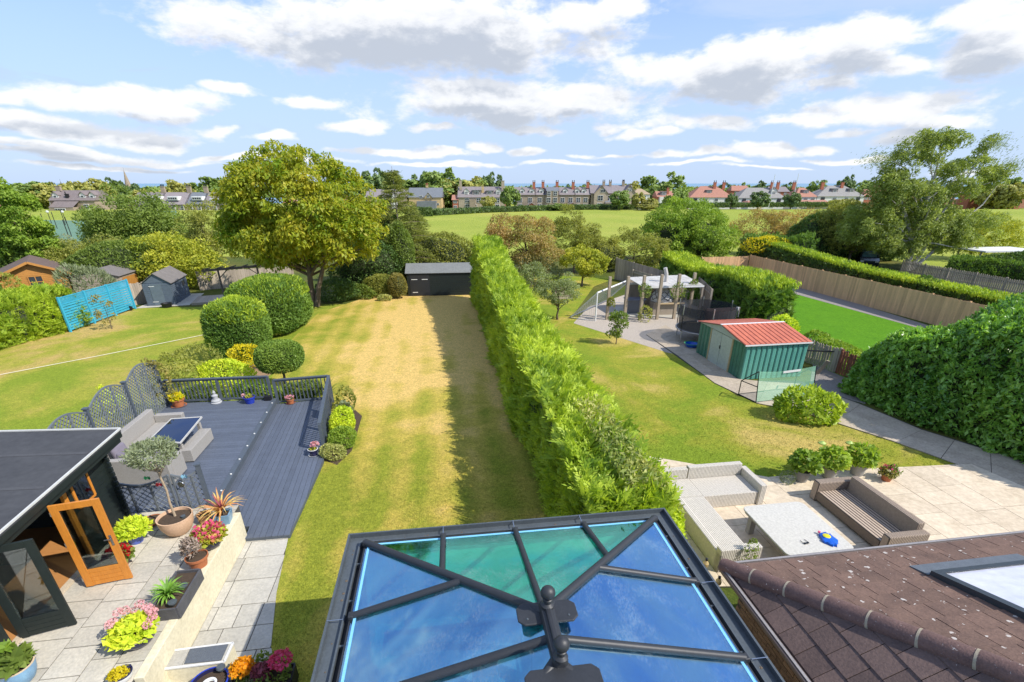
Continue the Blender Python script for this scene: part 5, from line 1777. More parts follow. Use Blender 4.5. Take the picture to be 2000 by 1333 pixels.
def slatmat(name, c1, c2, freq, axis):
    if name in MATS: return MATS[name]
    m, nt, bs = newmat(name)
    v = _obj(nt, (1, 1, 1), True)
    vr = nt.nodes.new('ShaderNodeVectorRotate'); vr.rotation_type = 'Z_AXIS'; vr.inputs['Angle'].default_value = -GA
    nt.links.new(v, vr.inputs['Vector'])
    sp = nt.nodes.new('ShaderNodeSeparateXYZ'); nt.links.new(vr.outputs[0], sp.inputs[0])
    s = nt.nodes.new('ShaderNodeMath'); s.operation = 'MULTIPLY'; s.inputs[1].default_value = freq
    nt.links.new(sp.outputs[axis], s.inputs[0])
    f = nt.nodes.new('ShaderNodeMath'); f.operation = 'SINE'; nt.links.new(s.outputs[0], f.inputs[0])
    mr = nt.nodes.new('ShaderNodeMapRange'); mr.inputs[1].default_value = -1; nt.links.new(f.outputs[0], mr.inputs[0])
    w2 = nt.nodes.new('ShaderNodeMath'); w2.operation = 'MULTIPLY'; w2.inputs[1].default_value = freq * .8; nt.links.new(sp.outputs[1 - axis], w2.inputs[0])
    f2 = nt.nodes.new('ShaderNodeMath'); f2.operation = 'SINE'; nt.links.new(w2.outputs[0], f2.inputs[0])
    n = _noise(nt, 20, 4, .6, v)
    col = _ramp(nt, mr.outputs[0], [(.12, c2), (.45, c1)])
    col = _mix(nt, .5, col, _mix(nt, 1.0, col, _ramp(nt, n, [(.3, (.65, .65, .65)), (.7, (1.15, 1.15, 1.15))]), 'MULTIPLY'))
    nt.links.new(col, bs.inputs['Base Color']); bs.inputs['Roughness'].default_value = .8
    _bump(nt, bs, mr.outputs[0], .7, .012)
    MATS[name] = m
    return m


M_SX = slatmat('woven_cream_rattan', (.60, .56, .49), (.42, .38, .32), 150, 0)
M_SY = slatmat('woven_cream_rattan_lengthways', (.62, .59, .52), (.5, .47, .4), 170, 1)
M_SBX = slatmat('woven_brown_rattan', (.36, .28, .215), (.09, .07, .05), 150, 0)
M_SBY = slatmat('woven_brown_seat_cane', (.46, .36, .27), (.05, .035, .025), 70, 0)
block(cs, 'corner_back', Q(.0, .0), Q(.78, .0), Q(.78, .16), Q(.0, .16), Z2, Z2 + .72, M_SX)
block(cs, 'back', Q(.80, .0), Q(2.42, .0), Q(2.42, .16), Q(.80, .16), Z2, Z2 + .76, M_SX)
block(cs, 'side_back', Q(.0, .17), Q(.14, .17), Q(.14, 3.38), Q(.0, 3.38), Z2, Z2 + .50, M_SX)
block(cs, 'seat_corner', Q(.15, .17), Q(.82, .17), Q(.82, 1.02), Q(.15, 1.02), Z2, Z2 + .42, M_SX)
block(cs, 'wide_seat', Q(.835, .17), Q(2.42, .17), Q(2.42, 1.05), Q(.835, 1.05), Z2, Z2 + .40, M_SX)
block(cs, 'arm', Q(2.43, .05), Q(2.60, .05), Q(2.60, 1.10), Q(2.43, 1.10), Z2, Z2 + .62, M_SX)
block(cs, 'long_bench', Q(.15, 1.035), Q(.82, 1.035), Q(.82, 3.18), Q(.15, 3.18), Z2, Z2 + .42, M_SX)
block(cs, 'end_arm', Q(.0, 3.19), Q(1.0, 3.19), Q(1.0, 3.38), Q(.0, 3.38), Z2, Z2 + .62, M_SX)
tq = [G(1443, 986, Z2 + .66), G(1575, 980, Z2 + .66), G(1676, 1078, Z2 + .66), G(1534, 1086, Z2 + .66)]
ct = thing('cream_garden_table', 'cream rectangular table with rounded corners between the two sofas', 'table', (sum(p.x for p in tq) / 4, sum(p.y for p in tq) / 4, Z2), GA)
o = MB().box((0, 0, .645), (1.05, 1.75, .035)).build('tabletop', slatmat('cream_table_weave', (.66, .64, .58), (.55, .53, .47), 260, 1), ct)
# rounded corners
rc_ = MB(); pts = []
hw, hl, rr = .82, .93, .16
for cx_, cy_, a0_ in ((hw - rr, hl - rr, 0), (-hw + rr, hl - rr, 90), (-hw + rr, -hl + rr, 180), (hw - rr, -hl + rr, 270)):
    for k in range(7):
        a = rad(a0_ + k * 15); pts.append((cx_ + rr * math.cos(a), cy_ + rr * math.sin(a)))
bpy.data.objects.remove(o)
MB().prism(pts, .62, .66).build('tabletop', MATS['cream_table_weave'], ct, bevel=.012)
MB().prism([(x * .96, y * .97) for x, y in pts], .56, .62).build('apron', M_RATTAN, ct)
for sx in (-1, 1):
    for sy in (-1, 1): MB().box((sx * .6, sy * .7, .28), (.14, .14, .56)).build('leg', M_RATTAN, ct)
tp_ = ct.location
fl = thing('swim_float', 'blue and yellow inflatable with pink valve lying on the cream table', 'toy', G(1618, 1055, Z2 + .665), GA - .15)
fm = surf('blue_vinyl', (.01, .12, .62), (.008, .09, .5), 6, .3, .02)
V = []; 
mbx = MB()
prof = [(math.cos(i * math.pi / 12), math.sin(i * math.pi / 12)) for i in range(24)]
ring0 = [(.17 * c * (1 + .12 * math.sin(5 * i)), .24 * s * (1 + .1 * math.cos(4 * i)), .0) for i, (c, s) in enumerate(prof)]
ring1 = [(.16 * c * (1 + .12 * math.sin(5 * i)), .22 * s * (1 + .1 * math.cos(4 * i)), .045 + .015 * math.sin(3 * i)) for i, (c, s) in enumerate(prof)]
ring2 = [(.10 * c, .15 * s, .075 + .008 * math.sin(4 * i)) for i, (c, s) in enumerate(prof)]
mbx.add(ring0 + ring1 + ring2 + [(0, 0, .07)], [(k * 24 + i, k * 24 + (i + 1) % 24, (k + 1) * 24 + (i + 1) % 24, (k + 1) * 24 + i) for k in range(2) for i in range(24)] + [(48 + i, 48 + (i + 1) % 24, 72) for i in range(24)])
mbx.build('blue_body', fm, fl, smooth=True)
MB().lathe([(0, .090), (.075, .086), (.085, .078), (0, .072)], (-.03, .05, 0), 18, False).build('yellow_patch', surf('yellow_vinyl', (.8, .72, .02), None, 6, .3, .0), fl, smooth=True)
MB().lathe([(0, 0), (.028, 0), (.03, .035), (0, .045)], (-.10, .22, .03), 12, False).build('pink_valve', surf('pink_vinyl', (.8, .12, .25), None, 6, .3, .0), fl, smooth=True)
sg = thing('sunglasses', 'pair of black sunglasses lying on the cream table', 'glasses', G(1575, 1062, Z2 + .665), .3)
for s in (-1, 1):
    MB().lathe([(0, 0), (.028, .0), (.03, .006), (0, .008)], (s * .036, 0, .012), 12, False).build('lens', M_BLACK, sg)
    MB().beam((s * .066, 0, .014), (s * .06, .12, .01), .006, .01).build('temple', M_BLACK, sg)
MB().beam((-.01, 0, .02), (.01, 0, .02), .006, .006).build('bridge', M_BLACK, sg)
# brown sofa
B0 = G(1585, 975, Z2)
def Q2(a, b): return Vector((B0.x + UX * a + UY * b, B0.y + UY * a - UX * b, 0))
bs_ = thing('brown_wicker_sofa', 'brown wicker sofa without cushions facing the cream table', 'sofa', Q2(.4, 1, ))
block(bs_, 'far_arm', Q2(.0, -.12), Q2(1.08, -.12), Q2(1.08, .10), Q2(.0, .10), Z2, Z2 + .58, M_SBX, .03)
block(bs_, 'near_arm', Q2(.0, 2.22), Q2(1.08, 2.22), Q2(1.08, 2.42), Q2(.0, 2.42), Z2, Z2 + .58, M_SBX, .03)
block(bs_, 'backrest', Q2(.90, .105), Q2(1.08, .105), Q2(1.08, 2.215), Q2(.90, 2.215), Z2, Z2 + .74, M_SBX, .03)
block(bs_, 'seat', Q2(.02, .105), Q2(.89, .105), Q2(.89, 2.215), Q2(.02, 2.215), Z2 + .06, Z2 + .32, M_SBY, .02)
# three grey pots of lush hydrangea and a flower bowl
PB = [(1563, 938), (1617, 932), (1672, 926)]
lab = ['grey pot of broad green leaves nearest the cream sofa', 'middle grey pot of tall broad green leaves on the cream patio', 'grey pot of broad green leaves beside the flower bowl']
for i, (px, py) in enumerate(PB):
    t = pot('grey_patio_pot', lab[i], G(px, py, Z2), TAPER(.24, .36), surf('stone_grey_pot', (.30, .29, .27), (.24, .23, .21), 4, .7, .1), group='grey pots on the cream patio')
    fill(t, 'foliage', F_BRIGHT, .46, .40, .62, 620, .15, .6, .1, .7, 60 + i, zmin=-.6)
t = pot('flower_bowl', 'small bowl of bronze leaves and magenta flowers beside the grey pots', G(1730, 938, Z2), TAPER(.17, .20), M_TERRA)
fill(t, 'foliage', F_BROWN, .28, .20, .24, 260, .09, .5, .3, .5, 64); fill(t, 'green_foliage', F_GREEN, .26, .2, .28, 160, .09, .5, .4, .5, 65, (.1, .05)); fill(t, 'flowers', F_CERISE, .3, .22, .32, 26, .06, .9, .3, .3, 66, zmin=.1)
t = shrub('silver_leaf_plant', 'silvery low plant between the cream sofa arm and first grey pot', 'plant', (G(1535, 945).x, G(1535, 945).y, .22), (.22, .22, .2), 300, F_GREY, None, .07, .3, 67)
t = shrub('low_weed', 'small green plant growing behind the brown roof gutter', 'plant', (G(1455, 1120).x + .0, G(1455, 1120).y, .5), (.16, .12, .5), 200, F_GREEN, None, .08, .4, 68)
for i, (px, py) in enumerate(((1606, 866), (1608, 878), (1660, 866))):
    o = MB().lathe([(0, .02), (.02, .07), (.03, .075), (.12, .012), (.12, 0), (0, .0)], (0, 0, 0), 20, False).build('training_cone', surf('lime_plastic', (.45, .62, .15), None, 5, .5, 0), smooth=True)
    o.location = G(px, py, .02)
    tag(o, ['lime training disc cone on the lawn behind the middle pot', 'lime training disc cone almost touching the middle pot leaves', 'lime training disc cone on the lawn nearer the path'][i], 'sports cone', 'lime disc cones on the lawn')
# lanterns hanging at the orangery corner
for i, (px, py, zz) in enumerate(((1380, 1095, 2.2), (1405, 1130, 2.0))):
    p = G(px, py, zz)
    t = thing('hanging_lantern', ['upper amber glass festoon lantern hanging beside the orangery gutter', 'lower amber glass festoon lantern in the gap by the tiled roof'][i], 'lantern', p, 0, 'festoon lanterns')
    MB().lathe([(.0, -.14), (.045, -.12), (.05, -.06), (.02, 0)], (0, 0, 0), 10, False).build('glass', surf('amber_glass', (.55, .42, .2), None, 6, .2, 0), t)
    MB().lathe([(.022, 0), (.024, .04), (0, .05)], (0, 0, 0), 10, False).build('cap', M_BLACK, t)

# ------------------------------------------------------------------ fences
def board_fence(name, label, a, b, h, m, w=.145, group=None, thick=.022, z0=0.0, hvar=.015, posts=True, gap=.008, h2=None, tilt=0.0, picket=False):
    a, b = Vector((a[0], a[1])), Vector((b[0], b[1]))
    t = thing(name, label, 'fence', (a.x, a.y, z0), 0, group)
    d = b - a; L_ = d.length; dn = d / L_; nn = Vector((-dn.y, dn.x)); rz = math.atan2(dn.y, dn.x)
    n = int(L_ / w)
    w2 = L_ / n
    if picket:
        hw = (w2 - gap) / 2
        mb = MB(); mb.add([(-hw, -.01, 0), (hw, -.01, 0), (hw, -.01, .94), (0, -.01, 1), (-hw, -.01, .94), (-hw, .01, 0), (hw, .01, 0), (hw, .01, .94), (0, .01, 1), (-hw, .01, .94)],
                          [(0, 1, 2, 3, 4), (9, 8, 7, 6, 5), (0, 5, 6, 1), (1, 6, 7, 2), (2, 7, 8, 3), (3, 8, 9, 4), (4, 9, 5, 0)])
        me = mb.mesh('board', m)
    else:
        me = MB().box((0, 0, .5), (w2 - gap, thick, 1)).mesh('board', m)
    extra = MB()
    for i in range(n):
        p = a + d * ((i + .5) / n)
        hh = (h + ((h2 or h) - h) * i / n) + R.uniform(-hvar, hvar)
        if i < 300:
            o = bpy.data.objects.new('board', me)
            o.location = (p.x + nn.x * R.uniform(-.004, .004), p.y + nn.y * R.uniform(-.004, .004), z0)
            o.rotation_euler = (R.uniform(-tilt, tilt), R.uniform(-tilt, tilt), rz); o.scale = (1, 1, hh)
            link(o, t, True)
        else:
            extra.box((p.x, p.y, z0 + hh / 2), (w2 - gap, thick, hh), rz)
    if extra.v: tag(extra.build('boards', m, t, world=True), kind='stuff')
    off = nn * (thick / 2 + .03)
    for k in (.22, .8):
        MB().beam((a.x + off.x, a.y + off.y, z0 + h * k), (b.x + off.x, b.y + off.y, z0 + (h2 or h) * k), .04, .07).build('rail', m, t, world=True)
    if posts:
        k = max(1, round(L_ / 2.4))
        pm = MB().box((0, 0, .5), (.09, .09, 1)).mesh('post', m)
        for i in range(k + 1):
            p = a + d * (i / k) + nn * (thick / 2 + .055)
            o = bpy.data.objects.new('post', pm); o.location = (p.x, p.y, z0); o.scale = (1, 1, (h + ((h2 or h) - h) * i / k) + .04); o.rotation_euler = (0, 0, rz)
            link(o, t, True)
    return t


C0 = Vector((23.0, 49.6))
board_fence('board_fence', 'long brown close boarded fence along the gravel strip', C0, LP(C0, 1.0, -30.5), 1.75, M_FENCE, .14)
board_fence('board_fence', 'brown fence closing the far end of the artificial lawn garden', LP((18.2, 49.0), 0, 0), C0 + Vector((-.05, .1)), 1.62, M_FENCE, .15)
board_fence('board_fence', 'weathered fence panel with sloping top under the far right shrubs', G(1200, 546), G(1306, 566), 1.9, M_FENCEG, .15, h2=1.35)
board_fence('board_fence', 'weathered fence seen through the trampoline net', (12.9, 32.0), (13.6, 36.4), 1.85, M_FENCEG, .15)
board_fence('board_fence', 'weathered fence low behind the pergola kitchen', (13.4, 36.6), (10.6, 44.2), 1.2, M_FENCEG, .15)
board_fence('board_fence', 'pale weathered fence behind the slate blue shed', (-25.7, 41.2), (-19.6, 45.4), 1.5, M_FENCEG, .16, h2=1.3, hvar=.05)
board_fence('board_fence', 'short weathered fence between turquoise fence and slate blue shed', (-27.6, 35.2), (-26.2, 38.3), 1.5, M_FENCEG, .16, hvar=.05)
board_fence('picket_fence', 'worn grey picket fence leaning behind the green shed', (14.35, 23.9), (15.05, 21.7), 1.15, M_FENCEG, .13, gap=.03, hvar=.04, tilt=.03, picket=True)
board_fence('picket_fence', 'worn red brown picket fence running into the laurel', (15.08, 21.6), (15.85, 19.2), 1.12, M_FENCER, .13, gap=.03, hvar=.04, tilt=.03, picket=True)
board_fence('picket_fence', 'weathered picket fence beyond the birch tree', (38.6, 50.5), (40.6, 33), 1.15, M_FENCEG, .17, gap=.05, hvar=.04, picket=True)
# turquoise fence: three bays, boards and lattice top
tf = thing('turquoise_fence', 'bright turquoise fence of three bays with lattice tops', 'fence', (-26.3, 29.2, 0))
ta, tb_ = Vector((-26.25, 28.6)), Vector((-26.55, 34.6))
dn = (tb_ - ta).normalized(); L_ = (tb_ - ta).length
hp_ = [LP(ta, .0, 0)]
for bay in range(3):
    s0, s1 = L_ * bay / 3 + .06, L_ * (bay + 1) / 3 - .06
    pa, pbb = ta + dn * s0, ta + dn * s1
    for k in range(10):
        z_ = .10 + k * .15
        o = MB().beam((pa.x + .01, pa.y, z_ + .07), (pbb.x + .01, pbb.y, z_ + .07), .018, .118).build('board', M_BLUEF, tf, world=True)
        o2 = None
    MB().beam((pa.x + .02, pa.y, 1.62), (pbb.x + .02, pbb.y, 1.62), .04, .05).build('lattice_rail', M_BLUEF, tf, world=True)
    MB().beam((pa.x + .02, pa.y, 2.0), (pbb.x + .02, pbb.y, 2.0), .05, .05).build('top_rail', M_BLUEF, tf, world=True)
    la = MB(); n = 24
    for i in range(-5, n):
        for sg in (1, -1):
            x0 = (s1 - s0) * (i + (0 if sg > 0 else 4)) / n; x1 = x0 + sg * .34
            u0, u1 = max(0, min(s1 - s0, x0)), max(0, min(s1 - s0, x1))
            if abs(u1 - u0) < .02: continue
            za = 1.64 + .34 * (u0 - x0) / (x1 - x0); zb = 1.64 + .34 * (u1 - x0) / (x1 - x0)
            A_, B_ = ta + dn * (s0 + u0), ta + dn * (s0 + u1)
            la.beam((A_.x + .02 + .006 * sg, A_.y, za), (B_.x + .02 + .006 * sg, B_.y, zb), .01, .022)
    tag(la.build('lattice', M_BLUEF, tf, world=True), kind='stuff')
for bay in range(4):
    p = ta + dn * (L_ * bay / 3)
    MB().box((p.x + .02, p.y, 1.03), (.1, .1, 2.06)).build('post', M_BLUEF, tf, world=True)


# ------------------------------------------------------------------ sheds
def shed(name, label, A, wdir, w, d, hw, hr, mw, mr, board='h', over=.12, door=None, ridge='w', cat='shed', bz=.13, zb=0.0):
    """A = near left corner, wdir = direction angle of its front, ridge along 'w' or 'd'"""
    t = thing(name, label, cat, (A[0], A[1], zb), wdir)
    V_ = lambda x, y, z: (x, y, z)
    core = MB()
    core.box((w / 2, d / 2, hw / 2), (w - .04, d - .04, hw))
    core.build('wall', mw, t)
    rp = (w / 2 if ridge == 'd' else d / 2)
    # gables
    if ridge == 'w':
        for x in (.0, w):
            MB().add([(x, 0.02, hw), (x, d - .02, hw), (x, d / 2, hr - .02), (x + (.02 if x == 0 else -.02), 0.02, hw), (x + (.02 if x == 0 else -.02), d - .02, hw), (x + (.02 if x == 0 else -.02), d / 2, hr - .02)], [(0, 1, 2), (5, 4, 3), (0, 3, 4, 1), (1, 4, 5, 2), (2, 5, 3, 0)]).build('gable', mw, t)
    else:
        for y in (.0, d):
            MB().add([(0.02, y, hw), (w - .02, y, hw), (w / 2, y, hr - .02), (0.02, y + (.02 if y == 0 else -.02), hw), (w - .02, y + (.02 if y == 0 else -.02), hw), (w / 2, y + (.02 if y == 0 else -.02), hr - .02)], [(0, 1, 2), (5, 4, 3), (0, 3, 4, 1), (1, 4, 5, 2), (2, 5, 3, 0)]).build('gable', mw, t)
    # boards as proud strips, each its own piece
    if board == 'h':
        for k in range(int(hw / bz)):
            z_ = bz * (k + .5)
            for (c, s) in (((w / 2, -.012, z_), (w, .024, bz - .012)), ((w + .012, d / 2, z_), (.024, d, bz - .012)), ((-.012, d / 2, z_), (.024, d, bz - .012))):
                MB().box(c, s, rx=.0).build('board', mw, t)
    elif board == 'v':
        n = int(w / bz)
        for k in range(n):
            MB().box((w * (k + .5) / n, -.012, hw / 2), (w / n - .01, .024, hw)).build('board', mw, t)
    # roof slopes
    ro = MB(); e = over
    if ridge == 'w':
        sl = (hr - hw) / (d / 2)
        for sg in (0, 1):
            ya, yb = (-e, d / 2) if sg == 0 else (d + e, d / 2)
            ro2 = MB().add([(-e, ya, hw - sl * e), (w + e, ya, hw - sl * e), (w + e, yb, hr), (-e, yb, hr), (-e, ya, hw - sl * e + .03), (w + e, ya, hw - sl * e + .03), (w + e, yb, hr + .03), (-e, yb, hr + .03)],
                           [(0, 1, 2, 3), (7, 6, 5, 4), (0, 4, 5, 1), (1, 5, 6, 2), (2, 6, 7, 3), (3, 7, 4, 0)])
            ro2.build('roof_slope', mr, t)
    else:
        sl = (hr - hw) / (w / 2)
        for sg in (0, 1):
            xa, xb = (-e, w / 2) if sg == 0 else (w + e, w / 2)
            ro2 = MB().add([(xa, -e, hw - sl * e), (xa, d + e, hw - sl * e), (xb, d + e, hr), (xb, -e, hr), (xa, -e, hw - sl * e + .03), (xa, d + e, hw - sl * e + .03), (xb, d + e, hr + .03), (xb, -e, hr + .03)],
                           [(0, 1, 2, 3), (7, 6, 5, 4), (0, 4, 5, 1), (1, 5, 6, 2), (2, 6, 7, 3), (3, 7, 4, 0)])
            ro2.build('roof_slope', mr, t)
    return t


# slate blue shed
s1 = shed('garden_shed', 'slate blue weatherboarded shed with grey felt roof', (-26.15, 35.4), rad(16), 1.75, 3.6, 1.62, 2.25, M_SHEDG, M_FELTG, ridge='d')
MB().box((.80, -.035, .80), (.72, .03, 1.5)).build('door', surf('slate_blue_door', (.125, .16, .19), None, 4, .6, .1), s1)
for z_ in (.3, 1.38): MB().box((.56, -.055, z_), (.36, .012, .035)).build('hinge', M_WHITE, s1)
MB().box((1.80, 2.6, 1.15), (.03, .5, .35)).build('window', M_FARWIN, s1)
sheet('shed_base', xy(LP((-26.6, 34.7), 0, 0), LP((-26.6, 34.7), 3.3, .6), LP((-26.6, 34.7), 2.6, 5), LP((-26.6, 34.7), 0, 5)), .03, M_SLABG)
# black shed at the end of the centre garden
s2 = shed('black_shed', 'black timber shed with dull grey roof at the far end of the centre lawn', (-8.1, 38.9), rad(6), 5.0, 2.6, 1.78, 2.28, M_CHAR, surf('dull_shed_roof', (.20, .21, .205), (.15, .155, .15), 1.0, .9, .1), ridge='w', bz=.15)
for x_ in (.55, 1.35, 3.2):
    MB().box((x_, -.04, 1.28), (.45, .015, .05)).build('hinge', M_WHITE, s2) if x_ < 3 else None
MB().box((.55, -.04, .3), (.4, .015, .05)).build('hinge', M_WHITE, s2)
MB().box((.95, -.034, .85), (1.5, .02, 1.6)).build('door', surf('black_door', (.02, .022, .026), None, 5, .6, .1), s2)
# weathered shed behind the turquoise fence
s3 = shed('weathered_shed', 'old grey weathered shed behind the turquoise fence', (-32.6, 37.2), rad(10), 3.2, 3.0, 1.75, 2.2, M_FENCEG, M_FELTG, ridge='d')
MB().box((3.245, 1.5, 1.2), (.02, 2.2, .7)).build('golden_panel', M_CABIN, s3)
# golden log cabin
s4 = shed('log_cabin', 'golden timber cabin with brown felt roof behind the left hedge', (-37.0, 36.3), rad(40), 3.7, 5.0, 1.95, 2.75, M_CABIN, M_FELTB, ridge='d', over=.35, cat='cabin', bz=.13)
for sg in (0, 1):
    xa = -.38 if sg == 0 else 4.08
    MB().beam((xa, -.37, 1.80), (1.85, -.37, 2.77), .03, .16).build('barge_board', M_CABIN, s4)
w_ = MB().box((1.95, -.04, 1.35), (.75, .05, .8)).build('window', M_FARWIN, s4)
for c, s in (((2.95, -.075, 1.35), (.05, .02, .8)), ((2.95, -.078, 1.35), (.75, .02, .05)), ((2.95, -.075, 1.77), (.85, .03, .07)), ((2.95, -.075, .93), (.85, .03, .07)), ((2.55, -.075, 1.35), (.07, .03, .77)), ((3.35, -.075, 1.35), (.07, .03, .77))):
    MB().box((c[0] - 1, c[1], c[2]), s).build('window_bar', M_CABIN, s4)

# green steel shed with red roof
GS = LP((10.24, 20.72), 0, 0)
sa = rad(9.0)
gs = thing('green_metal_shed', 'green corrugated steel shed with red roof and pale sliding doors', 'shed', (GS.x, GS.y, .02), sa)
W_, D_, HW_, HR_ = 3.05, 4.05, 1.64, 1.98
MB().box((W_ / 2, D_ / 2, HW_ / 2), (W_ - .06, D_ - .06, HW_)).build('wall_core', M_GREENM, gs)
pm_ = MB().add([(-.07, 0, 0), (-.04, -.03, 0), (.04, -.03, 0), (.07, 0, 0), (-.07, 0, 1), (-.04, -.03, 1), (.04, -.03, 1), (.07, 0, 1)], [(0, 1, 5, 4), (1, 2, 6, 5), (2, 3, 7, 6)]).mesh('steel_panel', surf('sunlit_green_steel', (.105, .33, .27), (.08, .27, .22), 2, .45, .03))  # brighter copy of the green steel, sun on this side put into the colour
n = 12
for i in range(n):
    o = bpy.data.objects.new('steel_panel', pm_)
    o.location = (W_ * (i + .5) / n, .02, 0); o.scale = (W_ / n / .165, 1, HW_); link(o, gs)
pd = MB().add([(-.07, 0, 0), (-.04, -.03, 0), (.04, -.03, 0), (.07, 0, 0), (-.07, 0, 1), (-.04, -.03, 1), (.04, -.03, 1), (.07, 0, 1)], [(0, 1, 5, 4), (1, 2, 6, 5), (2, 3, 7, 6)]).mesh('steel_panel', M_GREENM)
for y0_, y1_ in ((0, 1.0), (2.85, 4.05)):
    k = 4
    for i in range(k):
        o = bpy.data.objects.new('steel_panel', pd)
        o.location = (.02, y0_ + (y1_ - y0_) * (i + .5) / k, 0); o.rotation_euler = (0, 0, -math.pi / 2); o.scale = ((y1_ - y0_) / k / .15, 1, HW_); link(o, gs)
for y_ in (.98, 2.84): MB().box((-.03, y_, HW_ / 2), (.05, .09, HW_)).build('tan_door_post', surf('tan_timber', (.52, .40, .23), None, 5, .7, .1), gs)
for y_ in (1.47, 2.36): MB().box((-.02, y_, HW_ / 2 - .02), (.03, .86, HW_ - .06)).build('sliding_door', surf('stained_pale_steel', (.50, .54, .50), (.40, .44, .40), 1.2, .5, .05), gs)
MB().box((-.055, 1.90, .95), (.03, .05, .16)).build('handle', M_BLACK, gs)
# gable fascia
MB().add([(-.06, -.08, HW_ - .02), (-.06, D_ + .08, HW_ - .02), (-.06, D_ / 2, HR_), (-.03, -.08, HW_ - .02), (-.03, D_ + .08, HW_ - .02), (-.03, D_ / 2, HR_)], [(2, 1, 0), (3, 4, 5), (0, 1, 4, 3), (1, 2, 5, 4), (2, 0, 3, 5)]).build('gable', M_PALEM, gs)
nr = 13
rp_ = MB()
slp = (HR_ - HW_) / (D_ / 2)
for sg in (0, 1):
    y0_, y1_ = (-.1, D_ / 2 - .03) if sg == 0 else (D_ + .1, D_ / 2 + .03)
    z0_, z1_ = HW_ - .02, HR_ + .0
    wv = (W_ + .2) / nr
    for i in range(nr):
        x0_ = -.12 + i * wv
        xs = [x0_ + .008, x0_ + .035, x0_ + wv - .035, x0_ + wv - .008]
        zs = [.0, .03, .03, .0]
        vs = [(x, y, zz + dz) for y, zz in ((y0_, z0_), (y1_, z1_)) for x, dz in zip(xs, zs)]
        MB().add(vs, [(0, 1, 5, 4), (1, 2, 6, 5), (2, 3, 7, 6)]).build('roof_panel', M_REDM, gs)
    MB().add([(-.12, y0_, z0_ - .02), (W_ + .08, y0_, z0_ - .02), (W_ + .08, y1_, z1_ - .02), (-.12, y1_, z1_ - .02), (-.12, y0_, z0_ - .004), (W_ + .08, y0_, z0_ - .004), (W_ + .08, y1_, z1_ - .004), (-.12, y1_, z1_ - .004)],
             [(0, 1, 2, 3), (7, 6, 5, 4), (0, 4, 5, 1), (1, 5, 6, 2), (3, 7, 4, 0)]).build('roof_underlay', surf('dark_red_steel', (.12, .03, .02), None, 4, .6, 0), gs)
    MB().beam((-.12, y0_, z0_ - .01), (W_ + .08, y0_, z0_ - .01), .03, .06).build('eave_trim', M_WHITE, gs)
MB().beam((-.13, D_ / 2, HR_ + .025), (W_ + .09, D_ / 2, HR_ + .025), .13, .025).build('ridge_cap', M_WHITE, gs)

# ------------------------------------------------------------------ pergola posts, outdoor kitchen, pizza oven
ptl = ['first weathered pergola post by the white goal', 'second weathered pergola post from the goal', 'third pergola post, with a climbing plant', 'fourth pergola post, beside the oven flue', 'fifth pergola post, wrapped with a climber by the trampoline', 'last pergola post, half inside the conifer hedge']
pp = [(6.15, 31.58, 2.72), (7.3, 31.6, 2.75), (8.3, 31.6, 2.8), (9.4, 31.62, 2.85), (10.55, 31.8, 2.85), (11.9, 32.9, 2.75)]
for i, (x, y, h_) in enumerate(pp):
    o = MB().box((0, 0, h_ / 2), (.17, .17, h_), .15).build('pergola_post', surf('silvered_oak', (.42, .34, .24), (.25, .20, .14), 3, .85, .3, stretch=(4, 4, .5)), bevel=.01)
    o.location = (x, y, 0); tag(o, ptl[i], 'post', 'row of pergola posts')
for i, (x, y, zc, rr, lb) in enumerate(((8.35, 31.4, 1.9, .38, 'climbing plant on the third pergola post'), (8.5, 31.1, .5, .45, 'leafy pot climber at the foot of the third pergola post'), (10.55, 31.6, 1.75, .45, 'climbing plant round the fifth pergola post'), (6.3, 31.4, 1.2, .25, 'thin climber on the first pergola post'), (11.8, 32.7, 1.95, .3, 'climber near the top of the last pergola post'))):
    shrub('climbing_plant', lb, 'plant', (x, y, zc), (rr, rr * .8, rr * 1.3), 260, F_OLIVE if i % 2 else F_GREEN, None, .13, .5, 70 + i, .3)
kt = thing('outdoor_kitchen', 'timber outdoor kitchen with white sloping roof sheets behind the pergola posts', 'shelter', (10, 33.5, 0))
kq = [G(1228, 547, 2.15), G(1262, 560, 2.15), G(1372, 556, 2.15), G(1335, 538, 2.15)]
kq = [(7.9, 34.6), (8.35, 32.0), (12.4, 32.5), (12.1, 35.4)]
kz = lambda x, y: 2.05 + (y - 32) * .05
for i in range(6):
    a_, b_, c_, d_ = [Vector(q) for q in kq]
    t0, t1 = i / 6, (i + 1) / 6 - .005
    q = [a_.lerp(d_, t0), b_.lerp(c_, t0), b_.lerp(c_, t1), a_.lerp(d_, t1)]
    MB().prism([(v.x, v.y) for v in q], lambda x, y: kz(x, y) - .03, kz).build('roof_sheet', surf('white_roof_sheet', (.58, .56, .52), (.36, .34, .30), 1.2, .6, .1), kt, world=True)
MB().beam((8.3, 31.95, 1.98), (12.45, 32.45, 1.98), .06, .1).build('roof_beam', M_WHITE, kt, world=True)
MB().beam((8.0, 34.9, 1.0), (12.3, 35.6, 1.0), .04, 1.9).build('back_wall', M_FENCEG, kt, world=True)
MB().beam((8.0, 34.55, 1.75), (10.8, 34.9, 1.75), .05, .12).build('white_batten', M_WHITE, kt, world=True)
for p in kq: MB().box((p[0], p[1], 1.0), (.1, .1, 2.0)).build('post', M_FENCEG, kt, world=True)
MB().box((8.35, 33.6, .45), (1.1, .7, .9), .1).build('counter', surf('grey_counter', (.16, .17, .19), None, 4, .5, .05), kt, world=True)
MB().box((8.35, 33.6, .93), (1.35, .85, .06), .1).build('worktop', surf('blue_grey_worktop', (.16, .19, .27), None, 4, .35, .02), kt, world=True)
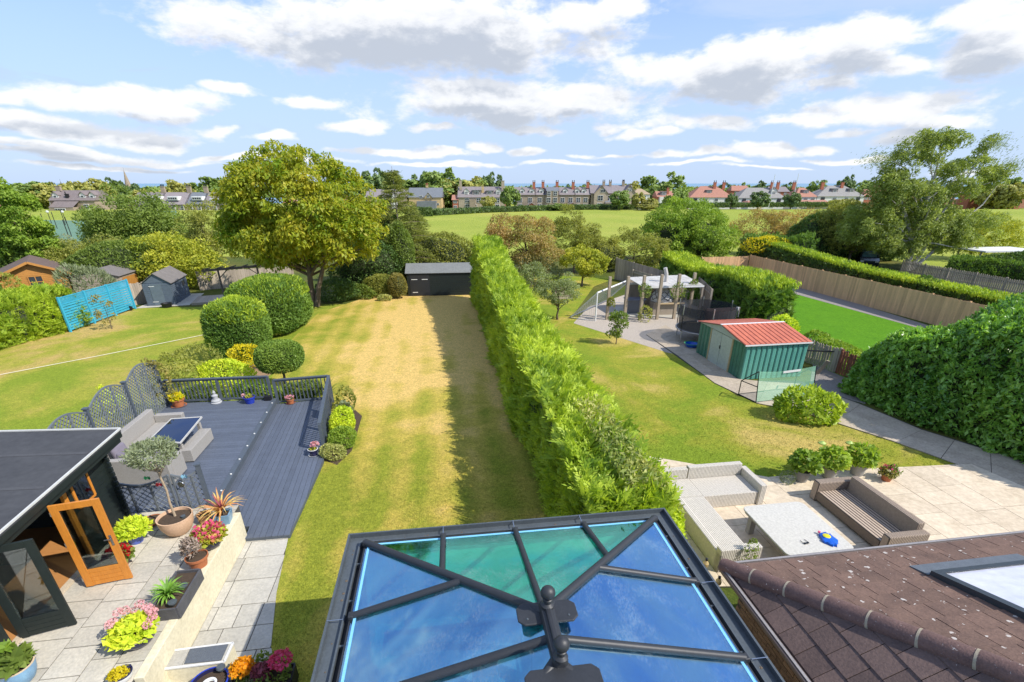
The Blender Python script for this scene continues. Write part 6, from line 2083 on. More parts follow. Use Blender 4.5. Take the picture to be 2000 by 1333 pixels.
MB().box((10.5, 32.9, .80), (1.9, .5, .07), .1).build('shelf_board', surf('pale_plank', (.58, .44, .26), None, 3, .8, .1), kt, world=True)
po = thing('pizza_oven', 'white domed oven with scalloped tile pattern and tall metal flue', 'oven', (10.1, 33.4, .85), .1)
MB().lathe([(.72, 0), (.74, .18), (.68, .42), (.52, .64), (.3, .78), (0, .84)], (0, 0, 0), 28, False).build('dome', surf('white_mosaic', (.62, .62, .62), (.45, .45, .45), 14, .5, .2), po, smooth=True)
sc_m = MB()
for ring, (zr, rr, n, off) in enumerate(((.16, .75, 9, 0), (.36, .71, 9, .5), (.55, .61, 9, 0))):
    for k in range(n):
        a0_ = 2 * math.pi * (k + off) / n; a1_ = a0_ + 2 * math.pi / n
        pts = []
        for j in range(7):
            a = a0_ + (a1_ - a0_) * j / 6; s = math.sin(math.pi * j / 6)
            zz = zr + .16 * s - .04; r2 = rr - .16 * s * (.25 + .25 * ring)
            pts.append((r2 * math.cos(a) * 1.01, r2 * math.sin(a) * 1.01, zz))
        sc_m.tube(pts, .022, 5, False)
sc_m.build('scallop_line', M_BLACK, po)
MB().box((0, 0, -.43), (1.5, 1.2, .82)).build('oven_base', M_FENCEG, po)
MB().tube([(.1, -.1, .75), (.1, -.1, 1.2), (.06, -.1, 1.75), (-.08, -.1, 2.15)], [.12, .12, .12, .12], 12).build('flue', surf('dull_steel_flue', (.55, .52, .49), None, 5, .45, .05), po, smooth=True)
MB().lathe([(.17, 0), (.17, .1), (.1, .12)], (.1, -.1, .98), 14).build('flue_collar', M_BLACK, po)
sheet('kitchen_paving', [(6.6, 32.2), (12.4, 32.0), (12.4, 35.4), (7.4, 35.2)], .026, M_SLABG)
# white goal
gg = thing('football_goal', 'white football goal with net on the grass by the pergola', 'goal', (5.3, 31.1, 0))
ga, gb_ = Vector((5.35, 31.2, 0)), Vector((8.6, 36.2, 0)); back = Vector((-1.55, .85, 0))
mb = MB().tube([ga, ga + Vector((0, 0, 1.8))], .05, 8); mb.build('post', M_WHITE, gg, world=True)
MB().tube([gb_, gb_ + Vector((0, 0, 1.8))], .05, 8).build('post', M_WHITE, gg, world=True)
MB().tube([ga + Vector((0, 0, 1.8)), gb_ + Vector((0, 0, 1.8))], .055, 8).build('crossbar', M_WHITE, gg, world=True)
for e_ in (ga, gb_): MB().tube([e_ + Vector((0, 0, 1.8)), e_ + back + Vector((0, 0, .05)), e_], .03, 6).build('side_bar', M_WHITE, gg, world=True)
MB().tube([ga + back + Vector((0, 0, .05)), gb_ + back + Vector((0, 0, .05))], .035, 6).build('back_bar', M_WHITE, gg, world=True)
nm_ = MB()
for i in range(25):
    a = ga.lerp(gb_, i / 24); nm_.tube([a + Vector((0, 0, 1.8)), a + back + Vector((0, 0, .05))], .007, 3, False)
for j in range(12):
    t_ = j / 12; nm_.tube([ga + back * t_ + Vector((0, 0, 1.8 - 1.75 * t_)), gb_ + back * t_ + Vector((0, 0, 1.8 - 1.75 * t_))], .007, 3, False)
    nm_.tube([ga + back * t_, ga + back * t_ + Vector((0, 0, 1.8 - 1.75 * t_))], .007, 3, False)
tag(nm_.build('net', M_WHITE, gg, world=True), kind='stuff')

# ------------------------------------------------------------------ trampoline
def netmat(name, col, alpha):
    m = bpy.data.materials.new(name); m.use_nodes = True; nt = m.node_tree
    bs = nt.nodes['Principled BSDF']; bs.inputs['Base Color'].default_value = (*col, 1); bs.inputs['Roughness'].default_value = .9
    tr = nt.nodes.new('ShaderNodeBsdfTransparent'); mx = nt.nodes.new('ShaderNodeMixShader'); mx.inputs[0].default_value = alpha
    nt.links.new(tr.outputs[0], mx.inputs[1]); nt.links.new(bs.outputs[0], mx.inputs[2]); nt.links.new(mx.outputs[0], nt.nodes['Material Output'].inputs[0])
    return m


tc2 = Vector((10.75, 26.9, 0)); TR = 1.55
tr_ = thing('trampoline', 'round trampoline with dark safety net behind the green shed', 'trampoline', tc2)
circ = lambda r, z, n=36: [(r * math.cos(2 * math.pi * i / n), r * math.sin(2 * math.pi * i / n), z) for i in range(n)] + [(r, 0, z)]
MB().tube(circ(TR, .72), .035, 8, False).build('rim_tube', surf('galvanised_steel', (.5, .5, .5), None, 5, .35, 0, metal=.6), tr_, smooth=True)
MB().lathe([(TR * .82, .74), (TR * 1.02, .74), (TR * 1.02, .70), (TR * .82, .72)], (0, 0, 0), 36, False).build('spring_pad', M_BLACK, tr_)
MB().lathe([(0, .69), (TR * .85, .70)], (0, 0, 0), 36, False).build('jump_mat', surf('jump_mat_black', (.015, .016, .018), None, 20, .7, .05), tr_)
MB().lathe([(TR * .92, .76), (TR * .97, 2.0)], (0, 0, 0), 36, False).build('safety_net', netmat('net_mesh', (.02, .022, .026), .72), tr_)
for i in range(6):
    a = i * math.pi / 3 + .35; x, y = TR * 1.04 * math.cos(a), TR * 1.04 * math.sin(a)
    MB().tube([(x, y, .7), (x, y, 2.05)], .026, 8).build('net_pole', M_BLACK, tr_); MB().tube([(x, y, 1.6), (x, y, 2.12)], .028, 8).build('pole_cap', MATS['galvanised_steel'], tr_)
    x2, y2 = TR * math.cos(a), TR * math.sin(a)
    MB().tube([(x2, y2, .7), (x2, y2, 0)], .028, 8).build('leg', MATS['galvanised_steel'], tr_)
o = MB().box((0, 0, .5), (1.9, .04, 1.0), .2).build('brown_hoarding', surf('dull_mauve_board', (.14, .10, .10), None, 4, .8, .05)); o.location = (12.2, 28.6, .45); tag(o, 'dull mauve brown board standing behind the trampoline net', 'board')
lt = MB().lathe([(0, 0), (.09, .02), (.11, .1), (.09, .19), (0, .21)], (0, 0, 0), 14, False).build('white_lamp', M_WHITE, smooth=True); lt.location = (13.05, 28.4, 1.35); tag(lt, 'small round white lamp near the conifer behind the trampoline', 'lamp')
# basket toy on the path
bt = thing('blue_toy', 'blue and green sandpit toy on the path by the green shed', 'toy', G(1350, 678, .03), .4)
MB().lathe([(0, .02), (.28, .03), (.38, .2), (.36, .2), (.26, .05), (0, .04)], (0, 0, 0), 14, False).build('dish', fm, bt)
MB().lathe([(.36, .2), (.40, .21), (.40, .23), (.35, .22)], (0, 0, 0), 14, False).build('rim', surf('toy_green', (.1, .5, .2), None, 5, .4, 0), bt)
MB().tube([(.3, -.3, .03), (.55, -.45, .2), (.62, -.3, .25)], .03, 6).build('handle', M_WHITE, bt)
# rebounder net
rb_ = thing('rebound_net', 'black framed rebound goal with pale green netting beside the shed', 'goal', (9.7, 18.2, 0))
r0, r1 = Vector((9.83, 18.15, .04)), Vector((12.5, 18.85, .04)); bk = Vector((-.35, .85, 0))
f_ = lambda a, b, r=.02: MB().tube([a, b], r, 8).build('frame_tube', M_BLACK, rb_, world=True)
up_ = Vector((-.02, .25, 1.22))
f_(r0, r0 + up_); f_(r1, r1 + up_); f_(r0, r1); f_(r0, r0 + bk); f_(r1, r1 + bk)
f_(r0 + bk, r0 + bk + Vector((0, 0, .6))); f_(r0 + bk + Vector((0, 0, .6)), r0 + up_); f_(r1 + bk, r1 + bk + Vector((0, 0, .6))); f_(r1 + bk + Vector((0, 0, .6)), r1 + up_); f_(r0 + bk, r1 + bk)
f_(r0 + bk + Vector((0, 0, .6)), r0 + up_ * .5)
nt_ = MB(); K = 12
P_ = lambda u, v: r0.lerp(r1, u) + up_ * v + Vector((0, .12 * math.sin(math.pi * u) * math.sin(math.pi * v), -.10 * math.sin(math.pi * u) * v))
for i in range(K):
    for j in range(6):
        nt_.add([P_(i / K, j / 6), P_((i + 1) / K, j / 6), P_((i + 1) / K, (j + 1) / 6), P_(i / K, (j + 1) / 6)], [(0, 1, 2, 3)])
nt_.build('netting', netmat('green_netting', (.30, .62, .42), .42), rb_, world=True)
MB().beam(P_(.42, .97) + Vector((0, -.03, 0)), P_(.72, .97) + Vector((0, -.03, 0)), .01, .09).build('white_label', M_WHITE, rb_, world=True)
# odds beyond the shed
o = MB().box((0, 0, .4), (.18, .04, .8), 0, .35, .25).build('leaning_board', M_FENCEG); o.location = (14.2, 21.3, 0); tag(o, 'short pale board leaning against the worn picket fence', 'board')
o = MB().tube([(0, 0, 0), (1.6, -.9, .2)], .04, 6).build('dark_pole', M_BLACK); o.location = (13.9, 22.6, .8); tag(o, 'black bundled poles lying behind the green shed', 'pole')
pl_ = thing('raised_planter', 'wooden raised planter box under the small apple trees', 'planter', (3.9, 38.4, 0), .1)
for i in range(4):
    MB().box((0, -.5, .1 + i * .19), (1.4, .04, .18)).build('plank', M_FENCEG, pl_); MB().box((0, .5, .1 + i * .19), (1.4, .04, .18)).build('plank', M_FENCEG, pl_)
    for s in (-.7, .7): MB().box((s, 0, .1 + i * .19), (.04, .96, .18)).build('plank', M_FENCEG, pl_)
MB().box((0, 0, .62), (1.34, .94, .06)).build('soil', M_SOIL, pl_)
# ------------------------------------------------------------------ left garden: swing arch, platform, bins, cord
ar = thing('timber_arch', 'rustic timber swing arch over the grey platform', 'pergola', (-22.2, 38.3, 0))
M_AR = surf('dark_weathered_beam', (.13, .11, .09), (.08, .065, .05), 4, .9, .3)
for x, y in ((-22.2, 38.3), (-20.0, 39.9)):
    MB().tube([(x, y, 0), (x, y, 2.1)], .07, 8).build('post', M_AR, ar, world=True)
for d_ in (-.25, .25): MB().beam((-23.0, 37.8 + d_, 2.12), (-19.2, 40.6 + d_, 2.12), .07, .12).build('beam', M_AR, ar, world=True)
for i in range(6): MB().beam((-22.8 + i * .7, 37.9 + i * .5 - .5, 2.24), (-22.8 + i * .7, 37.9 + i * .5 + .6, 2.24), .05, .07).build('cross_bar', M_AR, ar, world=True)
for (a, b) in (((-22.2, 38.3, 1.5), (-21.7, 38.7, 2.05)), ((-20.0, 39.9, 1.5), (-20.5, 39.5, 2.05))): MB().beam(a, b, .06, .06).build('brace', M_AR, ar, world=True)
pf = thing('grey_platform', 'low grey timber platform under the rustic arch', 'platform', (-22, 37.5, 0), rad(20))
for i in range(14): MB().box((-1.6 + i * .30, 0, .16), (.29, 2.6, .04)).build('plank', M_FENCEG, pf)
MB().box((.35, -1.28, .08), (4.2, .06, .14)).build('fascia', M_FENCEG, pf); MB().box((.35, 0, .07), (4.0, 2.4, .12)).build('base', M_JOINT, pf)
ct_ = thing('crumpled_tarpaulin', 'crumpled pale grey tarpaulin heaped on the platform', 'tarpaulin', (-20.9, 37.4, .18))
xs_ = np.linspace(-1, 1, 16); X_, Y_ = np.meshgrid(xs_, xs_); Pq = np.stack([X_.ravel() * .95, Y_.ravel() * .6, 0 * X_.ravel()], -1)
Pq[:, 2] = np.maximum(.02, (.28 * (1 - (X_.ravel() ** 2 + Y_.ravel() ** 2) * .6) + .12 * wave(Pq, 9, 5)))
Fq = np.array([(j * 16 + i, j * 16 + i + 1, (j + 1) * 16 + i + 1, (j + 1) * 16 + i) for j in range(15) for i in range(15)])
npmesh('sheet', Pq, Fq, surf('pale_tarpaulin', (.46, .46, .45), None, 5, .6, .1), ct_)
bb = thing('blue_lidded_box', 'dark storage box with light blue lid beside the rustic arch', 'box', (-20.2, 41.0, 0), .2)
MB().box((0, 0, .5), (1.1, .7, 1.0)).build('box_body', M_BLACK, bb); MB().box((0, 0, 1.03), (1.2, .8, .07)).build('lid', surf('pale_blue_lid', (.25, .42, .6), None, 4, .4, 0), bb)
bt2 = thing('toy_scooter', 'blue toy ride on and black wheels by the slate blue shed', 'toy', (-26.9, 34.2, 0), .2)
MB().box((0, 0, .22), (.7, .4, .32)).build('toy_body', surf('toy_blue', (.08, .32, .55), None, 4, .4, 0), bt2, bevel=.05)
for x, y in ((-.35, -.2), (.35, -.2)): MB().tube([(x, y - .06, .17), (x, y + .06, .17)], .17, 14).build('wheel', M_BLACK, bt2)
MB().tube([(-.3, 0, .35), (-.35, .1, .95), (.2, .1, .95), (.3, 0, .35)], .025, 6).build('handlebar', M_WHITE, bt2)
o = MB().lathe([(0, 0), (.28, 0), (.36, .28), (.33, .28), (.26, .04), (0, .03)], (0, 0, 0), 16, False).build('black_tub', M_BLACK); o.location = (-24.6, 35.1, .03); tag(o, 'black plastic tub standing by the slate blue shed door', 'tub')
o = MB().tube([G(-30, 738, .05), G(200, 694, .05), G(395, 655, .05), G(420, 650, .05)], .014, 6).build('long_white_cord', surf('cord_white', (.72, .68, .55), None, 4, .7, 0)); tag(o, 'long white cord lying straight across the left lawn', 'cord')
# ------------------------------------------------------------------ car under the birch, canopy, poles, court posts
car = thing('parked_car', 'dark parked car under the birch with reflecting windscreen', 'car', (38.0, 54.8, 0), rad(-28))
M_CARP = surf('dark_car_paint', (.02, .03, .035), (.015, .02, .025), 3, .2, 0)
prof = [(-2.0, .35), (-2.05, .75), (-1.15, .95), (-.55, 1.48), (.95, 1.50), (1.65, 1.0), (2.1, .9), (2.15, .35)]
cb = MB(); n = len(prof)
for s, w in ((-1, .86), (1, .86)):
    pass
vs = [(w * (1 if z < 1 else .82), x, z) for w in (-.88, .88) for x, z in prof]
cb.add(vs, [tuple(range(n))[::-1], tuple(range(n, 2 * n))] + [(i, (i + 1) % n, n + (i + 1) % n, n + i) for i in range(n)])
cb.build('body', M_CARP, car, bevel=.06)
MB().add([(-.66, -1.12, .99), (.66, -1.12, .99), (.6, -.60, 1.46), (-.6, -.60, 1.46)], [(0, 1, 2, 3)]).build('windscreen', surf('teal_reflection_glass', (.16, .30, .32), (.03, .07, .08), 2.2, .06, 0), car).location = (0, -.03, .02)  # bright teal reflections painted into the glass colour
MB().add([(-.66, 1.60, 1.05), (.66, 1.60, 1.05), (.6, .98, 1.47), (-.6, .98, 1.47)], [(3, 2, 1, 0)]).build('rear_window', MATS['teal_reflection_glass'], car).location = (0, .03, .02)
for x in (-.8, .8):
    for y in (-1.35, 1.35):
        w = MB().tube([(x - .1, y, .32), (x + .1, y, .32)], .32, 16).build('wheel', M_BLACK, car); MB().tube([(x - .105, y, .32), (x + .105, y, .32)], .19, 12).build('rim', M_CHROME, w)
    MB().box((x * .8, -2.03, .68), (.3, .08, .14)).build('headlight', surf('lamp_glass', (.6, .6, .6), None, 3, .1, 0), car)
cn = thing('white_canopy', 'white flat canopy among hedges at the right edge', 'canopy', (46, 49, 0))
MB().box((47.5, 50.5, 2.15), (6, 3.2, .12), .1).build('canopy_sheet', M_WHITE, cn, world=True)
for x, y in ((44.8, 49.2), (44.8, 51.7), (50, 49.6)): MB().box((x, y, 1.05), (.1, .1, 2.1)).build('post', M_FENCEG, cn, world=True)
for i, (x, y) in enumerate(((88.2, 184.0), (96.3, 184.5))):
    o = MB().tube([(0, 0, 0), (0, 0, 6), (0, 0, 10.6 + .3 * i)], [.14, .12, .08], 8).build('goal_pole', M_WHITE)
    o.location = (x, y, 0); tag(o, ['tall thin white pole on the playing field, nearer the big round tree', 'tall thin white pole on the playing field, nearer the birch'][i], 'pole', 'white poles on the playing field')
for i, (px, py, h_) in enumerate(((92, 452, 3.0), (112, 447, 3.0), (140, 462, 3.0), (128, 440, 3), (105, 470, 3), (137, 470, 3), (300, 425, 3), (320, 425, 3))):
    o = MB().tube([(0, 0, 0), (0, 0, h_)], .06, 6).build('court_fence_post', M_BLACK); o.location = G(px, py); tag(o, 'thin dark fence post around the green tennis court', 'post', 'tennis court fence posts')
for i, px in enumerate((101, 130)):
    t = thing('court_lamp', ['white globe court lamp nearer the tall left tree', 'white globe court lamp nearer the leafy middle tree'][i], 'lamp', G(px, 437), 0, 'tennis court lamps')
    MB().tube([(0, 0, 0), (0, 0, 2.2)], .06, 6).build('pole', M_BLACK, t); MB().lathe([(0, 0), (.25, .05), (.3, .3), (0, .45)], (0, 0, 2.2), 12, False).build('globe', M_WHITE, t)

# ------------------------------------------------------------------ hedges
def ht(t):
    Y = 7.6 + t * 29
    return float(np.interp(Y, [7, 12, 19, 24, 30, 34, 37], [2.45, 2.6, 2.65, 3.0, 3.5, 4.2, 4.4]))


ch = hedge('conifer_hedge', 'long feathery bright green conifer hedge between the centre and right lawns', 'hedge', [LP(H0, .72, -4.6), LP(H0, .72, 0), LP(H0, .72, 12), LP(H0, .72, 25.2)],
           lambda t: 1.75, ht, 72000, F_LEY, M_TWIG, L=.155, asp=.22, seed=11, amp=.20, up=.45, outb=.75, rnd=.75, flat=.5, tops=.45, spray=.30)
# long leading shoots on top
r_ = np.random.RandomState(5)
n_ = 16000
b_s = r_.uniform(-4.6, 25.2, n_)
hh_ = np.array([ht((7.6 + (b + 4.6)) / 1.0 * 0 + (b + 4.6) / 29.8) for b in b_s])
a_s = .72 + r_.uniform(-.85, .85, n_)
Pm = np.stack([H0.x + UX * a_s - UY * b_s, H0.y + UY * a_s + UX * b_s, hh_ + r_.uniform(-.12, .2, n_)], -1)
Om = unit(np.stack([UX * (a_s - .72) + .2, UY * (a_s - .72), np.full(n_, .9)], -1))
sprays('leading_shoots', Pm[:6500], Om[:6500], F_LEY, ch, .48, .35, .5, .45, 9, .2, 77, (.35, .1, 0))
n_ = 4200
b_s = r_.uniform(-4.4, -.3, n_); a_s = .9 + r_.uniform(-.3, 1.0, n_)
Pm = np.stack([H0.x + UX * a_s - UY * b_s, H0.y + UY * a_s + UX * b_s, np.clip(2.80 - np.maximum(0, a_s - 1.2) ** 1.5 * 1.5 + r_.normal(size=n_) * .09, .2, 3.1)], -1)
Om = unit(np.stack([np.full(n_, .4), np.full(n_, -.2), np.full(n_, .8)], -1))
leaves('pale_growth', Pm, Om, F_VARIE, ch, .13, .4, .3, .5, 1.0, .5, 78)
P, O = ellipsoid_pts((LP(H0, 1.75, -3.3).x, LP(H0, 1.75, -3.3).y, 1.1), (.42, 2.0, 1.25), 9000, 79, .15)
leaves('pale_side_growth', P, O, F_LIME, ch, .12, .42, .2, .5, 1.0, .5, 80)

hedge('conifer_hedge', 'dense deep green conifer hedge at the left edge before the turquoise fence', 'hedge', [(-29.2, 21.5), (-28.5, 25), (-27.6, 30.2)], lambda t: 2.6, lambda t: 2.35 - .1 * t, 24000, F_LEY, M_TWIG, spray=.18, L=.2, asp=.3, seed=12, amp=.25, up=.35, outb=.8)
shrub('conifer_bush', 'dark feathery conifer bush behind the left hedge', 'shrub', (-34.5, 31.0, 1.6), (1.8, 2.0, 1.5), 9000, F_LEYD, M_TWIG, .28, .3, 13, .15)
# clipped conifer blocks on the left boundary
shrub('clipped_conifer', 'front clipped conifer block on the boundary, nearest the deck', 'shrub', (-13.75, 24.3, 1.35), (1.30, 1.35, 1.42), 18000, F_LEYD, M_TWIG, .16, .3, 14, .07, 'clipped conifer blocks', .5, .6, p=3.6, flat=.6)
leaves('bright_tips', *(lambda PO: (PO[0][PO[1][:, 2] > .35], PO[1][PO[1][:, 2] > .35]))(ellipsoid_pts((-13.75, 24.3, 1.36), (1.30, 1.35, 1.46), 8000, 15, .07, p=3.6)), F_LEY, [o for o in bpy.data.objects if o.name.startswith('clipped_conifer')][-1], .2, .25, .5, .5, .8, .5, 16)
rc2 = shrub('clipped_conifer', 'larger rear clipped conifer block beside the chestnut trunk', 'shrub', (-14.3, 29.2, 1.50), (1.95, 2.4, 1.58), 28000, F_LEYD, M_TWIG, .17, .3, 17, .05, 'clipped conifer blocks', .5, .6, p=3.2)
leaves('bright_tips', *(lambda PO: (PO[0][PO[1][:, 2] > .35], PO[1][PO[1][:, 2] > .35]))(ellipsoid_pts((-14.3, 29.2, 1.51), (1.95, 2.4, 1.62), 13000, 18, .05, p=3.2)), F_LEY, rc2, .2, .25, .5, .5, .8, .5, 19)
# topiary dome on a stem behind the railing
shrub('topiary_dome', 'clipped dome topiary on a bare stem behind the deck railing', 'shrub', (-9.55, 19.3, 1.58), (.88, .88, .62), 13000, F_YEW, M_TWIG, .085, .45, 20, .03, p=2.6, stem=.05, freq=6)
# conifer hedge by the trampoline
hedge('conifer_hedge', 'feathery conifer hedge behind the trampoline and pergola', 'hedge', [(15.7, 29.6), (15.0, 34), (14.3, 39), (13.7, 43.5)], lambda t: 3.0 - .8 * t, lambda t: 2.35 + .25 * math.sin(t * 7), 28000, F_LEYD, M_TWIG, spray=.18, L=.2, asp=.3, seed=21, amp=.35, up=.45, outb=.8)
_mh = [o for o in bpy.data.objects if o.name.startswith('conifer_hedge')][-1]
r_ = np.random.RandomState(8); n_ = 9000
tt = r_.uniform(0, 1, n_); xx = 15.7 - 2.0 * tt + r_.uniform(-1.4, 1.4, n_) * (1 - .25 * tt); yy = 29.6 + 13.9 * tt
leaves('bright_tips', np.stack([xx, yy, 2.45 + .25 * np.sin(tt * 7) + r_.uniform(-.15, .25, n_)], -1), unit(np.stack([r_.normal(size=n_) * .4, r_.normal(size=n_) * .4, np.ones(n_)], -1)), F_LEY, _mh, .3, .22, .5, .5, .9, .5, 22)
# big laurel on the right
lr = hedge('laurel_hedge', 'huge glossy laurel hedge along the path at the right edge', 'hedge', [(15.4, 19.8), (16.2, 17.4), (17.6, 14.6), (19.5, 11.5)], lambda t: 2.6 + 1.4 * t, lambda t: 1.75 + 2.55 * min(1, t * 2.0) ** .75, 52000, F_LAUREL, M_TWIG, L=.20, asp=.40, seed=23, amp=.34, up=.3, outb=.55, rnd=1.1, flat=.7)
shrub('laurel_bush', 'laurel mass rising behind the path at the right', 'shrub', (20.6, 18.4, 1.9), (2.6, 2.6, 2.3), 14000, F_LAUREL, M_TWIG, .17, .42, 24, .14)
shrub('small_laurel', 'low yellow green laurel bush at the lawn edge by the rebound net', 'shrub', (11.05, 16.75, .50), (1.12, .75, .62), 1700, F_LEY, None, .24, .38, 25, .30, None, .3, .5)
shrub('small_laurel_core', 'dark inner growth of the low laurel by the net', 'shrub', (11.05, 16.8, .42), (.85, .58, .42), 900, F_LAUREL, None, .15, .42, 26, .1) if False else None
# along the artificial lawn
shrub('laurel_row', 'sunlit low laurel row along the picket fence', 'shrub', (15.9, 22.4, .6), (.6, 2.2, .5), 3800, F_BRIGHT, None, .15, .42, 27, .12)
shrub('golden_shrub', 'golden shrub between green shed and artificial lawn', 'shrub', (14.9, 26.6, .8), (.8, .8, .75), 1600, F_LIME, None, .15, .45, 28, .2)
shrub('laurel_clump', 'green laurel clump beside the red shed roof corner', 'shrub', (16.0, 25.0, .5), (.7, .8, .5), 1400, F_BRIGHT, None, .15, .42, 29, .2)
# hedge behind the long brown fence
hedge('boundary_hedge', 'dark green hedge topping the long brown fence', 'hedge', [LP(C0, 1.6, 3), LP(C0, 2.0, -8), LP(C0, 2.3, -20), LP(C0, 2.8, -31)], lambda t: 1.5, lambda t: 2.75 - .75 * min(1, t * 2.2), 42000, F_DARK, M_TWIG, L=.22, asp=.35, seed=30, amp=.25, up=.35, outb=.8)
_bh = [o for o in bpy.data.objects if o.name.startswith('boundary_hedge')][-1]
n_ = 16000; b_s = r_.uniform(-31, 3, n_); a_s = 2.1 + r_.uniform(-.75, .75, n_)
Pm = np.stack([C0.x + UX * a_s - UY * b_s, C0.y + UY * a_s + UX * b_s, np.interp(-b_s, [-3, 0, 12, 31], [2.8, 2.8, 2.1, 2.05]) + r_.uniform(-.1, .2, n_)], -1)
leaves('sunlit_tips', Pm, unit(np.stack([np.zeros(n_), np.zeros(n_), np.ones(n_)], -1)), F_LEY, _bh, .22, .3, .4, .4, .9, .5, 31)
hedge('boundary_hedge', 'yellow green clipped hedge beyond the birch at the right edge', 'hedge', [(41.5, 48.5), (46, 44), (50, 40)], lambda t: 2.6, lambda t: 1.8, 12000, F_LEYD, M_TWIG, L=.26, asp=.32, seed=32, amp=.2)
_bh2 = [o for o in bpy.data.objects if o.name.startswith('boundary_hedge')][-1]
hedge('variegated_conifer_hedge', 'golden tipped conifer growth above the far fence corner', 'hedge', [(23.2, 51.5), (26.5, 51.5), (29, 50)], lambda t: 3.2, lambda t: 3.2, 10000, F_LEYD, M_TWIG, L=.28, asp=.3, seed=33, amp=.4)
shrub('golden_conifer', 'golden yellow tipped shrub above the fence corner', 'shrub', (24.6, 50.4, 2.6), (1.9, 1.2, .9), 1500, F_YELLOW, None, .22, .35, 34, .25)

# ------------------------------------------------------------------ near trees
# horse chestnut
tree('chestnut_tree', 'big rounded yellow green horse chestnut tree in mid lawn left', (-14.3, 35.6), [(-14.2, 35.8, 6.2, 5.2, 4.4, 3.3), (-14.4, 35.6, 7.4, 4.2, 3.7, 2.5), (-16.0, 35.0, 4.7, 3.2, 2.8, 1.8), (-11.8, 35.6, 4.7, 3.0, 3.0, 1.9), (-17.2, 35.8, 5.0, 2.4, 2.6, 1.8)],
     420, .74, 52000, F_CHEST, L=.27, asp=.42, seed=41, r0=.24, tips=44, up=.0, outb=.35, rnd=.9, flat=.7, shell=.72, droop=.45, top=(-14.2, 35.7, 8.5), squash=.7)
_ct = [o for o in bpy.data.objects if o.name == 'chestnut_tree'][0]
MB().tube([(-14.0, 35.4, 0), (-13.7, 35.4, 1.3), (-12.9, 35.5, 3.4)], [.2, .17, .12], 8).build('second_stem', M_BARK, _ct, world=True, smooth=True)
# larch beside it
def larch(name, label, base, h, rmax, m, seed, n=15000, group=None):
    r = np.random.RandomState(seed)
    root = thing(name, label, 'tree', (base[0], base[1], 0), 0, group)
    MB().tube([(base[0], base[1], 0), (base[0] + .1, base[1], h * .5), (base[0], base[1], h)], [.16, .09, .015], 8).build('trunk', surf('pale_larch_bark', (.36, .31, .25), (.2, .17, .13), 6, .9, .4), root, world=True, smooth=True)
    br = MB(); P = []; O = []
    nb = 62
    for i in range(nb):
        t = i / nb; z = h * (.10 + .88 * t); a = i * 2.399 + r.uniform(-.3, .3)
        l = rmax * (1 - t) ** .75 * r.uniform(.7, 1.12) + .15
        d = np.array([math.cos(a), math.sin(a)])
        pts = []
        for k in range(7):
            q = k / 6
            pts.append((base[0] + d[0] * l * q, base[1] + d[1] * l * q, z + l * (.30 * q - .38 * q * q) + (.25 * l * t * q)))
        br.tube(pts, [.03 * (1 - t) + .008] * 5 + [.006, .003], 4, False)
        k = int(n / nb * (.3 + l / rmax))
        q = r.uniform(.15, 1, k)
        px_ = np.interp(q, np.linspace(0, 1, 7), [p[0] for p in pts]); py_ = np.interp(q, np.linspace(0, 1, 7), [p[1] for p in pts]); pz_ = np.interp(q, np.linspace(0, 1, 7), [p[2] for p in pts])
        s = r.normal(size=k) * .32 * (1 - .4 * q)
        P.append(np.stack([px_ - d[1] * s, py_ + d[0] * s, pz_ - np.abs(r.normal(size=k)) * .16], -1)); O.append(np.tile([d[0], d[1], -.1], (k, 1)) + np.stack([-d[1] * s, d[0] * s, 0 * s], -1) * 2)
    br.build('branches', M_BARK, root, world=True)
    P = np.vstack(P); O = unit(np.vstack(O))
    leaves('needles', P, O, m, root, .26, .16, .0, .8, .5, .5, seed + 1)
    return root


larch('larch_tree', 'feathery larch with drooping branches right of the chestnut', (XA(768, 44), 44), 9.2, 4.2, F_LARCH, 42, 22000)
larch('larch_tree', 'lower larch with fine sprays in front of the black shed roof', (XA(800, 47), 47.5), 6.0, 3.6, F_LARCH, 43, 15000)
# shrubs round the tree feet
XS = lambda px, Y: XA(px, Y)
shrub('dark_holly', 'dark holly mass behind the chestnut trunk', 'shrub', (XS(700, 41), 41.0, 1.8), (2.9, 1.8, 2.3), 12000, F_DARK, M_TWIG, .16, .5, 44, .2)
shrub('ivy_clump', 'deep green ivy column left of the black shed', 'shrub', (XS(768, 41.5), 41.5, 2.4), (1.2, 1.1, 2.6), 7000, F_GREEN, M_TWIG, .15, .6, 45, .2)
shrub('tall_evergreen', 'tall dark evergreen under the larch branches', 'shrub', (XS(725, 44), 44.5, 3.0), (2.6, 1.8, 3.2), 10000, F_DARK, M_TWIG, .2, .5, 46, .22)
shrub('bronze_bush', 'round bronze green bush at the corner of the black shed', 'shrub', (-8.75, 38.2, .95), (.75, .7, .95), 3500, F_BROWN, M_TWIG, .10, .5, 47, .08)
shrub('bronze_bush', 'loose olive bush beside the round bronze bush', 'shrub', (-10.3, 38.8, .85), (1.2, .8, .9), 3000, F_OLIVE, None, .12, .5, 48, .15)
shrub('pale_yellow_plant', 'small pale yellow plant at the end of the centre lawn', 'plant', (-9.6, 37.3, .22), (.55, .35, .25), 600, F_VARIE, None, .12, .5, 49, .1)
shrub('fern_clump', 'bright green low growth along the dark border', 'shrub', (-12.0, 38.0, .5), (1.7, .6, .6), 2200, F_GREEN, None, .16, .45, 50, .2)
shrub('green_undergrowth', 'low dark undergrowth at the foot of the chestnut', 'shrub', (-13.2, 37.5, .7), (1.6, 1.2, .9), 2600, F_DARK, None, .16, .45, 51, .2)
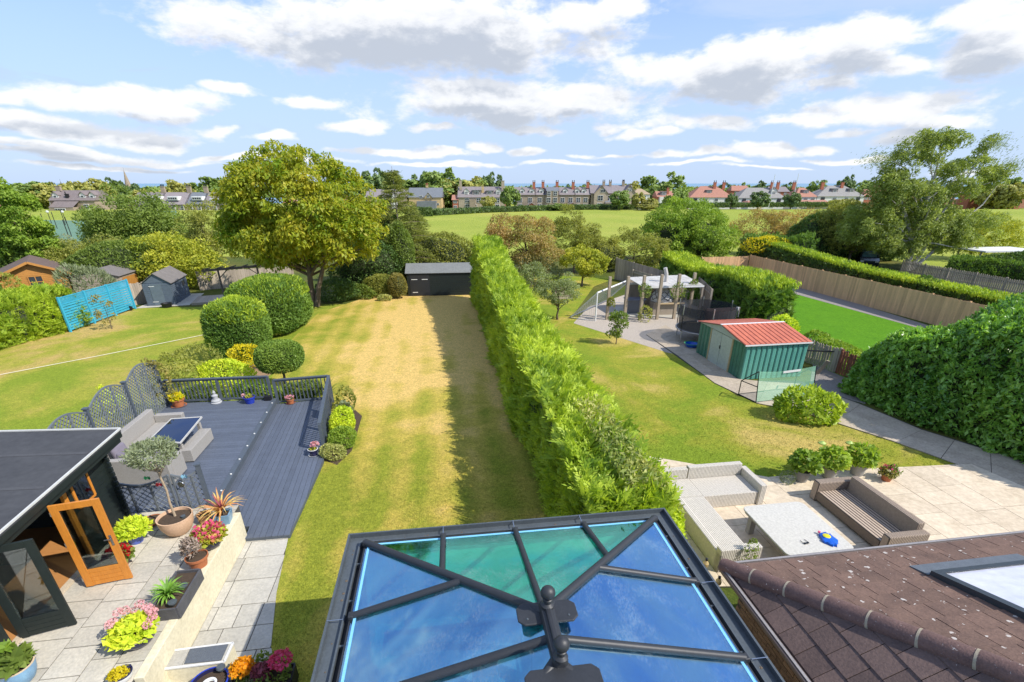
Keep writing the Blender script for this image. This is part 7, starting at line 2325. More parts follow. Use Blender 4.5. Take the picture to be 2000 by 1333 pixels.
# bushes behind the black shed and at the end of the hedge
shrub('shed_side_bush', 'olive green bush showing over the black shed roof', 'shrub', (XS(845, 46), 46, 2.0), (3.2, 1.6, 2.0), 8000, F_OLIVE, M_TWIG, .2, .45, 52, .22)
tree('rusty_hawthorn', 'rusty brown hawthorn bush at the end of the long hedge', (1.2, 44.8), [(1.0, 44.6, 3.5, 2.7, 2.2, 2.2), (2.4, 44.4, 2.6, 1.7, 1.6, 1.7), (-.4, 45, 4.3, 1.5, 1.4, 1.3)], 130, .6, 20000, F_RUST, .17, .42, 53, .12, tips=30, droop=.35, rnd=.8)
shrub('hawthorn_skirt', 'grey green undergrowth below the rusty hawthorn', 'shrub', (1.9, 43.6, 1.1), (2.5, 1.2, 1.3), 5000, F_GREY, None, .14, .4, 54, .2)
tree('field_maple', 'upright yellow green bushy tree standing against the playing field', (XS(1130, 50), 50), [(XS(1128, 50), 50, 3.2, 2.3, 1.9, 2.3), (XS(1120, 50), 50, 4.5, 1.5, 1.4, 1.5), (XS(1155, 50), 50, 2.6, 1.5, 1.4, 1.8)], 110, .5, 15000, F_OLIVE, .16, .45, 55, .1, tips=28)
tree('apple_tree', 'leafy apple tree with a clear trunk in the right garden', (6.0, 43.0), [(6.0, 43, 2.1, 1.9, 1.6, 1.1), (6.9, 42.7, 1.7, 1.2, 1.1, .8)], 60, .42, 8000, F_GOLD, .16, .5, 56, .09, tips=20, droop=.1)
tree('apple_tree', 'grey green apple tree with open crown in front of the planter', (2.95, 31.6), [(2.9, 31.7, 1.75, 1.25, 1.1, .75), (3.5, 31.9, 2.2, .8, .7, .55), (2.2, 31.9, 2.1, .7, .7, .7)], 60, .3, 5200, F_APPLE, .12, .45, 57, .07, tips=26, up=.2)
tree('apple_tree', 'small open apple tree beside the long hedge', (1.3, 34.5), [(1.4, 34.7, 2.2, 1.0, 1.0, .9)], 34, .3, 2600, F_APPLE, .12, .45, 58, .06, tips=18, up=.2)
tree('sapling', 'young leafy sapling on the right lawn before the pergola', (5.72, 26.2), [(5.7, 26.2, 1.1, .5, .45, .85)], 30, .22, 1300, F_GREEN, .13, .5, 59, .03, tips=12)
tree('cotoneaster', 'dark berried cotoneaster bush with arching growth', (XS(1252, 52), 52), [(XS(1250, 52), 52, 1.9, 3.6, 2.2, 1.9)], 120, .55, 17000, F_OLIVE, .16, .45, 60, .1, tips=24)
shrub('olive_underbush', 'olive green bush low between the field maple and cotoneaster', 'shrub', (XS(1190, 51), 51, 1.4), (2.2, 1.5, 1.5), 5000, F_OLIVE, M_TWIG, .16, .45, 61, .2)
tree('willow_tree', 'dense fresh green round willow in the middle distance', (XS(1360, 58), 58), [(XS(1352, 58), 58, 3.2, 4.6, 3.4, 3.2), (XS(1385, 57), 57, 2.6, 3.8, 3.0, 2.6), (XS(1320, 57), 57, 2.5, 3.2, 2.6, 2.4)], 300, .7, 34000, F_BRIGHT, .24, .38, 62, .2, tips=30, shell=.8, rnd=.9)
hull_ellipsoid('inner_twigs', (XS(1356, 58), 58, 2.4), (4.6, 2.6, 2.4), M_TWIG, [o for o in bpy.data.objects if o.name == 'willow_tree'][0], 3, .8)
tree('bronze_thorn', 'long bronze green thorn thicket with arching twigs by the field', (XS(1530, 64), 64), [(XS(1500, 64), 64, 2.8, 3.4, 2.2, 2.3), (XS(1560, 64), 63, 2.9, 3.8, 2.4, 2.3), (XS(1610, 62), 62, 2.5, 3.0, 2.4, 2.3)], 220, .7, 24000, F_RUST, .2, .4, 63, .15, tips=34, up=.3)
shrub('dark_thicket', 'dark shaded thicket left of the birch', 'shrub', (XS(1650, 57), 57, 2.3), (4.6, 2.2, 2.9), 15000, F_DARK, M_TWIG, .22, .45, 64, .2)
tree('olive_maple', 'olive green bushy tree left of the birch trunk', (XS(1700, 55), 55), [(XS(1690, 55), 55, 3.8, 3.2, 2.6, 2.5), (XS(1660, 56), 56, 4.4, 2.4, 2.2, 2.0)], 140, .6, 18000, F_OLIVE, .2, .4, 65, .15, tips=24)
# birch: leaning silver trunks, windblown drooping twigs
bx0, by0 = 39.8, 51.3
B_ = lambda px, py, Y: (XA(px, Y), Y, HZ(py, Y))
bl = []
for px, py, rx, rz, dy in ((1745, 330, 1.9, 1.7, 0), (1790, 290, 1.9, 1.6, 0), (1830, 275, 1.4, 1.0, .3), (1860, 350, 2.8, 2.2, .5), (1900, 300, 1.0, 1.3, 1.0), (1935, 345, 1.6, 1.3, 1.0), (1780, 400, 3.4, 2.4, 0), (1850, 430, 3.6, 2.4, .8), (1720, 440, 2.6, 2.0, -.3), (1800, 470, 3.2, 1.8, 0), (1890, 465, 3.0, 1.8, 1.2), (1740, 370, 2.4, 1.6, -.2), (1940, 440, 2.4, 1.6, 1.2)):
    q = B_(px, py, 51.5 + dy)
    bl.append((q[0], q[1], q[2], rx, rx * .8, rz))
bt_ = tree('birch_tree', 'large windblown silver birch with pale branching trunk at right', (bx0, by0), bl, 560, .62, 66000, F_BIRCH, .26, .34, 66, .26, bark=M_BIRCH, tips=24, rnd=.8, droop=.45, shell=.30, top=(B_(1815, 290, 51.5)), hor=(-.45, .1, 0), squash=.9)
for pts, rr in (([(bx0 + .3, by0, 0), (bx0 + 1.2, by0 + .2, 2.0), B_(1850, 440, 51.8), B_(1880, 370, 52), B_(1900, 290, 52.4)], [.22, .18, .13, .08, .03]), ([(bx0 + .1, by0, 0), (bx0 - .1, by0, 2.5), B_(1775, 400, 51.5), B_(1760, 330, 51.4), B_(1715, 305, 51.2)], [.26, .2, .13, .07, .02]),
                ([(bx0 + .5, by0, .1), (bx0 + 2.3, by0 + .4, 1.7), B_(1880, 460, 52.4), B_(1935, 400, 52.6), B_(1965, 320, 52.8)], [.18, .15, .1, .06, .02]), ([B_(1775, 400, 51.5), B_(1735, 345, 51.2), B_(1688, 312, 51.0)], [.09, .05, .02])):
    MB().tube(pts, rr, 8, False).build('branch', M_BIRCH, bt_, world=True, smooth=True)
pr = r_.normal(size=(2600, 3)); base_ = np.array([B_(1705, 312, 51), B_(1915, 280, 52.5), B_(1958, 325, 52.8), B_(1765, 285, 51.2)])
pp_ = base_[r_.choice(4, 2600)] + pr * np.array([.85, .4, .42])
leaves('windblown_twigs', pp_, unit(np.tile([-.7, 0, -.3], (2600, 1))), F_BIRCH, bt_, .22, .22, -.2, .9, .5, .4, 67)
tree('golden_maple', 'golden green tree low at the far right beyond the birch', (XS(1950, 60), 60), [(XS(1930, 60), 60, 2.9, 3.6, 2.4, 2.2), (XS(1985, 58), 58, 2.6, 3.0, 2.2, 2.0)], 150, .6, 17000, F_GOLD, .2, .4, 68, .14, tips=22)
shrub('right_dark_hedge', 'dark hedge mass under the canopy at the far right', 'shrub', (47, 46.5, 1.2), (4.5, 1.6, 1.3), 9000, F_DARK, M_TWIG, .24, .4, 69, .2)
shrub('trunk_ivy', 'dark leafy growth behind the parked car', 'shrub', (XS(1735, 58), 59, 2.0), (4.5, 2.0, 2.4), 12000, F_DARK, M_TWIG, .24, .4, 70, .2)

# ------------------------------------------------------------------ left background trees
def T3(name, label, px, pt, pb, Y, rw, m, n, seed, L=.26, nc=120, kind=1, group=None, **k):
    """tree spanning photo rows pt..pb at depth Y, half width rw metres"""
    x = XA(px, Y); zt = HZ(pt, Y); zb = max(.3, HZ(pb, Y)); zc = (zt + zb) / 2; rz = (zt - zb) / 2
    lob = [(x, Y, zc, rw, rw * .8, rz), (x - rw * .35, Y + .3, zc - rz * .3, rw * .8, rw * .7, rz * .7), (x + rw * .35, Y - .3, zc - rz * .25, rw * .8, rw * .7, rz * .72)]
    return tree(name, label, (x, Y), lob, nc, max(.35, rw * .24), n, m, L, .45, seed, max(.08, rw * .05), group=group, **k)


T3('ash_tree', 'tall fresh green tree filling the left edge', -2, 352, 560, 44, 2.3, F_BRIGHT, 20000, 81, .27, 200, tips=40)
shrub('ash_understorey', 'shaded green thicket under the tall left tree', 'shrub', (XS(0, 44), 44.5, 1.9), (3.4, 2.2, 2.1), 14000, F_GREEN, M_TWIG, .25, .45, 82, .2)
T3('spreading_tree', 'broad spreading mid green tree before the left houses', 238, 374, 520, 58, 4.7, F_GREEN, 29000, 83, .30, 240, tips=44)
T3('slender_tree', 'slender open tree with visible dark stem left of the chestnut', 372, 390, 545, 52, 2.6, F_OLIVE, 9000, 84, .22, 110, tips=60, shell=.2)
T3('autumn_maple', 'golden tinged bushy tree behind the turquoise fence', 290, 462, 575, 42.5, 3.3, F_GOLD, 20000, 85, .22, 150, tips=20)
T3('autumn_shrub', 'golden olive shrub behind the log cabin roof', 135, 470, 560, 45, 3.6, F_OLIVE, 17000, 86, .22, 130, tips=20)
T3('grey_hawthorn', 'grey olive thorn bush between left tree and golden shrub', 80, 468, 560, 47, 2.8, F_GREY, 9000, 87, .2, 90, tips=20)
shrub('boundary_shrubs', 'dark green boundary shrubs behind the slate shed', 'shrub', (XS(230, 45), 46, 1.7), (6.0, 2.0, 2.2), 16000, F_GREEN, M_TWIG, .24, .45, 88, .2)
shrub('boundary_shrubs', 'green shrubs between log cabin and weathered shed', 'shrub', (XS(135, 40), 41.5, 1.6), (4.2, 1.6, 2.0), 10000, F_GREEN, M_TWIG, .22, .45, 89, .2)
shrub('pale_willow_bush', 'silvery willow bush behind the turquoise fence', 'shrub', (-29.3, 34.6, 1.7), (1.7, 1.2, 1.3), 1500, F_GREY, None, .34, .18, 90, .2, None, .6, .9, .7)
shrub('lime_climber', 'lime green climber in front of the cabin gable', 'shrub', (-33.6, 33.4, 1.3), (1.1, .6, 1.3), 900, F_OLIVE, None, .22, .35, 91, .2)
tree('young_apple', 'small young tree with thin crown before the turquoise fence', (-24.3, 29.3), [(-24.4, 29.3, 1.25, .55, .5, .85)], 16, .2, 420, F_BROWN, .13, .5, 92, .025, tips=12)
tree('lime_sapling', 'yellow green sapling behind the arched lattice screens', (-15.2, 17.0), [(-15.2, 17.0, .7, .42, .4, .65)], 14, .16, 420, F_LIME, .11, .5, 93, .02, tips=8)
shrub('lime_shrubs', 'low lime green shrubs beyond the summerhouse roof', 'shrub', (-17.8, 13.4, .5), (2.0, .6, .5), 1800, F_LIME, None, .13, .5, 94, .2)
# borders round the deck
shrub('border_shrub', 'tall loose olive shrub behind the lattice and railing', 'shrub', (-13.6, 19.6, .9), (1.3, .9, 1.0), 3000, F_OLIVE, None, .12, .4, 95, .25)
shrub('border_shrub', 'bright yellow green shrub behind the long railing', 'shrub', (-12.0, 19.3, .75), (1.1, .8, .75), 3200, F_LIME, None, .12, .42, 96, .2)
shrub('golden_spirea', 'small golden yellow shrub at the foot of the front conifer block', 'shrub', (-12.35, 21.9, .75), (.75, .6, .6), 1300, F_YELLOW, None, .1, .5, 97, .2)
shrub('lattice_climber', 'sparse climber on the far lattice post', 'plant', (-13.0, 16.9, 1.5), (.45, .4, .9), 420, F_BROWN, None, .12, .45, 98, .3)
for i, (x, y, rx, mm, lb) in enumerate(((-12.4, 18.35, 1.0, F_GREEN, 'green leafy border plants behind the left part of the railing'), (-10.4, 18.6, 1.0, F_BRIGHT, 'green border plants behind the right part of the long railing'), (-8.6, 18.9, .8, F_GREEN, 'dark green plants behind the short railing'))):
    shrub('border_plants', lb, 'plant', (x, y, .3), (rx, .3, .38), 1500, mm, None, .16, .35, 100 + i, .25)
ag = ['strap leaved clump behind the long railing near its post', 'strap leaved clump by the step end of the railing', 'strap leaved clump behind the short railing', 'strap leaved clump at the railing corner']
for i, (x, y) in enumerate(((-10.0, 18.4), (-9.3, 18.5), (-8.3, 18.75), (-7.6, 18.9))):
    spiky('strap_leaves', ag[i], (x, y, .02), 40, .75, .04, F_GREEN, None, 1.0, 110 + i, 'plant', .02, 'strap leaved clumps behind the railing')
for i, (x, y, rr, mm, lb, n_, L_) in enumerate(((-6.35, 17.3, (.35, .5, .55), F_OLIVE, 'thin twiggy shrub outside the railing corner', 500, .12), (-5.95, 15.5, (.42, .55, .5), F_LIME, 'bright yellow green shrub against the lawn side railing', 2600, .09), (-5.65, 14.5, (.45, .4, .38), F_BRIGHT, 'green spreading shrub at the end of the deck border', 1600, .09), (-5.75, 13.75, (.42, .3, .26), F_VARIE, 'low cream variegated shrub at the end of the deck border', 1500, .07), (-6.1, 16.2, (.3, .3, .5), F_GREY, 'silvery shrub in the middle of the deck border', 600, .1))):
    shrub('border_shrub', lb, 'shrub', (x, y, rr[2] * .9), rr, n_, mm, None, L_, .45, 120 + i, .15)
sheet('border_soil', [(-6.7, 18.2), (-5.7, 16.9), (-5.3, 14.2), (-5.5, 13.3), (-6.0, 13.6)], .022, M_SOIL)
sheet('bare_soil', xy(G(470, 722), G(520, 705), G(545, 722), G(520, 738), G(470, 735)), .022, M_SCORCH)
#sheet('bare_strip', xy(G(585, 650), G(612, 628), G(680, 592), G(720, 586), G(640, 628), G(600, 660)), .020, M_SCORCH)

# short grass blades in relief on the nearer lawns
def turf(name, poly, z, n, m, L, seed, y0=12, y1=20):
    r = np.random.RandomState(seed)
    xs = [p[0] for p in poly]; ys = [p[1] for p in poly]
    P = np.stack([r.uniform(min(xs), max(xs), n * 2), r.uniform(min(ys), max(ys), n * 2)], -1)
    ins = np.zeros(len(P), bool); j = len(poly) - 1
    for i in range(len(poly)):
        a, b = poly[i], poly[j]
        c = ((a[1] > P[:, 1]) != (b[1] > P[:, 1])) & (P[:, 0] < (b[0] - a[0]) * (P[:, 1] - a[1]) / (b[1] - a[1] + 1e-9) + a[0])
        ins ^= c; j = i
    P = P[ins][:n]; k = len(P)
    a = r.uniform(0, 6.283, k); l = L * r.uniform(.5, 1.3, k) * np.clip((y1 - P[:, 1]) / (y1 - y0), .02, 1); t = r.uniform(.2, 1.1, k)
    V = np.empty((k, 3, 3)); w = l * .16
    V[:, 0] = np.stack([P[:, 0] - np.sin(a) * w, P[:, 1] + np.cos(a) * w, np.full(k, z)], -1)
    V[:, 1] = np.stack([P[:, 0] + np.sin(a) * w, P[:, 1] - np.cos(a) * w, np.full(k, z)], -1)
    V[:, 2] = np.stack([P[:, 0] + np.cos(a) * l * np.cos(t), P[:, 1] + np.sin(a) * l * np.cos(t), z + l * np.sin(t)], -1)
    o = npmesh(name, V.reshape(-1, 3), np.arange(k * 3).reshape(k, 3), m)
    return tag(o, 'short blades of the %s' % name.replace('_', ' '), 'grass', kind='stuff')


turf('centre_lawn_grass', xy(LP(H0, -6.2, -8.5), LP(H0, .5, -8.5), LP(H0, .3, 9), LP(H0, -6.8, 9)), .014, 140000, G_CENTRE, .04, 1)
turf('right_lawn_grass', xy(*rl), .008, 95000, G_RIGHT, .055, 2, 16, 26)
n_ = 5200; q_ = r_.uniform(0, 1, n_); aw = r_.uniform(-1.1, 1.2, n_)
Pl = np.stack([np.interp(q_, [0, .4, 1], [16.0, 17.5, 19.8]) + aw, np.interp(q_, [0, .4, 1], [18.6, 15.2, 11.2]) + aw * .4, np.interp(q_, [0, .3, .66, 1], [1.7, 3.45, 4.2, 4.25]) - np.abs(aw) ** 2 * .25 + r_.uniform(-.15, .35, n_)], -1)
leaves('sunlit_leaves', Pl, unit(np.tile([.3, -.1, 1.0], (n_, 1)) + r_.normal(size=(n_, 3)) * .4), F_BRIGHT, lr, .2, .38, .5, .5, 1.0, .7, 99)  # layer of brighter leaf colour stands in for sun on the laurel top

# ------------------------------------------------------------------ far trees
def far_meshes():
    ms = []
    for i, m in enumerate((F_FARG, F_FARD, F_FARY)):
        for v in range(2):
            s = 200 + i * 10 + v
            p, o, cc = clumps([(0, 0, .58, .5, .5, .42), (.18, 0, .5, .36, .4, .34), (-.2, .05, .52, .34, .36, .32)], 70, .12, 4200, s, .7)
            r = np.random.RandomState(s); n = len(p)
            D = unit(o * .3 + r.normal(size=(n, 3)) * .5); Nn = unit(o + np.array([0, 0, .5])); S = unit(np.cross(D, Nn)); l = (.045 * r.uniform(.7, 1.3, n))[:, None]
            V = np.empty((n, 4, 3)); V[:, 0] = p - D * l; V[:, 1] = p + S * l * .7; V[:, 2] = p + D * l; V[:, 3] = p - S * l * .7
            o_ = npmesh('crown', V.reshape(-1, 3), np.arange(n * 4).reshape(n, 4), m); ms.append(o_.data); bpy.data.objects.remove(o_)
    return ms


FM = far_meshes()
TM = MB().tube([(0, 0, 0), (0, 0, .3), (.02, 0, .6)], [.035, .028, .015], 6).mesh('trunk', M_BARK)


def ftree(name, label, px, pt, w, Y, kind, zb=None, group='trees on the skyline'):
    zb = fall(Y) if zb is None else zb
    top = HZ(pt, Y); h = top - zb
    t = thing(name, label, 'tree', (XA(px, Y), Y, zb), R.uniform(0, 6), group)
    c = bpy.data.objects.new('crown', FM[kind * 2 + R.randint(0, 1)])
    ww = w / 1065 * Y
    c.scale = (ww, ww * .9, h); link(c, t)
    k = bpy.data.objects.new('trunk', TM); k.scale = (h, h, h); link(k, t)
    return t


far = [(20, 372, 60, 180, 0, 'round green tree behind the tall left tree'), (60, 356, 70, 170, 0, 'green tree left of the grey roofed house'), (95, 352, 50, 190, 2, 'brownish tree just left of the grey house chimney'), (45, 358, 60, 230, 0, 'green crown at the far left skyline'), (145, 358, 45, 230, 2, 'olive tree behind the grey roofed house'), (180, 352, 50, 200, 2, 'yellow green crown left of the dark round tree'),
       (212, 348, 46, 240, 1, 'dark blue green round tree left of the church spire'), (262, 360, 50, 260, 1, 'flat dark crown below the church spire'), (290, 366, 60, 240, 2, 'low olive crown right of the church spire'), (345, 355, 50, 240, 2, 'golden olive tree over the left terrace'), (385, 358, 40, 260, 0, 'green tree beside the terrace chimney'), (420, 347, 70, 230, 0, 'broad green tree left of the chestnut'), (450, 352, 50, 230, 0, 'green tree tucked beside the chestnut'),
       (738, 330, 50, 190, 1, 'dark pine like tree behind the larch top'), (715, 345, 60, 180, 0, 'green tree between chestnut and larch'), (800, 345, 80, 180, 0, 'green tree above the yellow stone house'), (830, 337, 40, 210, 1, 'dark tree left of the tallest woodland tree'), (855, 328, 60, 190, 0, 'tallest green tree in the wood by the houses'), (905, 340, 70, 190, 2, 'olive green tree over the double fronted house'), (935, 345, 50, 200, 0, 'green tree behind the double fronted house'), (878, 350, 90, 175, 0, 'broad green tree between the yellow and brown houses'), (850, 362, 60, 165, 0, 'green tree beside the yellow stone house'),
       (962, 338, 40, 220, 1, 'wispy dark eucalyptus above the house chimney'), (1298, 337, 74, 200, 0, 'big round green tree right of the stone terrace'), (1655, 344, 38, 260, 1, 'dark flat topped pine between the grey roofed villas'), (1600, 353, 34, 280, 0, 'green tree behind the red roofed villas'), (1545, 357, 30, 290, 1, 'dark tree between the white poles'), (1490, 355, 36, 290, 1, 'dark green tree on the right skyline'), (1450, 357, 34, 290, 0, 'green tree above the long roofed villa'), (1420, 358, 30, 300, 1, 'small dark tree above the red roofed villa'),
       (1375, 362, 40, 300, 2, 'low olive crown right of the round tree'), (1690, 354, 40, 270, 0, 'green tree near the birch left edge'), (1720, 354, 40, 270, 0, 'green tree half behind the birch'), (1740, 352, 40, 270, 0, 'green tree behind the birch twigs'), (1960, 350, 60, 220, 2, 'olive tree at the far right skyline'), (1990, 348, 50, 220, 0, 'green tree at the right edge of the skyline'), (1110, 361, 30, 400, 1, 'small dark crown over the stone terrace roofs'), (1150, 358, 26, 380, 1, 'small dark crown between terrace chimneys'), (1235, 357, 40, 300, 2, 'olive crown at the end of the stone terrace')]
for px, pt, w, Y, k, lb in far: ftree('skyline_tree', lb, px, pt, w * (1.5 if 690 < px < 960 else 1.2), max(Y, 236 if px > 500 else 205), k)
near = [(995, 368, 38, 176, 0, 'pale green garden tree in front of the terrace gap'), (952, 381, 30, 174, 2, 'golden green tree in front of the double fronted house'), (1215, 373, 44, 176, 0, 'green tree hiding the gabled house end'), (1250, 377, 30, 178, 2, 'olive tree right of the gabled house'), (1275, 385, 30, 178, 2, 'low bronze tree left of the small brick house'),
        (1325, 370, 46, 150, 0, 'fresh green tree standing above the willow'), (1435, 378, 24, 182, 1, 'small dark tree right of the red roofed villa'), (1490, 374, 40, 182, 1, 'round dark tree before the long grey roof'), (1555, 376, 32, 182, 1, 'round dark tree at the second white pole'), (1660, 387, 60, 165, 2, 'golden topped tree before the right villas'), (1090, 398, 36, 172, 0, 'low green shrub by the red gable'), (1270, 398, 40, 174, 2, 'low shrubs at the hedge end')]
for px, pt, w, Y, k, lb in near: ftree('garden_tree', lb, px, pt, w, Y, k, group='garden trees by the far houses')
# distant woodland along the horizon that reads as one mass
r_ = np.random.RandomState(3); P = []; O = []
for i in range(520):
    Y = r_.uniform(285, 520); x = r_.uniform(-1.0, 1.0) * Y; zb = fall(Y); hgt = (8 - r_.uniform(3.5, 10) * Y / 1065) - zb
    c = np.array([x, Y, zb + hgt * .55]); d = unit(r_.normal(size=(120, 3))); d[:, 2] = np.abs(d[:, 2])
    P.append(c + d * np.array([5 + 4 * r_.rand(), 5, hgt * .45]) * r_.uniform(.8, 1, (120, 1))); O.append(d)
w_ = leaves('distant_woodland', np.vstack(P), np.vstack(O), F_FARG, None, 1.7, .8, .1, .3, .9, .8, 5)
tag(w_, 'distant dark wooded land along the horizon before the sea', 'woodland', kind='stuff')
sc_ = MB()
for i in range(60):
    Y = r_.uniform(260, 600); x = r_.uniform(-.95, .95) * Y
    zb = fall(Y)
    w = r_.uniform(8, 14)
    sc_.box((x, Y, zb + 2.5), (w, 8, 5)); sc_.add([(x - w / 2, Y - 4, zb + 5), (x + w / 2, Y - 4, zb + 5), (x + w / 2, Y, zb + 8), (x - w / 2, Y, zb + 8)], [(0, 1, 2, 3)])
tag(sc_.build('distant_roofs', M_REDT), 'distant town roofs among the trees near the horizon', 'town', kind='stuff')

hg = hedge('field_hedge', 'long dark hedge along the far side of the playing field', 'hedge', [(XA(845, 146), 146), (XA(940, 160), 160), (XA(1100, 176), 176), (XA(1250, 184), 184), (XA(1420, 196), 196), (XA(1640, 205), 205)], lambda t: 2.2, lambda t: 1.35, 19000, F_FARD, M_TWIG, L=.6, asp=.6, seed=140, amp=.25)
hedge('field_hedge', 'dark hedge stub left of the yellow stone house', 'hedge', [(XA(790, 140), 140), (XA(838, 143), 143)], lambda t: 2.2, lambda t: 2.1, 3500, F_FARD, M_TWIG, L=.6, asp=.6, seed=141, amp=.25)

# ------------------------------------------------------------------ far houses
YH = 215.0


def hx(px): return XA(px, YH)


def hz(py): return HZ(py, YH)


def win(t, x, z, w, h, y=-.0, panes=2, rows=2, fm=None):
    f = MB().box((x, y - .06, z), (w, .12, h)).build('window', fm or M_WHITE, t)
    g = MB()
    pw, ph = (w - .12) / panes, (h - .12) / rows
    for i in range(panes):
        for j in range(rows):
            g.box((x - w / 2 + .06 + pw * (i + .5), y - .13, z - h / 2 + .06 + ph * (j + .5)), (pw - .12, .03, ph - .12))
    g.build('pane', M_FARWIN, f)
    return f


def chim(t, x, y, z, h, m, pots=2, w=.9):
    c = MB().box((x, y, z + h / 2), (w, .7, h)).box((x, y, z + h), (w + .15, .85, .15)).build('chimney', m, t)
    for i in range(pots):
        MB().lathe([(.13, 0), (.16, .6), (.1, .65)], (x - w / 3 + i * w * .66 / max(1, pots - 1), y, z + h + .07), 8).build('chimney_pot', M_BLACK if m is not M_STONEY else M_REDB, c)


def roof_side(t, x0, x1, d, ze, zr, m, hip=0.0, e=.35, name='roof'):
    """ridge along x; hip = how far the ridge ends draw in"""
    ym = d / 2
    vs = [(x0 - e, -e, ze), (x1 + e, -e, ze), (x1 + e, d + e, ze), (x0 - e, d + e, ze), (x0 - e + hip, ym, zr), (x1 + e - hip, ym, zr)]
    return MB().add(vs, [(0, 1, 5, 4), (2, 3, 4, 5), (1, 2, 5), (3, 0, 4), (3, 2, 1, 0)]).build(name, m, t)


def gable_front(t, xc, w, y0, z0, ze, zr, mw, mr, depth=3.5, name='front_gable', e=.3):
    """projecting bay with a gable roof facing us"""
    b = MB().box((xc, y0 + depth / 2, (z0 + ze) / 2), (w, depth, ze - z0))
    b.add([(xc - w / 2, y0, ze), (xc + w / 2, y0, ze), (xc, y0, zr), (xc - w / 2, y0 + .05, ze), (xc + w / 2, y0 + .05, ze), (xc, y0 + .05, zr)], [(0, 1, 2), (5, 4, 3)])
    b.build(name, mw, t)
    sl = (zr - ze) / (w / 2)
    for s in (-1, 1):
        MB().add([(xc + s * (w / 2 + e), y0 - e, ze - sl * e), (xc + s * (w / 2 + e), y0 + depth, ze - sl * e), (xc, y0 + depth, zr + .02), (xc, y0 - e, zr + .02), (xc + s * (w / 2 + e), y0 - e, ze - sl * e + .18), (xc + s * (w / 2 + e), y0 + depth, ze - sl * e + .18), (xc, y0 + depth, zr + .2), (xc, y0 - e, zr + .2)],
                 [(0, 1, 2, 3), (7, 6, 5, 4), (0, 4, 5, 1), (1, 5, 6, 2), (2, 6, 7, 3), (3, 7, 4, 0)] if s < 0 else [(3, 2, 1, 0), (4, 5, 6, 7), (1, 5, 4, 0), (2, 6, 5, 1), (3, 7, 6, 2), (0, 4, 7, 3)]).build('gable_roof', mr, t)


def house(label, pl, pr, pe, prd, mw, mr, d=9, hip=0.0, name='house', group=None, pbase=412, cat='house'):
    """house spanning photo columns pl..pr, eaves at row pe, ridge at row prd; local origin at its front left foot"""
    x0, x1 = hx(pl), hx(pr)
    zb = min(-1.2, hz(pbase))
    t = thing(name, label, cat, (x0, YH, 0), 0, group)
    w = x1 - x0
    ze, zr = hz(pe), HZ(prd, YH + d / 2)
    MB().box((w / 2, d / 2, (zb + ze) / 2), (w, d, ze - zb)).build('wall', mw, t)
    roof_side(t, 0, w, d, ze, zr, mr, hip)
    return t, w, ze, zr, zb


def dormer(t, x, z, w, h, mr, y=1.0, gab=True, flat=False):
    if flat:
        MB().box((x, y + .9, z), (w, 1.8, h)).build('dormer', M_SLATE, t); MB().box((x, y + .8, z + h / 2 + .06), (w + .3, 2.2, .12)).build('dormer_roof', M_SLATEG, t)
    else:
        gable_front(t, x, w, y, z - h / 2, z + h / 2, z + h / 2 + w * .45, M_WHITEW, mr, 2.4, 'dormer', .25)
    win(t, x, z, w * .55, h * .8, y - .01, 1 if w < 2 else 3, 2 if not flat else 1)


PXM = YH / 1065.0        # metres per photo pixel at the houses
# double fronted stone house
t, w, ze, zr, zb = house('brown stone house with two gabled dormers and pale chimneys near the centre', 894, 985, 386, 365, M_STONEB, M_SLATE)
X = lambda px: (px - 894) * PXM
gable_front(t, X(905), 2.2, -.0, 0, .1, .2, M_STONEY, M_SLATE, .1) if False else None
for px in (910, 973): dormer(t, X(px), hz(378), 2.0, 1.8, M_SLATE, 1.0)
dormer(t, X(930), hz(377), 3.6, 1.7, M_SLATE, .9, flat=True); dormer(t, X(956), hz(377), 3.0, 1.4, M_SLATE, 1.0, flat=True)
for px in (911, 934, 971): win(t, X(px), hz(392), 1.7, 1.7)
for px in (911, 926, 971): win(t, X(px), hz(404), 1.7, 1.8)
MB().box((X(922), -.9, (hz(390) + zb) / 2), (2.2, 1.8, hz(390) - zb)).build('side_bay', M_STONE, t)
chim(t, X(898), 3, hz(372), 3.6, M_STONEB, 1); chim(t, X(982), 3, hz(372), 3.4, M_STONEB, 1, 1.2); chim(t, X(942), 2, hz(378), 2.6, M_STONEY, 0)
# brick bay house left of it
t2, w2, *_ = house('small red brick house with white oriel beside the brown stone house', 882, 893, 391, 381, M_REDB, M_REDT, 6)
win(t2, w2 / 2, hz(394), 1.6, 1.2, -.01, 3, 1, M_WHITE); win(t2, w2 / 2, hz(405), 1.4, 1.3, -.01)
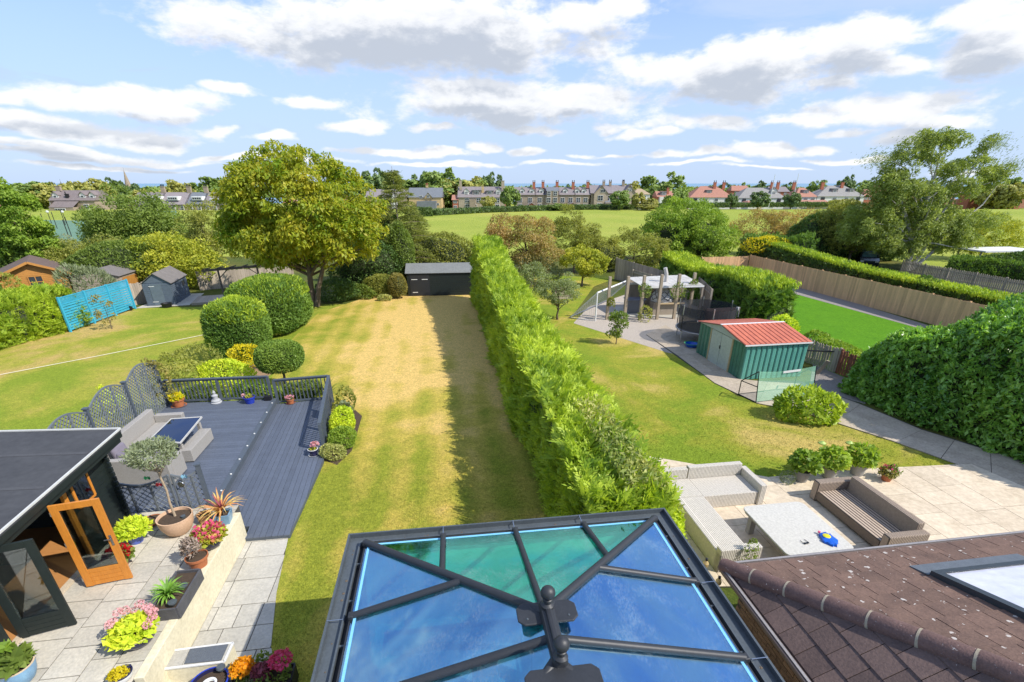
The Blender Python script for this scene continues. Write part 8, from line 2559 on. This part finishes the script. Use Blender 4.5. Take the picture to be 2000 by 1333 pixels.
# stone terrace: one house each
bounds = [(1005, 1045), (1047, 1074), (1066, 1092)]
terr = [(1006, 1046, 'leftmost house of the gritstone terrace, with two gabled dormers and tall chimney'), (1046.3, 1064, 'narrow gritstone terrace house beside the first red chimney'), (1064.3, 1092, 'gritstone terrace house with raised flat fronted bay'), (1092.3, 1124, 'gritstone terrace house with red brick chimney and gabled dormers'), (1124.3, 1153, 'last gritstone terrace house with two gabled dormers')]
dm_ = [[1020, 1039], [1058], [], [1105], [1126.5, 1142]]
for k, (pl, pr, lb) in enumerate(terr):
    t, w, ze, zr, zb = house(lb, pl, pr, 381, 366, M_STONE, M_SLATE, name='terrace_house', group='gritstone terrace houses')
    X = lambda px: (px - pl) * PXM
    for px in dm_[k]: dormer(t, max(.9, min(w - .9, X(px))), hz(377), 1.9, 1.8, M_SLATE, .9)
    n = 2 if w > 5 else 1
    for i in range(n):
        for py in (391, 403): win(t, w * (i + .5) / n, hz(py), 1.7, 1.7, -.01)
    if k == 2:
        MB().box((w * .55, -.35, (hz(373) + zb) / 2), (w * .82, .7, hz(373) - zb)).build('front_bay', M_STONE, t)
        MB().add([(w * .1, -.8, hz(373)), (w, -.8, hz(373)), (w, 3.5, hz(365.5)), (w * .1, 3.5, hz(365.5))], [(0, 1, 2, 3)]).build('bay_roof', M_SLATEG, t)
        for i in (.3, .75): win(t, w * i, hz(378), 1.5, 1.7, -.75); win(t, w * i, hz(391), 1.6, 1.9, -.75)
    chim(t, w - .5, 3.4, hz(376 if k in (0, 3) else 368), 3.6 if k in (0, 3) else 2.2, M_REDB, 2, 1.1)
    if k in (0, 3):
        gable_front(t, w * .8, 5.2, -5, zb, hz(405), hz(396), M_REDB, M_SLATE, 5, 'brick_outhouse')
# gabled pair right of the terrace
t, w, ze, zr, zb = house('tall stone house with twin pointed gables and skylights right of the terrace', 1156, 1238, 378, 362, M_STONE, M_SLATE, 10)
X = lambda px: (px - 1156) * PXM
gable_front(t, X(1175), 5.4, -1.0, zb, hz(378), hz(363), M_STONEB, M_SLATE, 6); gable_front(t, X(1230), 5.0, -1.0, zb, hz(378), hz(362), M_STONEB, M_SLATE, 6)
win(t, X(1178), hz(373), 1.8, 1.2, -1.01, 2, 1); win(t, X(1174), hz(387), 2.1, 1.9, -1.01); win(t, X(1173), hz(401), 1.9, 1.6, -1.01); win(t, X(1230), hz(371), 1.5, 1.1, -1.01)
for px in (1190, 1196, 1213): win(t, X(px), hz(387), 1.2, 1.8, -.01, 1, 2)
MB().box((X(1195), -2.2, hz(402)), (5, 3, 2.6)).build('porch', M_STONE, t); MB().add([(X(1181), -4, hz(397)), (X(1210), -4, hz(397)), (X(1207), 0, hz(392)), (X(1185), 0, hz(392))], [(0, 1, 2, 3)]).build('porch_roof', M_SLATEG, t)
gable_front(t, X(1209), 3.4, -5, zb, hz(405), hz(395), M_REDB, M_SLATE, 4, 'brick_outhouse')
for px, p_ in ((1183, 2), (1196, 2), (1222, 3)): chim(t, X(px), 4.5, hz(364), 1.6, M_STONE, p_, 1.0)
# yellow stone house left
t, w, ze, zr, zb = house('yellow stone house with blue grey slate roof and small pointed gable', 796, 860, 386, 367, M_STONEY, M_SLATEG, 9, pbase=420)
X = lambda px: (px - 796) * PXM
gable_front(t, X(835), 3.2, -.3, hz(388), hz(386), hz(377), M_STONEY, M_SLATEG, 4); win(t, X(835), hz(384), 1.1, 1.2, -.32, 2, 1)
win(t, X(820), hz(385), 1.2, 1.2, -.01, 2, 1); win(t, X(853), hz(399), 1.0, .8, -.01, 1, 1); win(t, X(853), hz(412), 1.6, 1.2, -.01, 2, 1)
MB().box((X(832), -1.5, hz(404)), (7.5, 3, 4)).build('grey_extension', M_SLATEG, t); MB().box((X(838), -1.4, hz(394)), (5.4, 2.6, .4)).build('bay_roof', M_SLATEG, t)
chim(t, X(830), 4.5, hz(367), .9, M_STONEY, 2)
# house behind larch
t, w, ze, zr, zb = house('brown stone house half hidden behind the larch branches', 712, 792, 385, 370, M_STONE, M_SLATE, 9)
X = lambda px: (px - 712) * PXM
for px in (728, 746, 775): win(t, X(px), hz(389), 1.4, 1.5, -.01); win(t, X(px), hz(401), 1.4, 1.7, -.01)
MB().box((X(767), -.4, hz(394)), (2.2, .8, 5)).build('white_bay', M_WHITEW, t)
# brick house right of round tree
t, w, ze, zr, zb = house('low brick house with red chimney below the big round tree', 1288, 1330, 385, 374, M_REDB, M_REDT, 8)
X = lambda px: (px - 1288) * PXM
MB().box((X(1296), -1, hz(394)), (2.4, 2, 3.4)).build('white_porch', M_WHITEW, t); dormer(t, X(1300), hz(379), 2.4, 1.4, M_REDT, .8, flat=True); chim(t, X(1309), 2, hz(385), 3.2, M_REDB, 2, .9)
for px in (1306, 1320): win(t, X(px), hz(392), 1.2, 1.3, -.01)
t, w, ze, zr, zb = house('sandy hipped roof house behind trees right of the twin gables', 1238, 1272, 380, 369, M_WHITEW, surf('sandy_tile', (.42, .32, .2), None, 1.5, .9, .2), 8, 3.0)
for i in (.25, .7): win(t, w * i, hz(386), 1.3, 1.3, -.01)
# villas on the right
vil = [(1352, 1436, 386, 364, M_REDT, 'white villa with wide red hipped roof and single white dormer', 5.5, [(1391, 376)], [1404, 1422]),
       (1448, 1540, 387, 367, M_GREYT, 'white villa with long pale grey hipped roof behind the white poles', 5.0, [(1520, 377)], [1518, 1530]),
       (1560, 1602, 385, 367, M_REDT, 'white villa with steep red roof and broad dormer', 3.5, [(1583, 376)], [1562]),
       (1603, 1696, 384, 363, M_GREYT, 'white villa with tall grey hipped roof and two red chimneys', 6.5, [(1640, 373), (1673, 373)], [1619, 1658])]
for pl, pr, pe, prd, mr, lb, hp2, dms, chs in vil:
    t, w, ze, zr, zb = house(lb, pl, pr, pe, prd, M_WHITEW, mr, 10, hp2, name='villa', group='white villas beyond the field')
    X = lambda px: (px - pl) * PXM
    for px, py in dms: dormer(t, X(px), hz(py), 2.4, 1.4, mr, 1.8, flat=(len(dms) > 1 or mr is M_REDT))
    for px in chs: chim(t, X(px), 4, hz(371), 2.6, M_REDB, 2, 1.1)
    n = max(3, int(w / 4.2))
    for i in range(n): win(t, w * (i + .5) / n, hz(pe + 5), 1.5, 1.2, -.01, 3, 1, M_BLACK if i % 3 == 0 else M_WHITE)
    for i in range(n - 1): win(t, w * (i + 1) / n, hz(pe + 15), 1.6, 1.3, -.01, 2, 1)
ex = [(1470, 1500, 396, 392, M_REDT, 'low red roofed outbuilding in front of the grey villa'), (1568, 1632, 398, 391, M_REDT, 'low conservatory range with reddish roofs before the red villa'), (1696, 1712, 384, 370, M_REDT, 'red tiled house end peeping out left of the birch'), (1714, 1742, 382, 362, M_REDT, 'distant red roofed house behind the birch twigs'), (1505, 1545, 375, 365, M_SLATE, 'small slate roofed house behind the white poles'), (1432, 1468, 373, 363, M_REDT, 'brick gabled house between the two villas'),
      (1955, 2010, 382, 366, M_REDT, 'brick house at the far right edge beyond the field'), (1905, 1950, 380, 366, M_WHITEW, 'pale house half behind the birch at far right')]
YH0 = YH
for pl, pr, pe, prd, mr, lb in ex:
    YH = 205.0 if pe > 390 else 245.0; PXM = YH / 1065
    t, w, ze, zr, zb = house(lb, pl, pr, pe, prd, M_WHITEW if pe > 390 else M_REDB, mr if mr is not M_WHITEW else M_SLATE, 6, 1.0)
    for i in range(max(2, int(w / 3))): win(t, w * (i + .5) / max(2, int(w / 3)), hz(pe + 4), 1.3, 1.0, -.01)
# left hand houses
YH = 175.0; PXM = YH / 1065
t, w, ze, zr, zb = house('big brown roofed house with white gable and dormers at far left', 84, 172, 392, 372, M_STONE, surf('brown_slate', (.23, .19, .18), (.15, .12, .115), 1.2, .85, .15), 9, pbase=425)
X = lambda px: (px - 84) * PXM
MB().add([(-.1, .0, hz(392)), (X(96), -2.4, hz(393)), (X(90), -2.4, hz(412)), (.2, -.2, hz(400))], [(3, 2, 1, 0)]).build('white_gable', M_WHITE, t)
MB().add([(X(90), -2.6, hz(405)), (X(138), -2.6, hz(405)), (X(145), .8, hz(388)), (X(97), .8, hz(388))], [(0, 1, 2, 3)]).build('lean_roof', MATS['brown_slate'], t)
MB().box((X(114), -1.4, hz(413)), (X(138) - X(90), 2.2, 2.6)).build('lower_bay', M_STONE, t); win(t, X(112), hz(410), 3.4, 1.0, -2.52, 4, 1)
for px in (93, 147, 166): dormer(t, X(px), hz(386), 1.9, 1.5, MATS['brown_slate'], 1.0)
chim(t, X(90), 4, hz(374), 1.5, M_STONE, 0, 1.6); chim(t, X(117), 1, hz(394), 2.2, M_BLACK, 1, .9); win(t, X(154), hz(404), 1.6, 1.5, -.01)
lt_ = [(247, 300, M_SLATE, 'left end of the slate roofed terrace behind the spreading tree', [(292, 388)]), (300.4, 352, M_SLATE, 'slate roofed terrace house with white box dormers', [(327, 388)]), (352.4, 386, M_SLATEG, 'terrace house with blue grey roof and white box dormer', [(375, 388)]), (386.4, 462, M_SLATE, 'brown stone terrace house beside the chestnut crown', [(410, 392), (441, 388)])]
for pl, pr, mr, lb, dms in lt_:
    t, w, ze, zr, zb = house(lb, pl, pr, 400, 376, M_STONE, mr, 9, name='terrace_house', group='left hand terrace houses', pbase=425)
    X = lambda px: (px - pl) * PXM
    for px, py in dms: MB().box((X(px), 1.6, hz(py)), (3.4, 2.2, 1.2)).build('dormer', M_WHITE, t); win(t, X(px), hz(py), 3.0, .8, .48, 4, 1)
    n = max(2, int(w / 2.4))
    for i in range(n): win(t, w * (i + .5) / n, hz(407), 1.1, 1.3, -.01, 1, 2)
    chim(t, w - .4, 4.5, hz(378), 1.9, M_STONE, 3, 1.3)
# spires
for px, pt, pb, Y, lb, m_, wd in ((249, 332, 366, 420, 'tall thin stone church spire on the left skyline', M_STONE, 3.6), (119, 354, 372, 420, 'small dark slate spire on the left skyline', M_SLATEG, 3.0)):
    t = thing('church_spire', lb, 'spire', (XA(px, Y), Y, fall(Y)))
    zt, zb2 = HZ(pt, Y), HZ(pb, Y)
    MB().lathe([(wd * .62, zb2 - fall(Y)), (.03, zt - fall(Y))], (0, 0, 0), 8).build('steeple', m_, t)
    MB().box((0, 0, (zb2 - fall(Y)) / 2), (wd * 1.2, wd * 1.2, zb2 - fall(Y))).build('tower', M_STONE, t)
    MB().tube([(0, 0, zt - fall(Y)), (0, 0, zt - fall(Y) + 1.2)], .06, 5).build('finial', M_BLACK, t)
bpy.context.view_layer.update()
